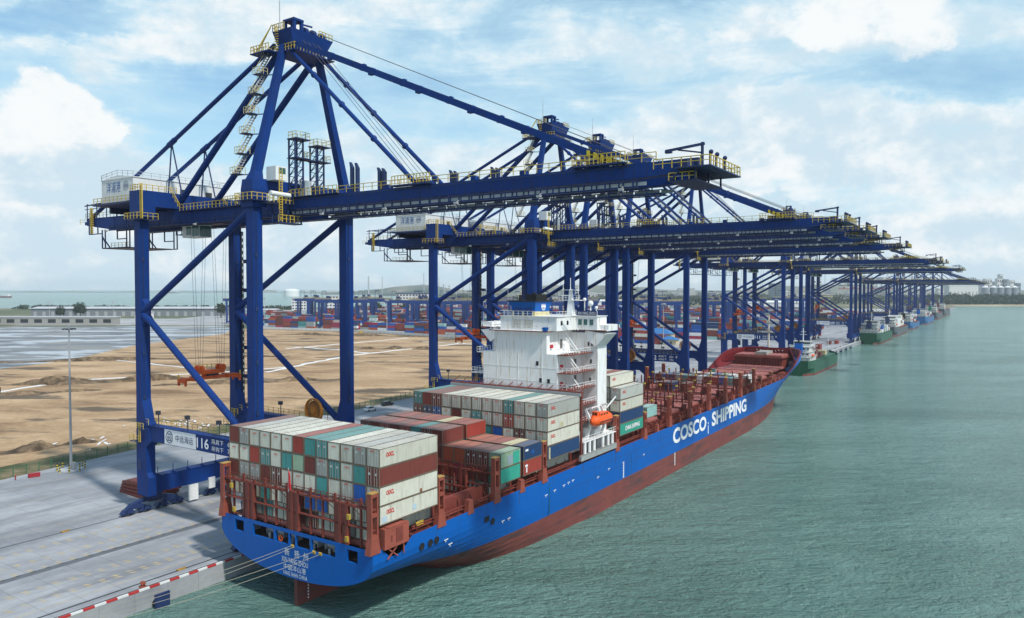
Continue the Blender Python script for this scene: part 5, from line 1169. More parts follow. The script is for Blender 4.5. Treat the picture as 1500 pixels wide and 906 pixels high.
for dx in (0, .7): s_.bar((-5.9 + dx, 60.5, 40), (-5.9 + dx, 64.5, 37.1), .08, .25)
SP(s_, 'stairway', M_SHIPW, sup)
b = Sb(); b.box(-9.1, -8.3, 56.7, 57.4, 37.1, 37.9); b.box(-9.4, -8.0, 56.9, 57.2, 37.5, 37.8); SP(b, 'signal_lamp', M_HULL, sup)
# funnel
b = Sb(); f0 = (-18.2, -12.5, 59.2, 65.0)
b.loft([(40.05, *f0), (40.95, *f0)], 1); b.loft([(40.95, -18.2, -12.5, 59.2, 65.0), (41.9, -18.3, -12.4, 59.15, 65.05), (43.0, -18.9, -12.1, 58.7, 65.6)], 0); b.box(-19.1, -11.9, 58.5, 65.8, 43.0, 43.25, 2); b.box(-14.9, -12.7, 60, 64.4, 43.25, 44.5, 2)
fn = SP(b, 'funnel', [M_HULL, M_CREAM, M_BLACK])
b = Sb()
for (xa, xb) in ((-17.6, -15.7), (-15.1, -13.2)):
    b.box(xa, xb, 59.14, 59.19, 40.15, 41.8)
    for k in range(4): b.box(xa + k * (xb - xa) / 3 - .03, xa + k * (xb - xa) / 3 + .03, 59.09, 59.14, 40.15, 41.8)
SP(b, 'louvre', mat('louvre_blue', (.01, .06, .24), .5), fn)
b = Sb(); b.ring((-12.28, 62.2, 42.0), .85, .14, 0, 24, .05); b.ring((-12.28, 62.2, 42.0), .5, .1, 0, 20, .05); b.box(-12.25, -12.2, 61.4, 63.0, 41.8, 42.2); SP(b, 'logo', M_INK, fn)
for (x, y, r_, h) in ((-17.3, 61, .3, 1.2), (-16.4, 62.5, .35, 1.4), (-13.8, 61, .5, 1.7), (-13.8, 63.4, .4, 1.6)): b = Sb(); b.tube((x, y, 43.2), (x, y, 43.2 + h), r_, 10); SP(b, 'exhaust_pipe', M_BLACK, fn)
# radar mast and domes
b = Sb(); b.loft([(40, -8.6, -7.2, 65.5, 67), (45.6, -8.2, -7.7, 66.0, 66.5)]); b.box(-10.6, -5.4, 65.6, 66.8, 43.2, 43.35); b.box(-9.8, -6.2, 65.6, 66.8, 45.4, 45.5); b.box(-10.2, -7.6, 65.3, 65.5, 44.2, 44.4); b.tube((-8, 66.2, 45.6), (-8, 66.2, 48.0), .08, 8); b.rail([(-10.5, 65.7, 43.35), (-5.5, 65.7, 43.35)], 1, .8, .035)
b.tube((-6.2, 66.4, 43.3), (-6.2, 66.4, 46.8), .07, 6); b.tube((-9.9, 66.4, 43.3), (-9.9, 66.4, 47.5), .06, 6); SP(b, 'radar_mast', M_SHIPW)
for (x, y, z, r_) in ((-4.4, 68.5, 42.6, .6), (-5.9, 68.6, 43.4, .4), (-3.0, 68.4, 41.7, .35)): b = Sb(); b.sphere((x, y, z), r_, 12, 8); b.tube((x, y, 40), (x, y, z - r_ * .7), .12, 8); SP(b, 'satellite_dome', M_SHIPW)
b = Sb(); b.tube((-19.8, 60, 40), (-19.8, 60, 45.5), .06, 6); b.tube((-20.4, 62, 40), (-20.4, 62, 44), .05, 6); b.bar((-18, 60.6, 44), (-19.8, 60, 44.8), .15, .1); SP(b, 'antenna', M_GREY)
# boat deck gear, crane davits and gangway, starboard and port
b = Sb(); b.box(-3.6, .05, 57.3, 72, 15.2, 15.35); 
for y in (58.3, 60.3, 62.3, 66.2, 68.6, 70.6): b.tube((-.3, y, 12.3), (-.3, y, 15.3), .36, 10)
b.rail([(0, 57.4, 15.35), (0, 71.9, 15.35)], 1.0, 1.1, .035); SP(b, 'boat_deck', M_SHIPW, sup)
b = Sb()
for y in (61.6, 68.2): b.bar((-1.6, y, 15.3), (-.6, y, 18.6), .45, .5); b.bar((-.6, y, 18.6), (-1.8, y, 21.2), .4, .45); b.bar((-1.8, y, 21.2), (-.4, y + .1, 21.6), .3, .35)
b.bar((-1.8, 61.6, 21.2), (-1.8, 68.2, 21.2), .2, .2); b.tube((-2.6, 63, 15.4), (-2.6, 63, 17.2), .7, 12); b.box(-3.4, -1.5, 65, 67, 15.4, 16.6); b.tube((-2.2, 59.2, 15.4), (-2.2, 59.2, 17.0), .5, 10); SP(b, 'boat_davit', M_SHIPW, sup)
b = Sb(); b.box(-.15, .35, 55.8, 71.5, 11.9, 12.9); 
for k in range(30): b.box(-.2, .4, 56 + k * .52, 56.2 + k * .52, 12.9, 13.0)
SP(b, 'gangway', mat('gangway_alu', (.32, .33, .32), .5, .15), sup)
b = Sb(); b.bar((-5.4, 58.6, 15.4), (-4.6, 58.9, 19), .4, .4); b.bar((-4.6, 58.9, 19), (-1.8, 59.4, 17.4), .3, .3); b.tube((-3, 61, 15.4), (-3, 61, 16.8), .45, 10); SP(b, 'provision_crane', mat('winch_green', (.03, .09, .05), .6), sup)
b = Sb(); b.bar((-.1, 67.5, 20.9), (.7, 70.2, 23), .2, .2); SP(b, 'davit_arm', M_SHIPW, sup)
# lifeboat hanging in the davits (a thing of its own)
lb = thing('lifeboat', 'bright orange enclosed lifeboat hanging in white davits on the ship side', 'lifeboat', (.0, 64.9, 18.9))
mb = MB(); vs = []; fs = []; n = 14
prof = [(-4.3, .15), (-3.9, .62), (-2.8, 1.15), (-1.2, 1.4), (1.2, 1.4), (2.8, 1.2), (3.9, .72), (4.3, .18)]
for (y, r_) in prof:
    for k in range(n):
        a = 2 * math.pi * k / n; x = r_ * math.cos(a); z = (math.sin(a) * (1.25 if math.sin(a) > 0 else 1.15)) * min(1, r_ / 1.2 + .1)
        vs.append((x, y, z))
for i in range(len(prof) - 1):
    for k in range(n): fs.append((i * n + k, i * n + (k + 1) % n, (i + 1) * n + (k + 1) % n, (i + 1) * n + k))
fs += [tuple(range(n)), tuple(reversed(range(len(vs) - n, len(vs))))]
mb._add(vs, fs, 0); mb.box(-.75, .75, -1.9, 1.9, .9, 1.5); mb.box(-.6, .6, -2.9, -1.7, 1.0, 1.9); mb.build('hull', M_BOAT, lb, None, False)
mb = MB(); mb.bar((1.42, -2.9, 0), (1.42, 2.9, 0), .08, .12); mb.bar((-1.42, -2.9, 0), (-1.42, 2.9, 0), .08, .12); mb.build('fender_strip', M_DARK, lb)
mb = MB()
for y in (-1.2, 0, 1.2): mb.box(.74, .79, y - .3, y + .3, 1.0, 1.35)
for x in (-.3, .3): mb.box(x - .2, x + .2, -2.95, -2.88, 1.3, 1.7)
mb.build('window', M_GLASSD, lb)
# a red pennant and light staffs at the stern
b = Sb(); b.tube((-16.4, -1.5, 16.5), (-16.4, -1.5, 20.0), .06, 6); fs_ = SP(b, 'flag_staff', M_GREY); b = Sb(); b.hexa([(-16.4, -1.55, 17.2), (-15.9, -1.6, 16.8), (-15.85, -1.5, 16.8), (-16.35, -1.5, 17.2), (-16.4, -1.55, 19.6), (-16.1, -1.6, 19.2), (-16.05, -1.5, 19.2), (-16.35, -1.5, 19.6)]); SP(b, 'flag', mat('flag_red', (.6, .02, .03), .7), fs_)
for (x, z) in ((-29.5, 15.2), (-28.9, 11.6), (-4.2, 14.6), (-4.6, 11.5)): b = Sb(); b.box(x - .25, x + .25, -1.7, -1.4, z, z + .7); SP(b, 'yellow_locker', mat('ochre_yellow', (.45, .30, .04), .6, .2))
# mooring lines from the stern to quay bollards out of frame
def rope(p, q_, sag, label):
    mb = MB(); p = Vector(p); q_ = Vector(q_); pr = None
    for i in range(25):
        u = i / 24; c = p.lerp(q_, u) - Vector((0, 0, sag * 4 * u * (1 - u)))
        if pr: mb.tube(pr, c, .034, 6)
        pr = c
    tag(mb.build('mooring_rope', mat('hawser', (.30, .28, .22), .8, .1)), label, 'mooring rope', 'mooring ropes from the ship stern')
rope((-15.6, YS - .1, 8.9), (-34.4, -34, 2.9), .8, 'uppermost pale mooring rope from the stern to the quay'); rope((-15.3, YS - .1, 8.7), (-34.4, -35, 2.9), 1.3, 'second pale mooring rope, just below the uppermost')
rope((-11.2, YS - .1, 8.8), (-34.4, -39, 2.9), 1.0, 'third pale mooring rope, below the ship name'); rope((-9.9, YS - .1, 8.7), (-34.4, -39.6, 2.9), 1.5, 'lowest pale mooring rope, across the port name')
# ------------------------------------------------------------------ containers
CW, CHT = 2.438, 2.591
GRIME = (0.17, 0.115, 0.075)
CCOL = {'beige': (0.56, 0.55, 0.47), 'grey': (0.38, 0.39, 0.36), 'brown': (0.155, 0.036, 0.028), 'red': (0.30, 0.045, 0.032), 'orange': (0.42, 0.085, 0.038), 'teal': (0.06, 0.26, 0.25),
        'green': (0.035, 0.30, 0.22), 'pale green': (0.30, 0.42, 0.29), 'pale teal': (0.26, 0.44, 0.42), 'blue': (0.012, 0.085, 0.33), 'navy': (0.014, 0.045, 0.125), 'white': (0.66, 0.67, 0.66), 'cream': (0.52, 0.46, 0.27), 'magenta': (0.33, 0.025, 0.065)}
CM = {k: mat('container_' + k.replace(' ', '_'), v, 0.5, 0.10, 0.8, GRIME if k in ('beige', 'grey', 'white', 'cream', 'pale green') else (v[0] * .35 + .02, v[1] * .35 + .012, v[2] * .35 + .01), 0.55, rnd=0.13, streak=True) for k, v in CCOL.items()}
CMR = {k: mat('container_roof_' + k.replace(' ', '_'), tuple(c * .76 + g * .24 for c, g in zip(v, (.48, .47, .44))), 0.6, 0.2, 0.6, (.24, .17, .12), 0.6, rnd=0.14, dscale=.5, dlo=.5) for k, v in CCOL.items()}
M_FRAME = mat('container_frame', (0.17, 0.125, 0.09), 0.6, 0.2)
M_LOCK = mat('lock_bar', (0.30, 0.29, 0.27), 0.5, 0.1)
def slot_obj(me): return me
def container_mesh(L, fine=True, open_end=False):
    mb = MB(); w, h = CW / 2, CHT
    fr = .09
    if not fine:
        mb.box(-w + .03, w - .03, .03, L - .03, .12, h - .02)
        for x in (-w, w - fr):
            for y in (0, L - fr): mb.box(x, x + fr, y, y + fr, 0, h)
            mb.box(x, x + fr, fr, L - fr, .0, .15); mb.box(x, x + fr, fr, L - fr, h - .08, h)
        return mb.mesh('shipping_container', [CM['beige']])
    # frame
    for x in (-w, w - .10):
        for y in (0, L - .10): mb.box(x, x + .10, y, y + .10, 0, h, 1)
        mb.box(x + .02, x + .08, .10, L - .10, .02, .14, 1); mb.box(x + .02, x + .08, .10, L - .10, h - .08, h - .025, 1)
    for y in (0, L - .10): mb.box(-w + .10, w - .10, y + .02, y + .09, .02, .14, 1); mb.box(-w + .10, w - .10, y + .02, y + .09, h - .10, h - .01, 1)
    # corrugated sides, roof, ends
    def corr(a0, a1, n, f):
        vs = []; d = (a1 - a0) / n
        for i in range(n):
            for (u, dp) in ((0, 0), (.26, 0), (.5, 1), (.76, 1)): vs.append((a0 + (i + u) * d, dp))
        vs.append((a1, 0)); b = []; 
        for (a, dp) in vs: b += f(a, dp)
        return b, [(2 * i, 2 * i + 1, 2 * i + 3, 2 * i + 2) for i in range(len(vs) - 1)]
    n = int((L - .26) / .30)
    for s in (-1, 1):
        v, f = corr(.13, L - .13, n, lambda a, dp: [(s * (w - .025 - .04 * dp), a, .17), (s * (w - .025 - .04 * dp), a, h - .09)]); mb._add(v, f, 0)
    v, f = corr(.13, L - .13, n // 2, lambda a, dp: [(-w + .11, a, h - .02 - .02 * dp), (w - .11, a, h - .02 - .02 * dp)]); mb._add(v, f, 2)
    for y, s in ((.03, 1), (L - .03, -1)):
        if y < 1 and open_end: mb.box(-w + .13, w - .13, .1, .14, .16, h - .13)
        else: v, f = corr(-w + .13, w - .13, 9, lambda a, dp: [(a, y + s * .04 * dp, .16), (a, y + s * .04 * dp, h - .13)]); mb._add(v, f, 0)
    mb.box(-w + .1, w - .1, .1, L - .1, .06, .12, 1)
    return mb.mesh('shipping_container', [CM['beige'], M_FRAME, CMR['beige']])
def door_mesh():
    mb = MB(); w, h = CW / 2, CHT
    for s in (-1, 1):
        xa, xb = (s * .01, s * (w - .14)); xa, xb = min(xa, xb), max(xa, xb); mb.box(xa, xb, .03, .09, .17, h - .14)
        for k in range(4): mb.box(xa + .04, xb - .04, .02, .03, .42 + k * .55, .50 + k * .55)
        for u in (.28, .72):
            x = xa + (xb - xa) * u; mb.box(x - .025, x + .025, -.035, .02, .1, h - .08, 1); mb.box(x - .07, x + .07, -.04, -.0, 1.05, 1.12, 1)
            for z in (.12, .7, 1.6, h - .16): mb.box(x - .06, x + .06, -.03, .02, z, z + .07, 1)
        mb.box(s * .62 - .16, s * .62 + .16, .012, .02, 1.55, 1.85, 2)
    return mb.mesh('door', [CM['beige'], M_LOCK, mat('placard', (.62, .62, .58), .6)])
ME = {(L, dr): container_mesh(12.19 if L == 40 else 6.06, True, dr) for L in (40, 20) for dr in (False, True)}
ME_DOOR = door_mesh(); MES = {40: container_mesh(12.19, False), 20: container_mesh(6.06, False)}
T_SIDE = text_mesh('OOCL', 1.55, .62, '+x', .03); T_SIDE.materials.append(M_INKR)
T_END = text_mesh('OOCL', .85, .26, '-y', .03); T_END.materials.append(M_INKR)
_pat = MB(); _pat.box(0, .02, 0, 1.2, 0, .9); ME_PATCH = _pat.mesh('patch', [mat('patch_pale', (.50, .56, .60), .6, .1)])
RC = random.Random(33)
def patch(o, y, z, w, h, m):
    b = MB(); b.box(CW / 2 - .03, CW / 2 + .004, y, y + w, z, z + h); b.build('repair_patch', m, o)
def paint(o, col, k=0):
    o.material_slots[k].link = 'OBJECT'; o.material_slots[k].material = CM[col]
def container(col, x, y, z, L, label, group, door=False, fine=True, side=False, end=False):
    o = link('shipping_container', ME[(L, door)] if fine else MES[L], None, (x, y, z)); paint(o, col)
    if fine: o.material_slots[2].link = 'OBJECT'; o.material_slots[2].material = CMR[col]
    tag(o, label, 'container', group)
    if door and fine:
        d = link('door', ME_DOOR, o); paint(d, col)
    o.location.x += RC.uniform(-.025, .025); o.location.y += RC.uniform(-.05, .05)
    if side: link('lettering', T_SIDE, o, (CW / 2 - .005, 1.3, 1.35))
    if end: link('lettering', T_END, o, (-.45, -.045 if door else .005, 1.85 if not door else 2.1))
    return o
ORD = ['first', 'second', 'third', 'fourth', 'fifth', 'sixth', 'seventh', 'eighth', 'ninth', 'tenth', 'eleventh', 'twelfth', 'thirteenth']
def colx(c): return -32.15 + (c + .5) * 32.15 / 13 + .02
def colname(c): return 'leftmost' if c == 0 else 'rightmost' if c == 12 else ORD[c] + ' from left'
def tiername(t): return 'top tier' if t == 0 else ORD[t] + ' tier down'
# stern stack: rows of 13, D = door end facing aft
STERN = [
 ['brown', 'grey D', 'beige', 'beige', 'beige', 'beige', 'red', 'teal', 'teal D', 'beige', 'beige', 'grey D', 'beige D'],
 ['beige', 'beige', 'red', 'teal D', 'beige', 'teal', 'pale green', 'brown', 'grey D', 'teal D', 'beige', 'teal', 'brown D'],
 ['brown', 'grey D', 'grey D', 'brown', 'brown D', 'beige', 'beige', 'beige', 'teal', 'beige', 'beige D', 'blue', 'beige D'],
 ['beige', 'beige D', 'beige', 'teal', 'beige', 'grey D', 'brown', 'blue', 'blue', 'beige', 'beige', 'beige D', 'beige D'],
 [None, 'beige', 'grey D', 'teal D', 'beige', 'beige D', 'brown', 'brown D', 'beige', 'beige D', 'grey', 'beige', None]]
TOPC = {6: 'orange'}
for t_, row in enumerate(STERN):
    for c, e in enumerate(row):
        if e is None: continue
        col, dr = e.replace(' D', ''), e.endswith(' D')
        container(col, colx(c), 0.0 + (0.0 if t_ < 4 else .3), 24.3 - CHT * (t_ + 1), 40, f'{col} container, {colname(c)}, {tiername(t_)} of the stern stack',
                  'containers on the blue ship', dr, True, c == 12 and t_ in (0, 2, 3), col in ('beige', 'grey') and (t_ < 2 or c % 2 == 0))
container('beige', colx(11) + .3, 1.0, 11.3, 40, 'dirty white container tucked low behind the red deck locker', 'containers on the blue ship')
# stack aft of the superstructure
MID = [
 ['teal D', 'brown', 'brown D', 'beige D', 'beige D', 'beige D', 'beige D', 'beige D', 'beige D', 'teal D', 'beige D', 'beige', 'grey D'],
 ['brown D', 'navy D', 'blue D', 'beige', 'brown', 'beige', 'teal D', 'beige D', 'beige D', 'red D', 'beige D', 'beige D', 'beige D'],
 ['beige', 'beige D', 'brown', 'beige', 'red', 'beige', 'beige', 'teal', 'blue', 'beige', 'brown D', 'beige D', 'beige D'],
 ['teal', 'brown', 'beige', 'teal', 'beige', 'brown', 'beige', 'beige', 'red', 'beige', 'beige', 'beige', 'navy'],
 [None, 'beige', 'brown', 'beige', 'beige', 'beige', 'brown', 'beige', 'beige', 'beige', 'beige', 'beige', None]]
for t_, row in enumerate(MID):
    for c, e in enumerate(row):
        if e is None or (t_ == 2 and c < 7) or (t_ == 3 and c < 11) or (t_ == 4 and c < 11): continue
        col, dr = e.replace(' D', ''), e.endswith(' D')
        container(col, colx(c), 43.5, 24.75 - CHT * (t_ + 1), 40, f'{col} container, {colname(c)}, {tiername(t_)} of stack behind the superstructure', 'containers on the blue ship', dr, True, c == 12 and t_ < 3, col in ('beige', 'grey') and t_ < 3)
# twenty-foot boxes between the two stacks: nearer and farther half of the bay
A = {8: 'orange orange', 9: 'orange magenta', 10: 'brown D brown', 11: 'brown D brown', 12: 'pale green D green'}
B = {8: 'orange brown', 9: 'orange brown', 10: 'red brown', 11: 'cream beige', 12: 'navy red'}
def bay20(spec, y, nm, tall):
    for c, s in spec.items():
        parts = s.split(); dr = 'D' in parts
        s2 = s.replace(' D', '')
        top = next(k for k in sorted(CCOL, key=len, reverse=True) if s2.startswith(k)); low = s2[len(top) + 1:]
        for t_, col in enumerate((top, low)):
            if t_ and nm == 'farther' and c != 12: continue
            container(col, colx(c), y, 18.42 - CHT * (t_ + 1), 20, f'short {col} container, {colname(c)}, {"upper" if t_ == 0 else "lower"} in the {nm} low row of mid bay', 'containers on the blue ship', dr and t_ == 0)
    for c, col in tall.items():
        for t_ in range(3):
            if t_ and (c < 5 or (nm == 'farther' and (c < 7 or t_ == 2))): continue
            cc = col if t_ == 0 else random.choice(['brown', 'brown', 'red', 'beige', 'blue', 'teal'])
            container(cc, colx(c), y, 21.0 - CHT * (t_ + 1), 20, f'short {cc} container, {colname(c)}, {tiername(t_)}, {nm} high row of mid bay', 'containers on the blue ship', c % 2 == 0)
bay20(A, 28.5, 'nearer', {0: 'brown', 1: 'brown', 2: 'red', 3: 'brown', 4: 'red', 5: 'teal', 6: 'brown', 7: 'brown'})
bay20(B, 35.42, 'farther', {0: 'brown', 1: 'red', 2: 'brown', 3: 'red', 4: 'red', 5: 'cream', 6: 'red', 7: 'red'})
for c in range(6, 12): container(random.choice(['beige', 'beige', 'grey']), colx(c), 28.55, 10.72, 20, f'short dirty white container, {colname(c)}, lowest, behind the open hold', 'containers on the blue ship', c % 2 == 1)
# stack ahead of the superstructure
FWD = [['brown', 'red', 'red', 'beige', 'red', 'beige', 'brown', 'beige', 'red', 'beige', 'red', 'beige', None], ['beige', 'brown', 'teal', 'beige', 'brown', 'blue', 'beige', 'beige', 'brown', 'teal', 'teal D', 'grey D', 'grey D'],
       ['beige', 'brown', 'beige', 'teal', 'brown', 'beige', 'beige', 'red', 'brown', 'beige', 'beige', 'grey D', 'beige']]
for t_, row in enumerate(FWD):
    for c, e in enumerate(row):
        if e is None or c < 8: continue
        col, dr = e.replace(' D', ''), e.endswith(' D')
        container(col, colx(c), 73.9, 26.8 - CHT * (t_ + 1), 40, f'{col} container, {colname(c)}, {tiername(t_)} of stack before the bridge', 'containers on the blue ship', dr, True, c >= 11 and t_ < 3, col in ('beige', 'grey'))
for c in range(9, 13):
    for t_, col in ((3, 'navy' if c > 10 else 'brown'), (4, 'green' if c == 12 else 'teal')):
        o = container(col, colx(c), 73.9, 26.8 - CHT * (t_ + 1), 40, f'{col} container, {colname(c)}, {tiername(t_)} of stack before the bridge', 'containers on the blue ship', False)
        if c == 12 and t_ == 4: lettering('CHINA SHIPPING', 7.6, 1.0, (CW / 2 - .005, 2.6, .85), o, M_INK, '+x', .03)
container('pale teal', colx(12) - .3, 88.8, 15.5, 20, 'short pale teal container standing alone ahead of the forward stack', 'containers on the blue ship', True)
ROW = ['brown', 'teal', 'blue', 'red', 'brown', 'white', 'brown', 'teal', 'grey', 'navy', 'blue', 'brown']
for k, col in enumerate(ROW):
    c = 11 - k; container(col, colx(c), 169.0 if k else 169.0, 13.95, 20, f'short {col} container, {ORD[k]} from starboard in the row on forward hatches', 'containers on the blue ship', k == 1)
container('white', colx(11), 177.6, 14.0, 20, 'short white container just ahead of the row on the forward hatches', 'containers on the blue ship')
for k, col in enumerate(['white', 'pale green', 'blue', 'white', 'red', 'beige']): container(col, colx(9 - k), 176.6, 14.0, 20, f'short {col} container, {ORD[k]} in the second row on the forward hatches', 'containers on the blue ship')
for k, (c, col) in enumerate(((4, 'brown'), (5, 'navy'), (7, 'brown'))): container(col, colx(c), 147.5, 14.0, 20, f'short {col} container alone on the middle hatches, {ORD[k]} from port', 'containers on the blue ship')

M_PATB = mat('patch_pale_blue', (.42, .52, .60), .6, .1); M_PATG = mat('patch_grey', (.25, .30, .33), .6, .15); M_PATR = mat('patch_rust', (.22, .10, .05), .8, .3)
for o in [o for o in bpy.data.objects if o.name.startswith('shipping_container') and 'rightmost' in o.get('label', '')]:
    lb = o['label']
    if 'fourth tier down of the stern' in lb: patch(o, .5, .35, .9, .8, M_PATB); patch(o, 6.6, .7, .8, .7, M_PATB)
    if 'third tier down of the stern' in lb: patch(o, 8.2, .2, .5, .5, M_PATR)
    if 'pale green' in lb: patch(o, 2.0, .45, 1.6, 1.4, M_PATG); patch(o, 3.75, .2, 1.9, 2.1, CM['green'])
    if 'navy' in lb and 'farther' in lb: patch(o, .6, 1.6, .9, .35, M_INK); patch(o, 2.6, .9, .8, .6, CM['blue'])
    if 'navy' in lb and 'behind the superstructure' in lb: patch(o, .5, .2, .5, 2.1, CM['cream'])
    if 'red' in lb and 'farther' in lb: patch(o, .6, 1.5, .8, .35, M_INK); patch(o, .9, .5, .35, .9, M_INK)
    if 'second tier down of stack behind' in lb: patch(o, 4.8, .4, 1.0, .8, CM['cream'])
# ------------------------------------------------------------------ smaller ships along the quay
FARBOX = []
def coaster(name, label, x1, y0, L, B, hullm, deckz, boxes, tower=0.16, funnel=None, th=9.0, wheel=True, bl='the small ship'):
    """x1: starboard side; stern at y0; superstructure aft, cargo forward"""
    xc = x1 - B / 2; hb_ = B / 2; t = thing('cargo_ship', label, 'cargo ship', (xc, y0, 0), 'small ships moored along the quay'); off = (-xc, -y0, 0)
    def zt(u): return deckz + (1.6 if u < .2 else 0) * (1 if u < .17 else (0.2 - u) / .03) + max(0, u - .88) * 9
    def hwid(u, z):
        f = 1.0
        if u < .1: f = 0.80 + .2 * (u / .1) ** .6
        if z < 2.2 and u < .1: f *= .55 + .45 * u / .1
        if u > .78: tt = (u - .78) / .22; f = max(0.0, 1 - tt ** (2.0 if z < 2 else 2.6))
        return hb_ * f
    us = [0, .03, .06, .1, .17, .2, .3, .45, .6, .7, .78, .82, .86, .9, .93, .96, .98, 1.0]; zs = [-1.0, W0 - .1, 0.9, 1.5]
    b = MB(off); rows = []
    for u in us:
        top = zt(u); r_ = [(hwid(u, z), z) for z in zs] + [(hwid(u, 1.5 + (top - 1.5) * k / 3), 1.5 + (top - 1.5) * k / 3) for k in (1, 2, 3)]; rows.append(r_)
    n = len(rows[0])
    for s in (1, -1):
        vs = [(xc + s * h, y0 + u * L, z) for u, r_ in zip(us, rows) for (h, z) in r_]
        for i in range(len(us) - 1):
            pass
        base = len(b.v); b.v += [tuple(Vector(p) + b.o) for p in vs]
        for i in range(len(us) - 1):
            for j in range(n - 1):
                a = base + i * n + j; f = [a, a + n, a + n + 1, a + 1]; b.f.append(f if s > 0 else f[::-1]); b.m.append(1 if j < 2 else 0)
    b.poly([(xc + s * h, y0, z) for s, seq in ((1, rows[0]), (-1, rows[0][::-1])) for (h, z) in seq], 0)
    b.build('hull', [hullm, M_BOOT], t)
    b = MB(off); v = []; f = []
    for u, r_ in zip(us, rows): v += [(xc - r_[-1][0] + .1, y0 + u * L, r_[-1][1] - 1.0), (xc + r_[-1][0] - .1, y0 + u * L, r_[-1][1] - 1.0)]
    for i in range(len(us) - 1): f.append((2 * i, 2 * i + 1, 2 * i + 3, 2 * i + 2))
    b._add(v, f, 0); b.box(xc - hb_ + 1.6, xc + hb_ - 1.6, y0 + L * .26, y0 + L * .84, deckz - 1, deckz + .6); b.build('deck', M_DECK if hullm is not M_SHIPG else mat('deck_green', (.04, .12, .08), .6, .2), t)
    b = MB(off); ya = y0 + 3; yb = y0 + L * tower + 4; z = deckz + .4
    w = hb_ - 1.2
    for k in range(3):
        b.box(xc - w + k * .7, xc + w - k * .7, ya + k * 1.6, yb - k * .5, z, z + 2.6); b.box(xc - w - .3 + k * .5, xc + w + .3 - k * .5, ya - .6 + k * 1.4, yb + .4 - k * .4, z + 2.6, z + 2.72); z += 2.72
    b.box(xc - hb_, xc + hb_, yb - 4, yb - 1, z, z + .15); b.box(xc - w + 1.6, xc + w - 1.6, yb - 5.5, yb - 1.3, z, z + 2.5); b.box(xc - w + 1.3, xc + w - 1.3, yb - 5.8, yb - 1, z + 2.5, z + 2.62)
    su = b.build('superstructure', mat('coaster_white', (.55, .56, .54), .55, .1, .4, (.3, .2, .12), .6, streak=True), t); zt_ = z + 2.6
    for k in range(3):
        for i in range(5): w_ = MB(off); xx = xc - w + 1.6 + i * (2 * w - 3.2) / 4; w_.box(xx - .35, xx + .35, ya + k * 1.6 - .05, ya + k * 1.6 - .0, deckz + 1.6 + k * 2.72, deckz + 2.4 + k * 2.72); w_.build('window', M_GLASSD, su)
    w_ = MB(off); w_.box(xc + w - 1.6, xc + w - 1.55, yb - 5, yb - 1.8, z + 1.2, z + 2.0); w_.box(xc - w + 2, xc + w - 2, yb - 5.55, yb - 5.5, z + 1.2, z + 2.0); w_.build('window', M_GLASSD, su)
    r = MB(off); zz = deckz + .4 + 2.72
    for k in range(3): r.rail([(xc + w + .2 - k * .5, yb, zz + k * 2.72), (xc + w + .2 - k * .5, ya - .5 + k * 1.4, zz + k * 2.72), (xc - w - .2 + k * .5, ya - .5 + k * 1.4, zz + k * 2.72)], 1.0, 1.6, .05)
    r.rail([(xc + hb_ * .8, y0 + .3, deckz + 1.5), (xc - hb_ * .8, y0 + .3, deckz + 1.5)], 1.0, 1.4, .06); r.build('railing', M_WHITE, t)
    b = MB(off); b.loft([(deckz + 5, xc - 2.0, xc + 2.0, ya - .3, ya + 3.2), (z + 2.2, xc - 1.8, xc + 1.8, ya + .3, ya + 3.2)], 0); b.box(xc - 1.9, xc + 1.9, ya + .2, ya + 3.3, z + 2.2, z + 2.8, 1); b.tube((xc, ya + 1.6, z + 2.8), (xc, ya + 1.6, z + 3.8), .5, 8, 1); b.build('funnel', [funnel or M_HULL, M_BLACK], t)
    b = MB(off); b.tube((xc, yb - 3, zt_), (xc, yb - 3, zt_ + 7), .22, 8); b.bar((xc - 1.8, yb - 3, zt_ + 3.5), (xc + 1.8, yb - 3, zt_ + 3.5), .2, .2); b.bar((xc - 1.2, yb - 3, zt_ + 5), (xc + 1.2, yb - 3, zt_ + 5), .2, .3); b.build('mast', M_WHITE, t)
    b = MB(off); yf = y0 + L * .93; b.tube((xc, yf, deckz), (xc, yf, deckz + 10), .22, 8); b.bar((xc - 1, yf, deckz + 7.5), (xc + 1, yf, deckz + 7.5), .15, .15); b.build('fore_mast', M_WHITE, t)
    for s in (-1, 1):
        b = MB(off); b.bar((xc + s * (w + .2), ya + 2.5, deckz + 3.2), (xc + s * (w + .9), ya + 2.5, deckz + 5.4), .2, .2); b.bar((xc + s * (w + .2), ya + 5.5, deckz + 3.2), (xc + s * (w + .9), ya + 5.5, deckz + 5.4), .2, .2); b.build('davit', M_WHITE, t)
        b = MB(off); b.sphere((xc + s * (w + .7), ya + 4, deckz + 4.2), 1, 10, 6, (.8, 2.3, .7)); b.build('lifeboat', M_BOAT, t)
    k = 0
    for (c, r_, tier, L_, col) in boxes:
        if y0 > 500:
            FARBOX.append((col, xc + c * 2.5, y0 + r_, deckz + .65 + tier * CHT, 12.19 if L_ == 40 else 6.06)); continue
        container(col, xc + c * 2.5, y0 + r_, deckz + 1.3 + tier * CHT, L_, f'{"short " if L_ == 20 else ""}{col} container on {bl}, {"lower" if tier == 0 else "upper"} tier, {"port" if c < -.6 else "starboard" if c > .6 else "middle"} side, {"aft" if r_ < L * .35 else "forward" if r_ > L * .6 else "middle"}', 'containers on the small ships', False, False)
    return t
rc = random.Random(5)
def fill(rows, cols, tiers, pal, L_=20, y0=24, step=6.4):
    out = []
    for r_ in range(rows):
        for c in cols:
            for t_ in range(tiers[r_ % len(tiers)]): out.append((c, y0 + r_ * step, t_, L_, rc.choice(pal)))
    return out
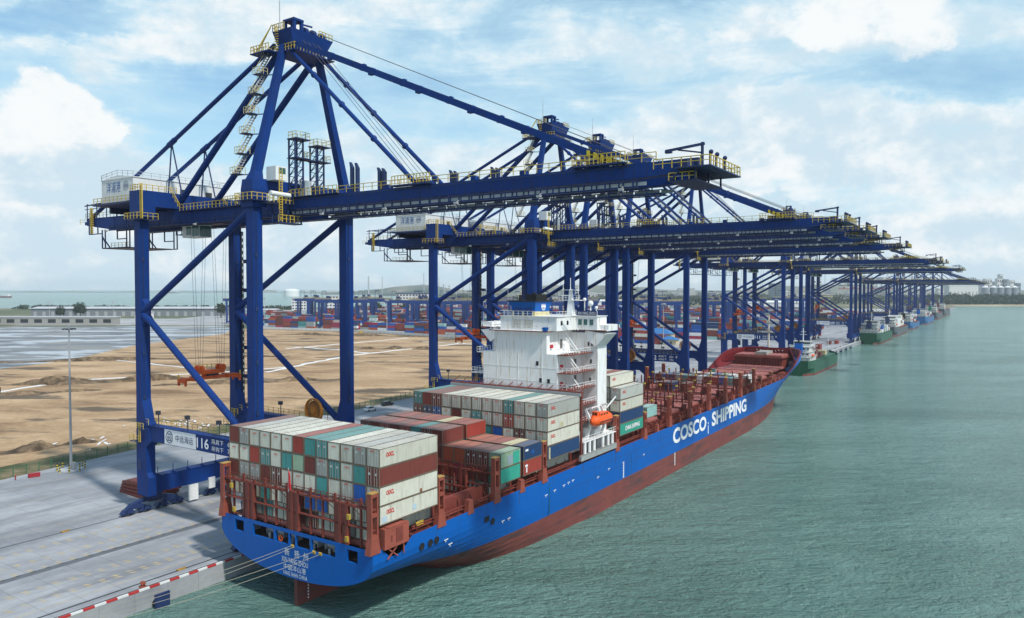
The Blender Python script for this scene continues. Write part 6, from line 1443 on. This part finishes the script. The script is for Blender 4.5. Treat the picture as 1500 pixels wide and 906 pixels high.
bx = [(1.5, 23, 0, 20, 'brown'), (1.5, 23, 1, 20, 'brown'), (.5, 23, 0, 20, 'red'), (.5, 23, 1, 20, 'brown'), (-.5, 23, 0, 20, 'brown'), (-.5, 23, 1, 20, 'brown'), (-1.5, 23, 0, 20, 'brown'), (1.5, 34, 0, 20, 'brown'), (.5, 34, 0, 20, 'brown'), (-.5, 34, 0, 20, 'blue'), (-1.5, 34, 0, 20, 'brown'), (-.5, 34, 1, 20, 'brown'), (1.5, 47, 0, 20, 'cream'), (.5, 47, 0, 20, 'cream'), (-.5, 47, 0, 20, 'brown'), (-.5, 58, 0, 20, 'brown'), (-1.5, 58, 0, 20, 'blue'), (-.5, 58, 1, 20, 'red')]
coaster('coaster', 'small green coaster with blue funnel just ahead of the big ship bow', -16.4, 338, 88, 14.5, M_SHIPG, 6.2, bx, bl='the near green coaster')
coaster('coaster', 'second green coaster, dark funnel, moored beside the eighth crane', -19.5, 604, 104, 16, M_SHIPG, 7.5, fill(8, (-2, -1, 0, 1, 2), (1, 2, 1, 1), ['white', 'blue', 'brown', 'red', 'beige', 'teal', 'white'], y0=30), funnel=M_NAVY, bl='the second green coaster')
coaster('coaster', 'dark grey coaster stacked with white containers', -20, 722, 120, 17, M_SHIPK, 7.5, fill(4, (-2, -1, 0, 1, 2), (3, 3, 4), ['white', 'white', 'white', 'beige', 'brown'], 40, 30, 13.2), funnel=M_NAVY, bl='the grey coaster')
coaster('coaster', 'low blue feeder ship loaded with white and dark containers', -21, 868, 105, 18, M_SHIPB, 7.0, fill(4, (-2, -1, 0, 1, 2), (2, 3), ['white', 'navy', 'white', 'brown', 'blue'], 40, 30, 13.2), funnel=M_BLACK, bl='the low blue feeder')
coaster('coaster', 'blue hulled coaster with tall white superstructure', -18, 1010, 140, 20, M_SHIPB, 8.5, fill(5, (-3, -2, -1, 0, 1, 2, 3), (2, 1, 2), ['white', 'red', 'brown', 'blue', 'beige'], 40, 34, 13.2), funnel=M_HULL, bl='the tall blue coaster')
coaster('coaster', 'grey freighter with green funnel far along the quay', -19, 1190, 130, 20, M_SHIPK, 9, fill(3, (-2, 0, 2), (1, 2), ['white', 'red', 'brown'], 40, 36, 14), funnel=mat('funnel_green', (.02, .22, .14), .5), bl='the far grey freighter')
coaster('coaster', 'farthest dark freighter at the end of the quay', -20, 1370, 150, 22, M_SHIPK, 10, fill(2, (-2, 0, 2), (1,), ['red', 'white'], 40, 40, 14), funnel=M_DECK, bl='the farthest freighter')
for (x, y, L_, col, lb) in ((-47, 545, 20, 'brown', 'short brown container standing on the quay beyond the green coaster'), (-43.5, 555, 20, 'red', 'short red container standing on the quay beside the brown one')): container(col, x, y, Q0 + .01, L_, lb, 'containers on the quay', False, False)
# ------------------------------------------------------------------ container yard
YP = ['brown', 'brown', 'red', 'red', 'blue', 'blue', 'navy', 'beige', 'brown', 'orange', 'navy', 'blue', 'teal', 'brown', 'magenta', 'white', 'red', 'pale teal', 'grey']
stuff = {}
ry = random.Random(11); nind = 0
F = Vector((-math.sin(.588), math.cos(.588), 0)); camp = Vector((69.5, -72.5, 0))
def part_of(x, y):
    d = Vector((x, y, 0)) - camp; u = d.x * math.cos(.588) + d.y * math.sin(.588); v = d.dot(F); s = 750 + 1094 * u / v
    return s, v
blocks = []   # (x0, x1, y0, rows deep)
def frontline(x): 
    P_ = [(-760, 520), (-600, 462), (-485, 480), (-345, 464), (-230, 450), (-165, 436)]
    for (a, c) in zip(P_, P_[1:]):
        if a[0] <= x <= c[0]: return a[1] + (c[1] - a[1]) * (x - a[0]) / (c[0] - a[0])
    return 470
cand = []
y = 478
k = 0
while y < 1250:
    x = -700 if y < 620 else -900
    while x < -150:
        s_, v_ = part_of(x, y)
        if y > frontline(x) + 4 and 240 < s_ < 1330 and not (-240 < x < -145 and y < 545):
            seg = ry.randint(3, 7)
            hmax = ry.choice([3, 4, 4, 5, 5])
            for i in range(seg):
                for r_ in range(3):
                    h = max(1, hmax - ry.choice([0, 0, 0, 1, 2])); col = ry.choice(YP)
                    for t_ in range(h):
                        if ry.random() < .8: col = ry.choice(YP)
                        if r_ > 0 and t_ < h - 1 and y > 520: continue
                        if r_ > 0 and t_ < h - 2: continue
                        cand.append((y, x + i * 12.6, y + r_ * 2.6, 2.46 + t_ * CHT, col))
            x += seg * 12.6 + ry.choice([3, 5, 14])
        else: x += 12
    k += 1; y += 22 if k % 2 else 30
cand.sort(key=lambda c: c[0])
mbs = {c: MB() for c in CCOL}
for (yy, x, y, z, col) in cand:
    s_, v_ = part_of(x, y)
    if nind < 88 and 300 < s_ < 1010:
        o = container(col, x, y, z, 40, f'{col} container in the front rows of the yard behind the sand, {"left" if s_ < 470 else "middle" if s_ < 640 else "right"} part', 'containers in the front yard rows', False, False)
        o.rotation_euler.z = -math.pi / 2; nind += 1
    else:
        b = mbs[col]; b.box(x + .05, x + 12.15, y - 1.2, y + 1.2, z + .04, z + CHT - .02)
        if 0: pass
for (col, x, y, z, L_) in FARBOX: mbs[col].box(x - 1.19, x + 1.19, y + .05, y + L_ - .05, z + .04, z + CHT - .02)
ym = MB(); mm = []
for i, (c, b) in enumerate(mbs.items()):
    o_ = len(ym.v); ym.v += b.v; ym.f += [[o_ + k for k in f] for f in b.f]; ym.m += [i] * len(b.f); mm.append(CM[c])
tag(ym.build('yard_containers', mm), 'mass of stacked containers filling the far yard and the far ships', 'containers', None, 'stuff')
# rubber tyred / rail gantry cranes over the blocks
M_RTG = mat('yard_crane_blue', (0.003, 0.034, 0.165), .55, .12)
def make_rtg():
    t = thing('yard_crane', 'x', 'yard crane', (0, 0, 0), 'blue yard gantry cranes')
    for x in (-13, 13):
        for y in (-4.5, 4.5): b = MB(); b.box(x - 1.25, x + 1.25, y - 1.0, y + 1.0, 1.6, 21); b.build('leg', M_RTG, t)
        b = MB(); b.box(x - .6, x + .6, -6.5, 6.5, 1.0, 2.4); b.build('sill_beam', M_RTG, t)
        for y in (-5.4, 5.4): w = MB(); w.tube((x - .5, y, .8), (x + .5, y, .8), .8, 12); w.build('wheel', M_BLACK, t)
    for y in (-4.5, 4.5): b = MB(); b.box(-19, 19, y - .8, y + .8, 20.6, 23); b.build('main_beam', M_RTG, t)
    b = MB()
    for x in (-18.8, -13, 13, 18.8): b.box(x - .4, x + .4, -3.8, 3.8, 21.3, 22.6)
    b.build('cross_beam', M_RTG, t)
    b = MB(); b.box(-4, 3, -4, 4, 23, 24.2); b.box(-2.6, 1.4, -2.5, 2.5, 24.2, 26); b.build('trolley', M_NAVY, t)
    b = MB(); b.box(3.2, 5.2, -1.2, 1.2, 18.6, 21); b.build('cab', M_WHITE, t)
    b = MB(); b.rail([(-19, -5.2, 23), (19, -5.2, 23)], 1.1, 2.4, .08); b.build('railing', MATS['pale_yellow_rail'], t)
    b = MB()
    for x in (-10, -3.5): b.box(x - .15, x + .15, -.2, .2, 23, 30)
    b.box(-10, -3.5, -.2, .2, 29.7, 30.1); b.build('maintenance_frame', M_NAVY, t)
    b = MB(); b.box(13.8, 14.8, -3, 3, 2.4, 6); b.build('generator_box', M_RTG, t)
    return t
r0 = make_rtg()
RT = [(-735, 512, 0), (-640, 560, 0), (-590, 566, 0), (-545, 572, 0), (-470, 520, 0), (-455, 548, 0), (-425, 505, 0), (-400, 560, 0), (-560, 690, 0), (-480, 700, 0), (-420, 640, 0), (-340, 520, 0), (-330, 600, 0), (-270, 560, 0), (-235, 560, 0), (-215, 640, 0), (-280, 720, 0), (-380, 780, 0), (-200, 760, 0), (-170, 700, 0), (-250, 880, 0), (-350, 930, 0), (-180, 950, 0), (-200, 1100, 0), (-480, 900, 0), (-290, 1060, 0), (-640, 640, 0), (-600, 760, 0), (-520, 620, 0), (-365, 680, 0), (-310, 640, 0), (-440, 760, 0), (-250, 620, 0), (-195, 580, 0), (-690, 700, 0), (-540, 820, 0), (-555, 500, 0), (-520, 508, 0), (-380, 500, 0), (-350, 508, 0), (-300, 500, 0), (-275, 508, 0), (-500, 590, 0), (-450, 600, 0), (-700, 610, 0), (-610, 640, 0), (-660, 560, 0), (-260, 680, 0), (-160, 620, 0), (-185, 830, 0), (-150, 880, 0)]
for i, (x, y, rz) in enumerate(RT):
    o = r0 if i == 0 else copy_tree(r0); o.location = (x, y, 2.45); o.rotation_euler.z = R(30); o.scale = (.72, 1, 1.36)
    s_, v_ = part_of(x, y)
    o['label'] = ('lone blue yard crane at the far left end of the container yard' if i == 0 else f'blue yard crane over the {"front" if y < 600 else "middle" if y < 800 else "back"} rows, {"left of the second ship crane" if s_ < 620 else "behind the white superstructure" if s_ < 850 else "between crane legs on the right"}')
# yard lamp poles
def lamp(x, y, h, label):
    t = thing('yard_lamp_pole', label, 'lamp pole', (x, y, 2.4), 'lamp poles in the yard')
    b = MB(); b.tube((0, 0, 0), (0, 0, h), .38, 8, 0, .18); b.build('pole', M_GREY, t)
    b = MB(); b.tube((0, 0, h - .3), (0, 0, h + .2), 1.6, 10); 
    for k in range(6): a = k * math.pi / 3; b.box(1.7 * math.cos(a) - .4, 1.7 * math.cos(a) + .4, 1.7 * math.sin(a) - .4, 1.7 * math.sin(a) + .4, h - .9, h - .3)
    b.build('lamp_head', M_GREY, t)
for (x, y, lb) in ((-455, 486, 'lamp pole at the front of the yard between the near crane legs'), (-395, 500, 'lamp pole in the yard left of the second crane'), (-330, 480, 'lamp pole in the front yard behind the second crane leg'), (-885, 440, 'lamp pole by the pale road, right of the hall'), (-850, 470, 'lamp pole on the pale road beside the hall end'), (-1010, 420, 'lamp pole behind the long low building'),
                   (-690, 520, 'lamp pole near the lone yard crane'), (-152, 470, 'tall lamp pole beside the blue roofed houses'), (-138, 620, 'lamp pole at the quay side of the yard'), (-141, 760, 'far lamp pole at the quay side of the yard')): lamp(x, y, 32 if x > -800 else 26, lb)
# ------------------------------------------------------------------ buildings
def building(name, label, cat, x, y, z, rz, parts):
    t = thing(name, label, cat, (x, y, z), None, rz)
    for (nm, m, fn) in parts: b = MB(); fn(b); b.build(nm, m, t)
    return t
M_ROOFB = mat('roof_blue', (.035, .15, .36), .55, .1); M_WALLC = mat('wall_cream', (.52, .45, .29), .7, .1, .3, (.3, .26, .2), .3); M_WALLG = mat('wall_grey', (.34, .35, .36), .7, .1); M_ROOFG = mat('roof_grey', (.46, .47, .49), .6, .1); M_WALLW = mat('wall_white', (.62, .62, .61), .7, .06)
def house(L, D, H, label, x, y, rz=0):
    def walls(b): b.box(-L / 2, L / 2, -D / 2, D / 2, 0, H)
    def roof(b): b._add([(-L / 2 - 1, -D / 2 - 1, H), (L / 2 + 1, -D / 2 - 1, H), (L / 2 + 1, D / 2 + 1, H), (-L / 2 - 1, D / 2 + 1, H), (-L / 2 + D / 2, 0, H + D * .28), (L / 2 - D / 2, 0, H + D * .28)], [(0, 1, 5, 4), (1, 2, 5), (2, 3, 4, 5), (3, 0, 4), (3, 2, 1, 0)], 0)
    t = building('house', label, 'house', x, y, 2.45, rz, [('wall', M_WALLC, walls), ('roof', M_ROOFB, roof)])
    for k in range(int(L / 3.2)):
        for z in ([1.0, 4.2] if H > 5 else [1.0]): b = MB(); xx = -L / 2 + 1.6 + k * 3.2; b.box(xx - .7, xx + .7, -D / 2 - .05, -D / 2, z, z + 1.5); b.build('window', M_GLASSD, t)
house(30, 15, 7, 'long cream house with a blue hipped roof seen between the crane legs', -172, 500, R(8)); house(16, 12, 5, 'small cream house with a blue hipped roof left of the long one', -198, 490, R(8)); house(12, 9, 4, 'cream hut with a blue roof nearest the quay', -150, 478, R(8))
def block(label, x, y, rz, L, D, H, floors, cols, m=M_WALLW, cat='building', win=M_GLASSD, cap=None):
    t = building('office_building', label, cat, x, y, 2.3, rz, [('wall', m, lambda b: b.box(-L / 2, L / 2, -D / 2, D / 2, 0, H)), ('roof', cap or M_ROOFG, lambda b: b.box(-L / 2 - .6, L / 2 + .6, -D / 2 - .6, D / 2 + .6, H, H + 1.2))])
    fh = H / floors; cw = L / cols; n = 0
    for f in range(floors):
        for c in range(cols):
            if n > 95: break
            b = MB(); b.box(-L / 2 + cw * (c + .22), -L / 2 + cw * (c + .78), -D / 2 - .12, -D / 2, fh * (f + .3), fh * (f + .78)); b.build('window', win, t); n += 1
    return t
block('white office block with a dark roof line behind the left yard cranes', -880, 1010, R(30), 60, 18, 34, 6, 10, cap=M_NAVY); block('white apartment block left of the dark roofed office block', -960, 890, R(35), 34, 16, 30, 6, 6); block('narrow white apartment block beside the near crane leg', -1000, 840, R(35), 26, 16, 26, 5, 5)
block('white office block behind the second crane', -620, 1080, R(25), 70, 18, 28, 5, 11); 
def hall(label, x, y, rz, L, D, H, m, rm, cat='hall', nm='warehouse'):
    t = building(nm, label, cat, x, y, 2.3, rz, [('wall', m, lambda b: b.box(-L / 2, L / 2, -D / 2, D / 2, 0, H)),
        ('roof', rm, lambda b: b._add([(-L / 2 - 1, -D / 2 - 1.5, H), (L / 2 + 1, -D / 2 - 1.5, H), (L / 2 + 1, D / 2 + 1.5, H), (-L / 2 - 1, D / 2 + 1.5, H), (-L / 2 - 1, 0, H + D * .07), (L / 2 + 1, 0, H + D * .07)], [(0, 1, 5, 4), (2, 3, 4, 5), (1, 2, 5), (3, 0, 4), (3, 2, 1, 0)], 0))])
    for k in range(int(L / 14)): b = MB(); xx = -L / 2 + 7 + k * 14; b.box(xx - 2.4, xx + 2.4, -D / 2 - .15, -D / 2, 0, H * .6); b.build('door', M_WALLG, t)
M_HALL = mat('hall_wall', (.17, .19, .21), .7, .12)
hall('long grey hall with a pale roof near the shore at the left', -1110, 590, R(34), 300, 40, 12, M_HALL, M_ROOFG); hall('second pale roofed shed right of the long hall', -930, 690, R(34), 70, 30, 10, M_WALLW, M_ROOFG)
block('long low concrete building at the far left with window bays', -890, 372, R(33), 150, 14, 9, 1, 9, mat('concrete_wall', (.30, .29, .27), .8, .15)); block('pale end block of the long low concrete building', -815, 440, R(33), 16, 15, 14, 2, 3, M_WALLW)
hall('white roofed shed beyond the right part of the yard', -330, 1500, R(20), 120, 50, 16, M_WALLW, M_WHITE)
hall('white roofed shed behind the superstructure beyond the yard', -760, 1560, R(25), 140, 50, 14, M_WALLW, M_WHITE)
# right shore: silos, warehouses, mill towers
M_SILO = mat('silo_grey', (.20, .23, .27), .6, .08); M_SILOT = mat('silo_cap', (.72, .72, .71), .5, .04)
def at(px_, depth): 
    u = (px_ - 750) / 1094 * depth; p = camp + F * depth + Vector((math.cos(.588), math.sin(.588), 0)) * u; return p.x, p.y
for k, px_ in enumerate((1443, 1455, 1465.5, 1476, 1486)):
    x, y = at(px_, 2900); b = MB(); b.tube((0, 0, 0), (0, 0, 46), 12.5, 20, 0)
    t = thing('silo', ['leftmost', 'second', 'middle', 'fourth', 'rightmost'][k] + ' of five grey silos with white domes above the trees', 'silo', (x, y, 5), 'silos behind the trees'); b.build('body', M_SILO, t); b = MB(); b.tube((0, 0, 46), (0, 0, 53), 12.8, 20, 0, 1.5); b.build('dome', M_SILOT, t)
x, y = at(1406, 2900); hall('long white warehouse with a ribbed wall above the trees', x, y, R(33.7), 112, 50, 56, M_WALLW, M_WHITE); x, y = at(1432, 2950); hall('grey flat warehouse between the white one and the silos', x, y, R(33.7), 24, 40, 58, M_SILO, M_ROOFG)
x, y = at(1376, 2700); block('white block at the left end of the tree line', x, y, R(33.7), 20, 20, 44, 4, 3)
for (px_, d, L_, H, lb) in ((1446, 3300, 30, 86, 'tall pale mill block left of the mill tower'), (1463, 3350, 26, 88, 'pale mill building under the tower'), (1464.5, 3380, 12, 108, 'highest mill tower with a round head above the silos'), (1472, 3340, 18, 86, 'grey mill block right of the mill tower'), (1481, 3300, 20, 80, 'pale mill block at the right above the silos'), (1490, 3000, 14, 66, 'grey elevator tower at the right edge'), (1456, 3500, 14, 76, 'far grey block behind the mill')): 
    x, y = at(px_, d); block(lb, x, y, R(33.7), L_, 20, H, 4, 3, M_SILO if 'grey' in lb else M_WALLW)
M_TWR = mat('tower_glass', (.10, .15, .19), .3, .1)
for px_, lb in ((1130.5, 'left hand one of two grey glass tower blocks beyond the yard'), (1139.5, 'right hand one of two grey glass tower blocks beyond the yard')):
    x, y = at(px_, 2350); block(lb, x, y, R(33.7), 16, 16, 60, 10, 4, M_TWR)
x, y = at(1463, 2420); block('white building with columns among the trees below the silos', x, y, R(33.7), 42, 16, 17, 2, 8)
# far industry, tank, chimneys, hills
x, y = at(427, 4200); t = thing('storage_tank', 'white domed storage tank on the far shore', 'tank', (x, y, 2)); b = MB(); b.tube((0, 0, 0), (0, 0, 34), 42, 28); b.build('shell', M_WHITE, t); b = MB(); b.sphere((0, 0, 33.9), 42, 24, 8, (1, 1, .26)); b.build('dome', M_WHITE, t)
for (px_, d, H, r_, lb) in ((540, 5200, 130, 6, 'thick far chimney left of the second crane'), (560, 5200, 128, 3, 'thin far chimney just right of the thick one'), (621, 5000, 150, 3.5, 'tallest far chimney beside the second crane leg'), (643, 5000, 120, 2.5, 'thin far chimney right of the second crane leg')):
    x, y = at(px_, d); t = thing('chimney', lb, 'chimney', (x, y, 3)); b = MB(); b.tube((0, 0, 0), (0, 0, H), r_, 10, 0, r_ * .7); b.build('stack', M_GREY, t)
for (px_, d, H, lb) in ((650, 4800, 75, 'far lattice tower of the refinery, left one'), (658, 4800, 68, 'far lattice tower of the refinery, middle one'), (668, 4700, 60, 'far lattice tower of the refinery, right one')):
    x, y = at(px_, d); b = MB((0, 0, 0))
    for k in range(5): w = 9 - k * 1.5; b.box(-w, w, -w, w, H * k / 5, H * (k + .55) / 5); b.tube((0, 0, H * k / 5), (0, 0, H * (k + 1) / 5), 2.2, 6)
    tag(b.build('refinery_tower', M_GREY, None, (x, y, 3)), lb, 'tower')
rb = random.Random(9)
for i in range(46):
    px_ = rb.uniform(700, 1345); d = rb.uniform(2300, 4200); x, y = at(px_, d); L_ = rb.uniform(20, 70); H = rb.uniform(10, 30 if d < 3000 else 48)
    b = MB(); b.box(-L_ / 2, L_ / 2, -12, 12, 0, H); b.box(-L_ / 2 - .6, L_ / 2 + .6, -12.6, 12.6, H, H + 1.2, 1)
    for f in range(int(H / 5)): b.box(-L_ / 2 + 1, L_ / 2 - 1, -12.2, -12, 2 + f * 5, 4 + f * 5, 2)
    o = b.build('distant_building', [rb.choice([M_WALLW, M_WALLG, M_SILO, M_WALLC]), M_ROOFG, M_GLASSD], None, (x, y, 2)); o.rotation_euler.z = R(rb.uniform(15, 50))
    tag(o, f'small {"low" if H < 18 else "tall"} pale building in the distant town beyond the yard', 'building', 'distant town buildings')
for i, px_ in enumerate((1236, 1250, 1278, 1290, 1300)):
    x, y = at(px_, 3300); t = thing('ship_crane', 'distant red and white dock crane on the skyline behind the right hand cranes', 'dock crane', (x, y, 2), 'distant red dock cranes')
    b = MB()
    for dx in (-9, 9): b.box(dx - 1.5, dx + 1.5, -1.5, 1.5, 0, 48)
    b.build('leg', M_WALLW, t); b = MB(); b.box(-22, 24, -3, 3, 42, 46); b.box(-4, 4, -3, 3, 46, 52); b.build('boom', mat('dock_red', (.42, .05, .05), .6), t)
def hill(pxs, depth, hs, name='hill', m=G_HILL, thick=700):
    v = []; f = []; n = len(pxs)
    for px_, h in zip(pxs, hs):
        for (dd, k) in ((0, 0), (thick * .3, .7), (thick * .5, 1), (thick * .75, .7), (thick, 0)): x, y = at(px_, depth + dd); v.append((x, y, 2 + h * k))
    for i in range(n - 1):
        for j in range(4): f.append((i * 5 + j, (i + 1) * 5 + j, (i + 1) * 5 + j + 1, i * 5 + j + 1))
    b = MB(); b._add(v, f, 0); return struct(b.build(name, m))
rh = random.Random(4)
hill(list(range(470, 720, 10)), 6000, [10 + 62 * math.exp(-((p - 610) / 60) ** 2) + rh.uniform(0, 10) for p in range(470, 720, 10)])
hill(list(range(560, 700, 7)), 4900, [8 + 26 * math.exp(-((p - 620) / 40) ** 2) + rh.uniform(0, 5) for p in range(560, 700, 7)], m=G_FOREST)
hill(list(range(680, 1380, 14)), 6500, [48 + 26 * math.sin(p / 60) + rh.uniform(0, 14) for p in range(680, 1380, 14)])
hill(list(range(0, 420, 15)), 9500, [6 + rh.uniform(0, 8) + (18 if 330 < p < 420 else 0) for p in range(0, 420, 15)], 'headland')
hill(list(range(1380, 1700, 14)), 5200, [30 + rh.uniform(0, 14) for p in range(1380, 1700, 14)])
for k, px_ in enumerate((1180, 1188, 1197, 1330, 1338)):
    x, y = at(px_, 3000 + 90 * k); t = thing('storage_tank', ['first', 'second', 'third', 'fourth', 'fifth'][k] + ' from left of the low pale tanks on the skyline behind the far cranes', 'tank', (x, y, 2), 'low pale tanks on the skyline'); b = MB(); b.tube((0, 0, 0), (0, 0, 16), 11, 20); b.build('shell', M_WALLW, t); b = MB(); b.tube((0, 0, 16), (0, 0, 19), 11.2, 20, 0, .8); b.build('roof', M_WALLG, t)
# beach and wood on the right shore
pts = [at(px_, d) for (px_, d) in ((1388, 1982), (1440, 1976), (1500, 1976), (1600, 1990), (2000, 2020), (2000, 2060), (1500, 2030), (1440, 2030), (1388, 2028))]
sheet('beach', pts, 2.6, G_SHORE, -1)
def leafmass(name, spots, label, seed, leaf=2.6, n_=170, kind=True):
    rr = random.Random(seed); v = []; f = []
    for (x, y, r_, h) in spots:
        for i in range(n_):
            a = rr.uniform(0, 2 * math.pi); ph = math.acos(rr.uniform(-1, 1)); q_ = rr.uniform(.55, 1.08)
            c = Vector((x + r_ * q_ * math.sin(ph) * math.cos(a), y + r_ * q_ * math.sin(ph) * math.sin(a), 2.5 + h * .5 + h * .5 * q_ * math.cos(ph)))
            n1 = Vector((rr.uniform(-1, 1), rr.uniform(-1, 1), rr.uniform(-1, 1))).normalized(); n2 = n1.orthogonal().normalized(); s_ = leaf * rr.uniform(.5, 1.2); e = n1.cross(n2)
            b0 = len(v); v += [tuple(c + n2 * s_), tuple(c + e * s_ * .7), tuple(c - n2 * s_), tuple(c - e * s_ * .7)]; f.append((b0, b0 + 1, b0 + 2, b0 + 3))
    b = MB(); b.v = v; b.f = f; b.m = [0] * len(f); o = b.build(name, G_FOREST)
    return tag(o, label, 'wood', None, 'stuff')
rf = random.Random(21); sp = []
for i in range(330):
    px_ = rf.uniform(1352, 1600); d = rf.uniform(2045, 2330); x, y = at(px_, d); sp.append((x, y, rf.uniform(8, 13), rf.uniform(11, 19) + (d - 2045) * .05))
leafmass('wood', sp, 'dark belt of trees along the beach on the right shore', 2, 2.6, 110)
sp = []
for i in range(420):
    px_ = rf.uniform(640, 1350); d = rf.uniform(1900, 3800); x, y = at(px_, d); sp.append((x, y, rf.uniform(14, 30), rf.uniform(12, 22)))
leafmass('wood', sp, 'distant tree belts in the town beyond the yard', 5, 5.0, 40)
def tree(x, y, h, label, seed):
    rr = random.Random(seed); t = thing('tree', label, 'tree', (x, y, 2.3), 'trees beyond the sand'); b = MB(); b.tube((0, 0, 0), (0, 0, h * .5), h * .04, 8, 0, h * .02)
    for k in range(5): a = rr.uniform(0, 6.3); b.tube((0, 0, h * (.25 + .05 * k)), (h * .2 * math.cos(a), h * .2 * math.sin(a), h * (.5 + .06 * k)), h * .015, 5, 0, h * .006)
    b.build('trunk', mat('bark', (.09, .06, .04), .9, .2), t); v = []; f = []
    for i in range(700):
        a = rr.uniform(0, 6.3); ph = math.acos(rr.uniform(-.8, 1)); q_ = rr.uniform(.3, 1) ** .5 * (1 + .25 * math.sin(3 * a + seed)); c = Vector((h * .34 * q_ * math.sin(ph) * math.cos(a), h * .34 * q_ * math.sin(ph) * math.sin(a), h * .62 + h * .36 * q_ * math.cos(ph)))
        n1 = Vector((rr.uniform(-1, 1), rr.uniform(-1, 1), rr.uniform(-1, 1))).normalized(); n2 = n1.orthogonal().normalized(); e = n1.cross(n2); s_ = h * .05 * rr.uniform(.5, 1.2); b0 = len(v); v += [tuple(c + n2 * s_), tuple(c + e * s_), tuple(c - n2 * s_), tuple(c - e * s_)]; f.append((b0, b0 + 1, b0 + 2, b0 + 3))
    b = MB(); b.v = v; b.f = f; b.m = [0] * len(f); b.build('crown', G_FOREST, t)
tree(-905, 610, 22, 'dark round tree right of the long grey hall', 1); tree(-1030, 470, 24, 'dark tree behind the long low building at the left', 2); tree(-1055, 455, 18, 'smaller tree beside the dark one at the left shore', 3)
tree(-800, 830, 22, 'green tree in front of the white apartment blocks', 4); tree(-830, 815, 18, 'smaller green tree in front of the white apartment blocks', 5); tree(-770, 860, 20, 'green tree left of the dark roofed office block', 6)
# shoreline wood strip at the left behind the hall
sp = []
for i in range(120):
    x = rf.uniform(-1700, -1180); u = (x + 1793) / 600; sp.append((x, 640 + u * 330 + rf.uniform(-40, 10), rf.uniform(8, 14), rf.uniform(5, 9)))
leafmass('scrub', sp, 'low dark scrub along the left shore behind the hall', 8, 2.4, 50)
# far sea: an anchored barge and platforms
def barge(px_, d, L_, label, col):
    x, y = at(px_, d); t = thing('distant_ship', label, 'ship', (x, y, W0), None, R(20)); b = MB(); b.hexa([(-L_ / 2 + 6, -9, 0), (L_ / 2 - 4, -9, 0), (L_ / 2 - 4, 9, 0), (-L_ / 2 + 6, 9, 0), (-L_ / 2, -10, 8), (L_ / 2, -10, 8), (L_ / 2, 10, 8), (-L_ / 2, 10, 8)]); b.build('hull', col, t)
    b = MB(); b.box(L_ / 2 - 22, L_ / 2 - 8, -7, 7, 8, 18); b.build('superstructure', M_WHITE, t)
barge(-5, 3900, 180, 'dark red bulk ship far out on the left sea', M_DECK); barge(250, 7800, 200, 'hazy ship on the horizon left of the nearest crane', M_SHIPK); barge(345, 7600, 160, 'hazy ship on the horizon behind the near crane ropes', M_SHIPK)
mb = MB(); mb.box(-2.2, 1.4, -1, 1, .7, 1.5); mb.box(-.6, 1.2, -.95, .95, 1.5, 2.6); mb.bar((1.2, 0, 1.4), (3.4, 0, 3.4), .3, .35); mb.bar((3.4, 0, 3.4), (4.4, 0, 1.2), .25, .3); mb.box(-2.3, 1.6, -1.2, -.7, 0, .7); mb.box(-2.3, 1.6, .7, 1.2, 0, .7)
tag(mb.build('excavator', M_YEL, None, (-452, 446, 2.35)), 'yellow excavator working by the fence in front of the yard', 'excavator')
mb = MB(); mb.box(-2.6, 2.4, -1, 1, .6, 1.3); mb.box(.6, 2.4, -1, 1, 1.3, 2.5); mb.box(-2.6, .4, -1.05, 1.05, 1.3, 2.0)
for xx in (-1.6, 1.5): mb.tube((xx, -1.05, .5), (xx, 1.05, .5), .5, 10)
tag(mb.build('pickup_truck', M_CARK, None, (-281, 66, 2.33)), 'small dark truck on the sand at the left picture edge', 'truck')
# ------------------------------------------------------------------ haze: the air over the whole place
hz = MB(); hz.box(-9500, 12000, -1200, 16000, -4, 125)
hm = bpy.data.materials.new('haze_air'); hm.use_nodes = True; n_ = hm.node_tree.nodes; l_ = hm.node_tree.links
for nd in list(n_):
    if nd.type == 'BSDF_PRINCIPLED': n_.remove(nd)
out = [nd for nd in n_ if nd.type == 'OUTPUT_MATERIAL'][0]; pv = n_.new('ShaderNodeVolumePrincipled')
pv.inputs['Color'].default_value = (0.90, 0.95, 1.0, 1); pv.inputs['Density'].default_value = 0.00007; pv.inputs['Anisotropy'].default_value = 0.2
l_.new(pv.outputs[0], out.inputs['Volume'])
tag(hz.build('haze', hm), 'pale sea haze over the harbour', 'haze', None, 'stuff')
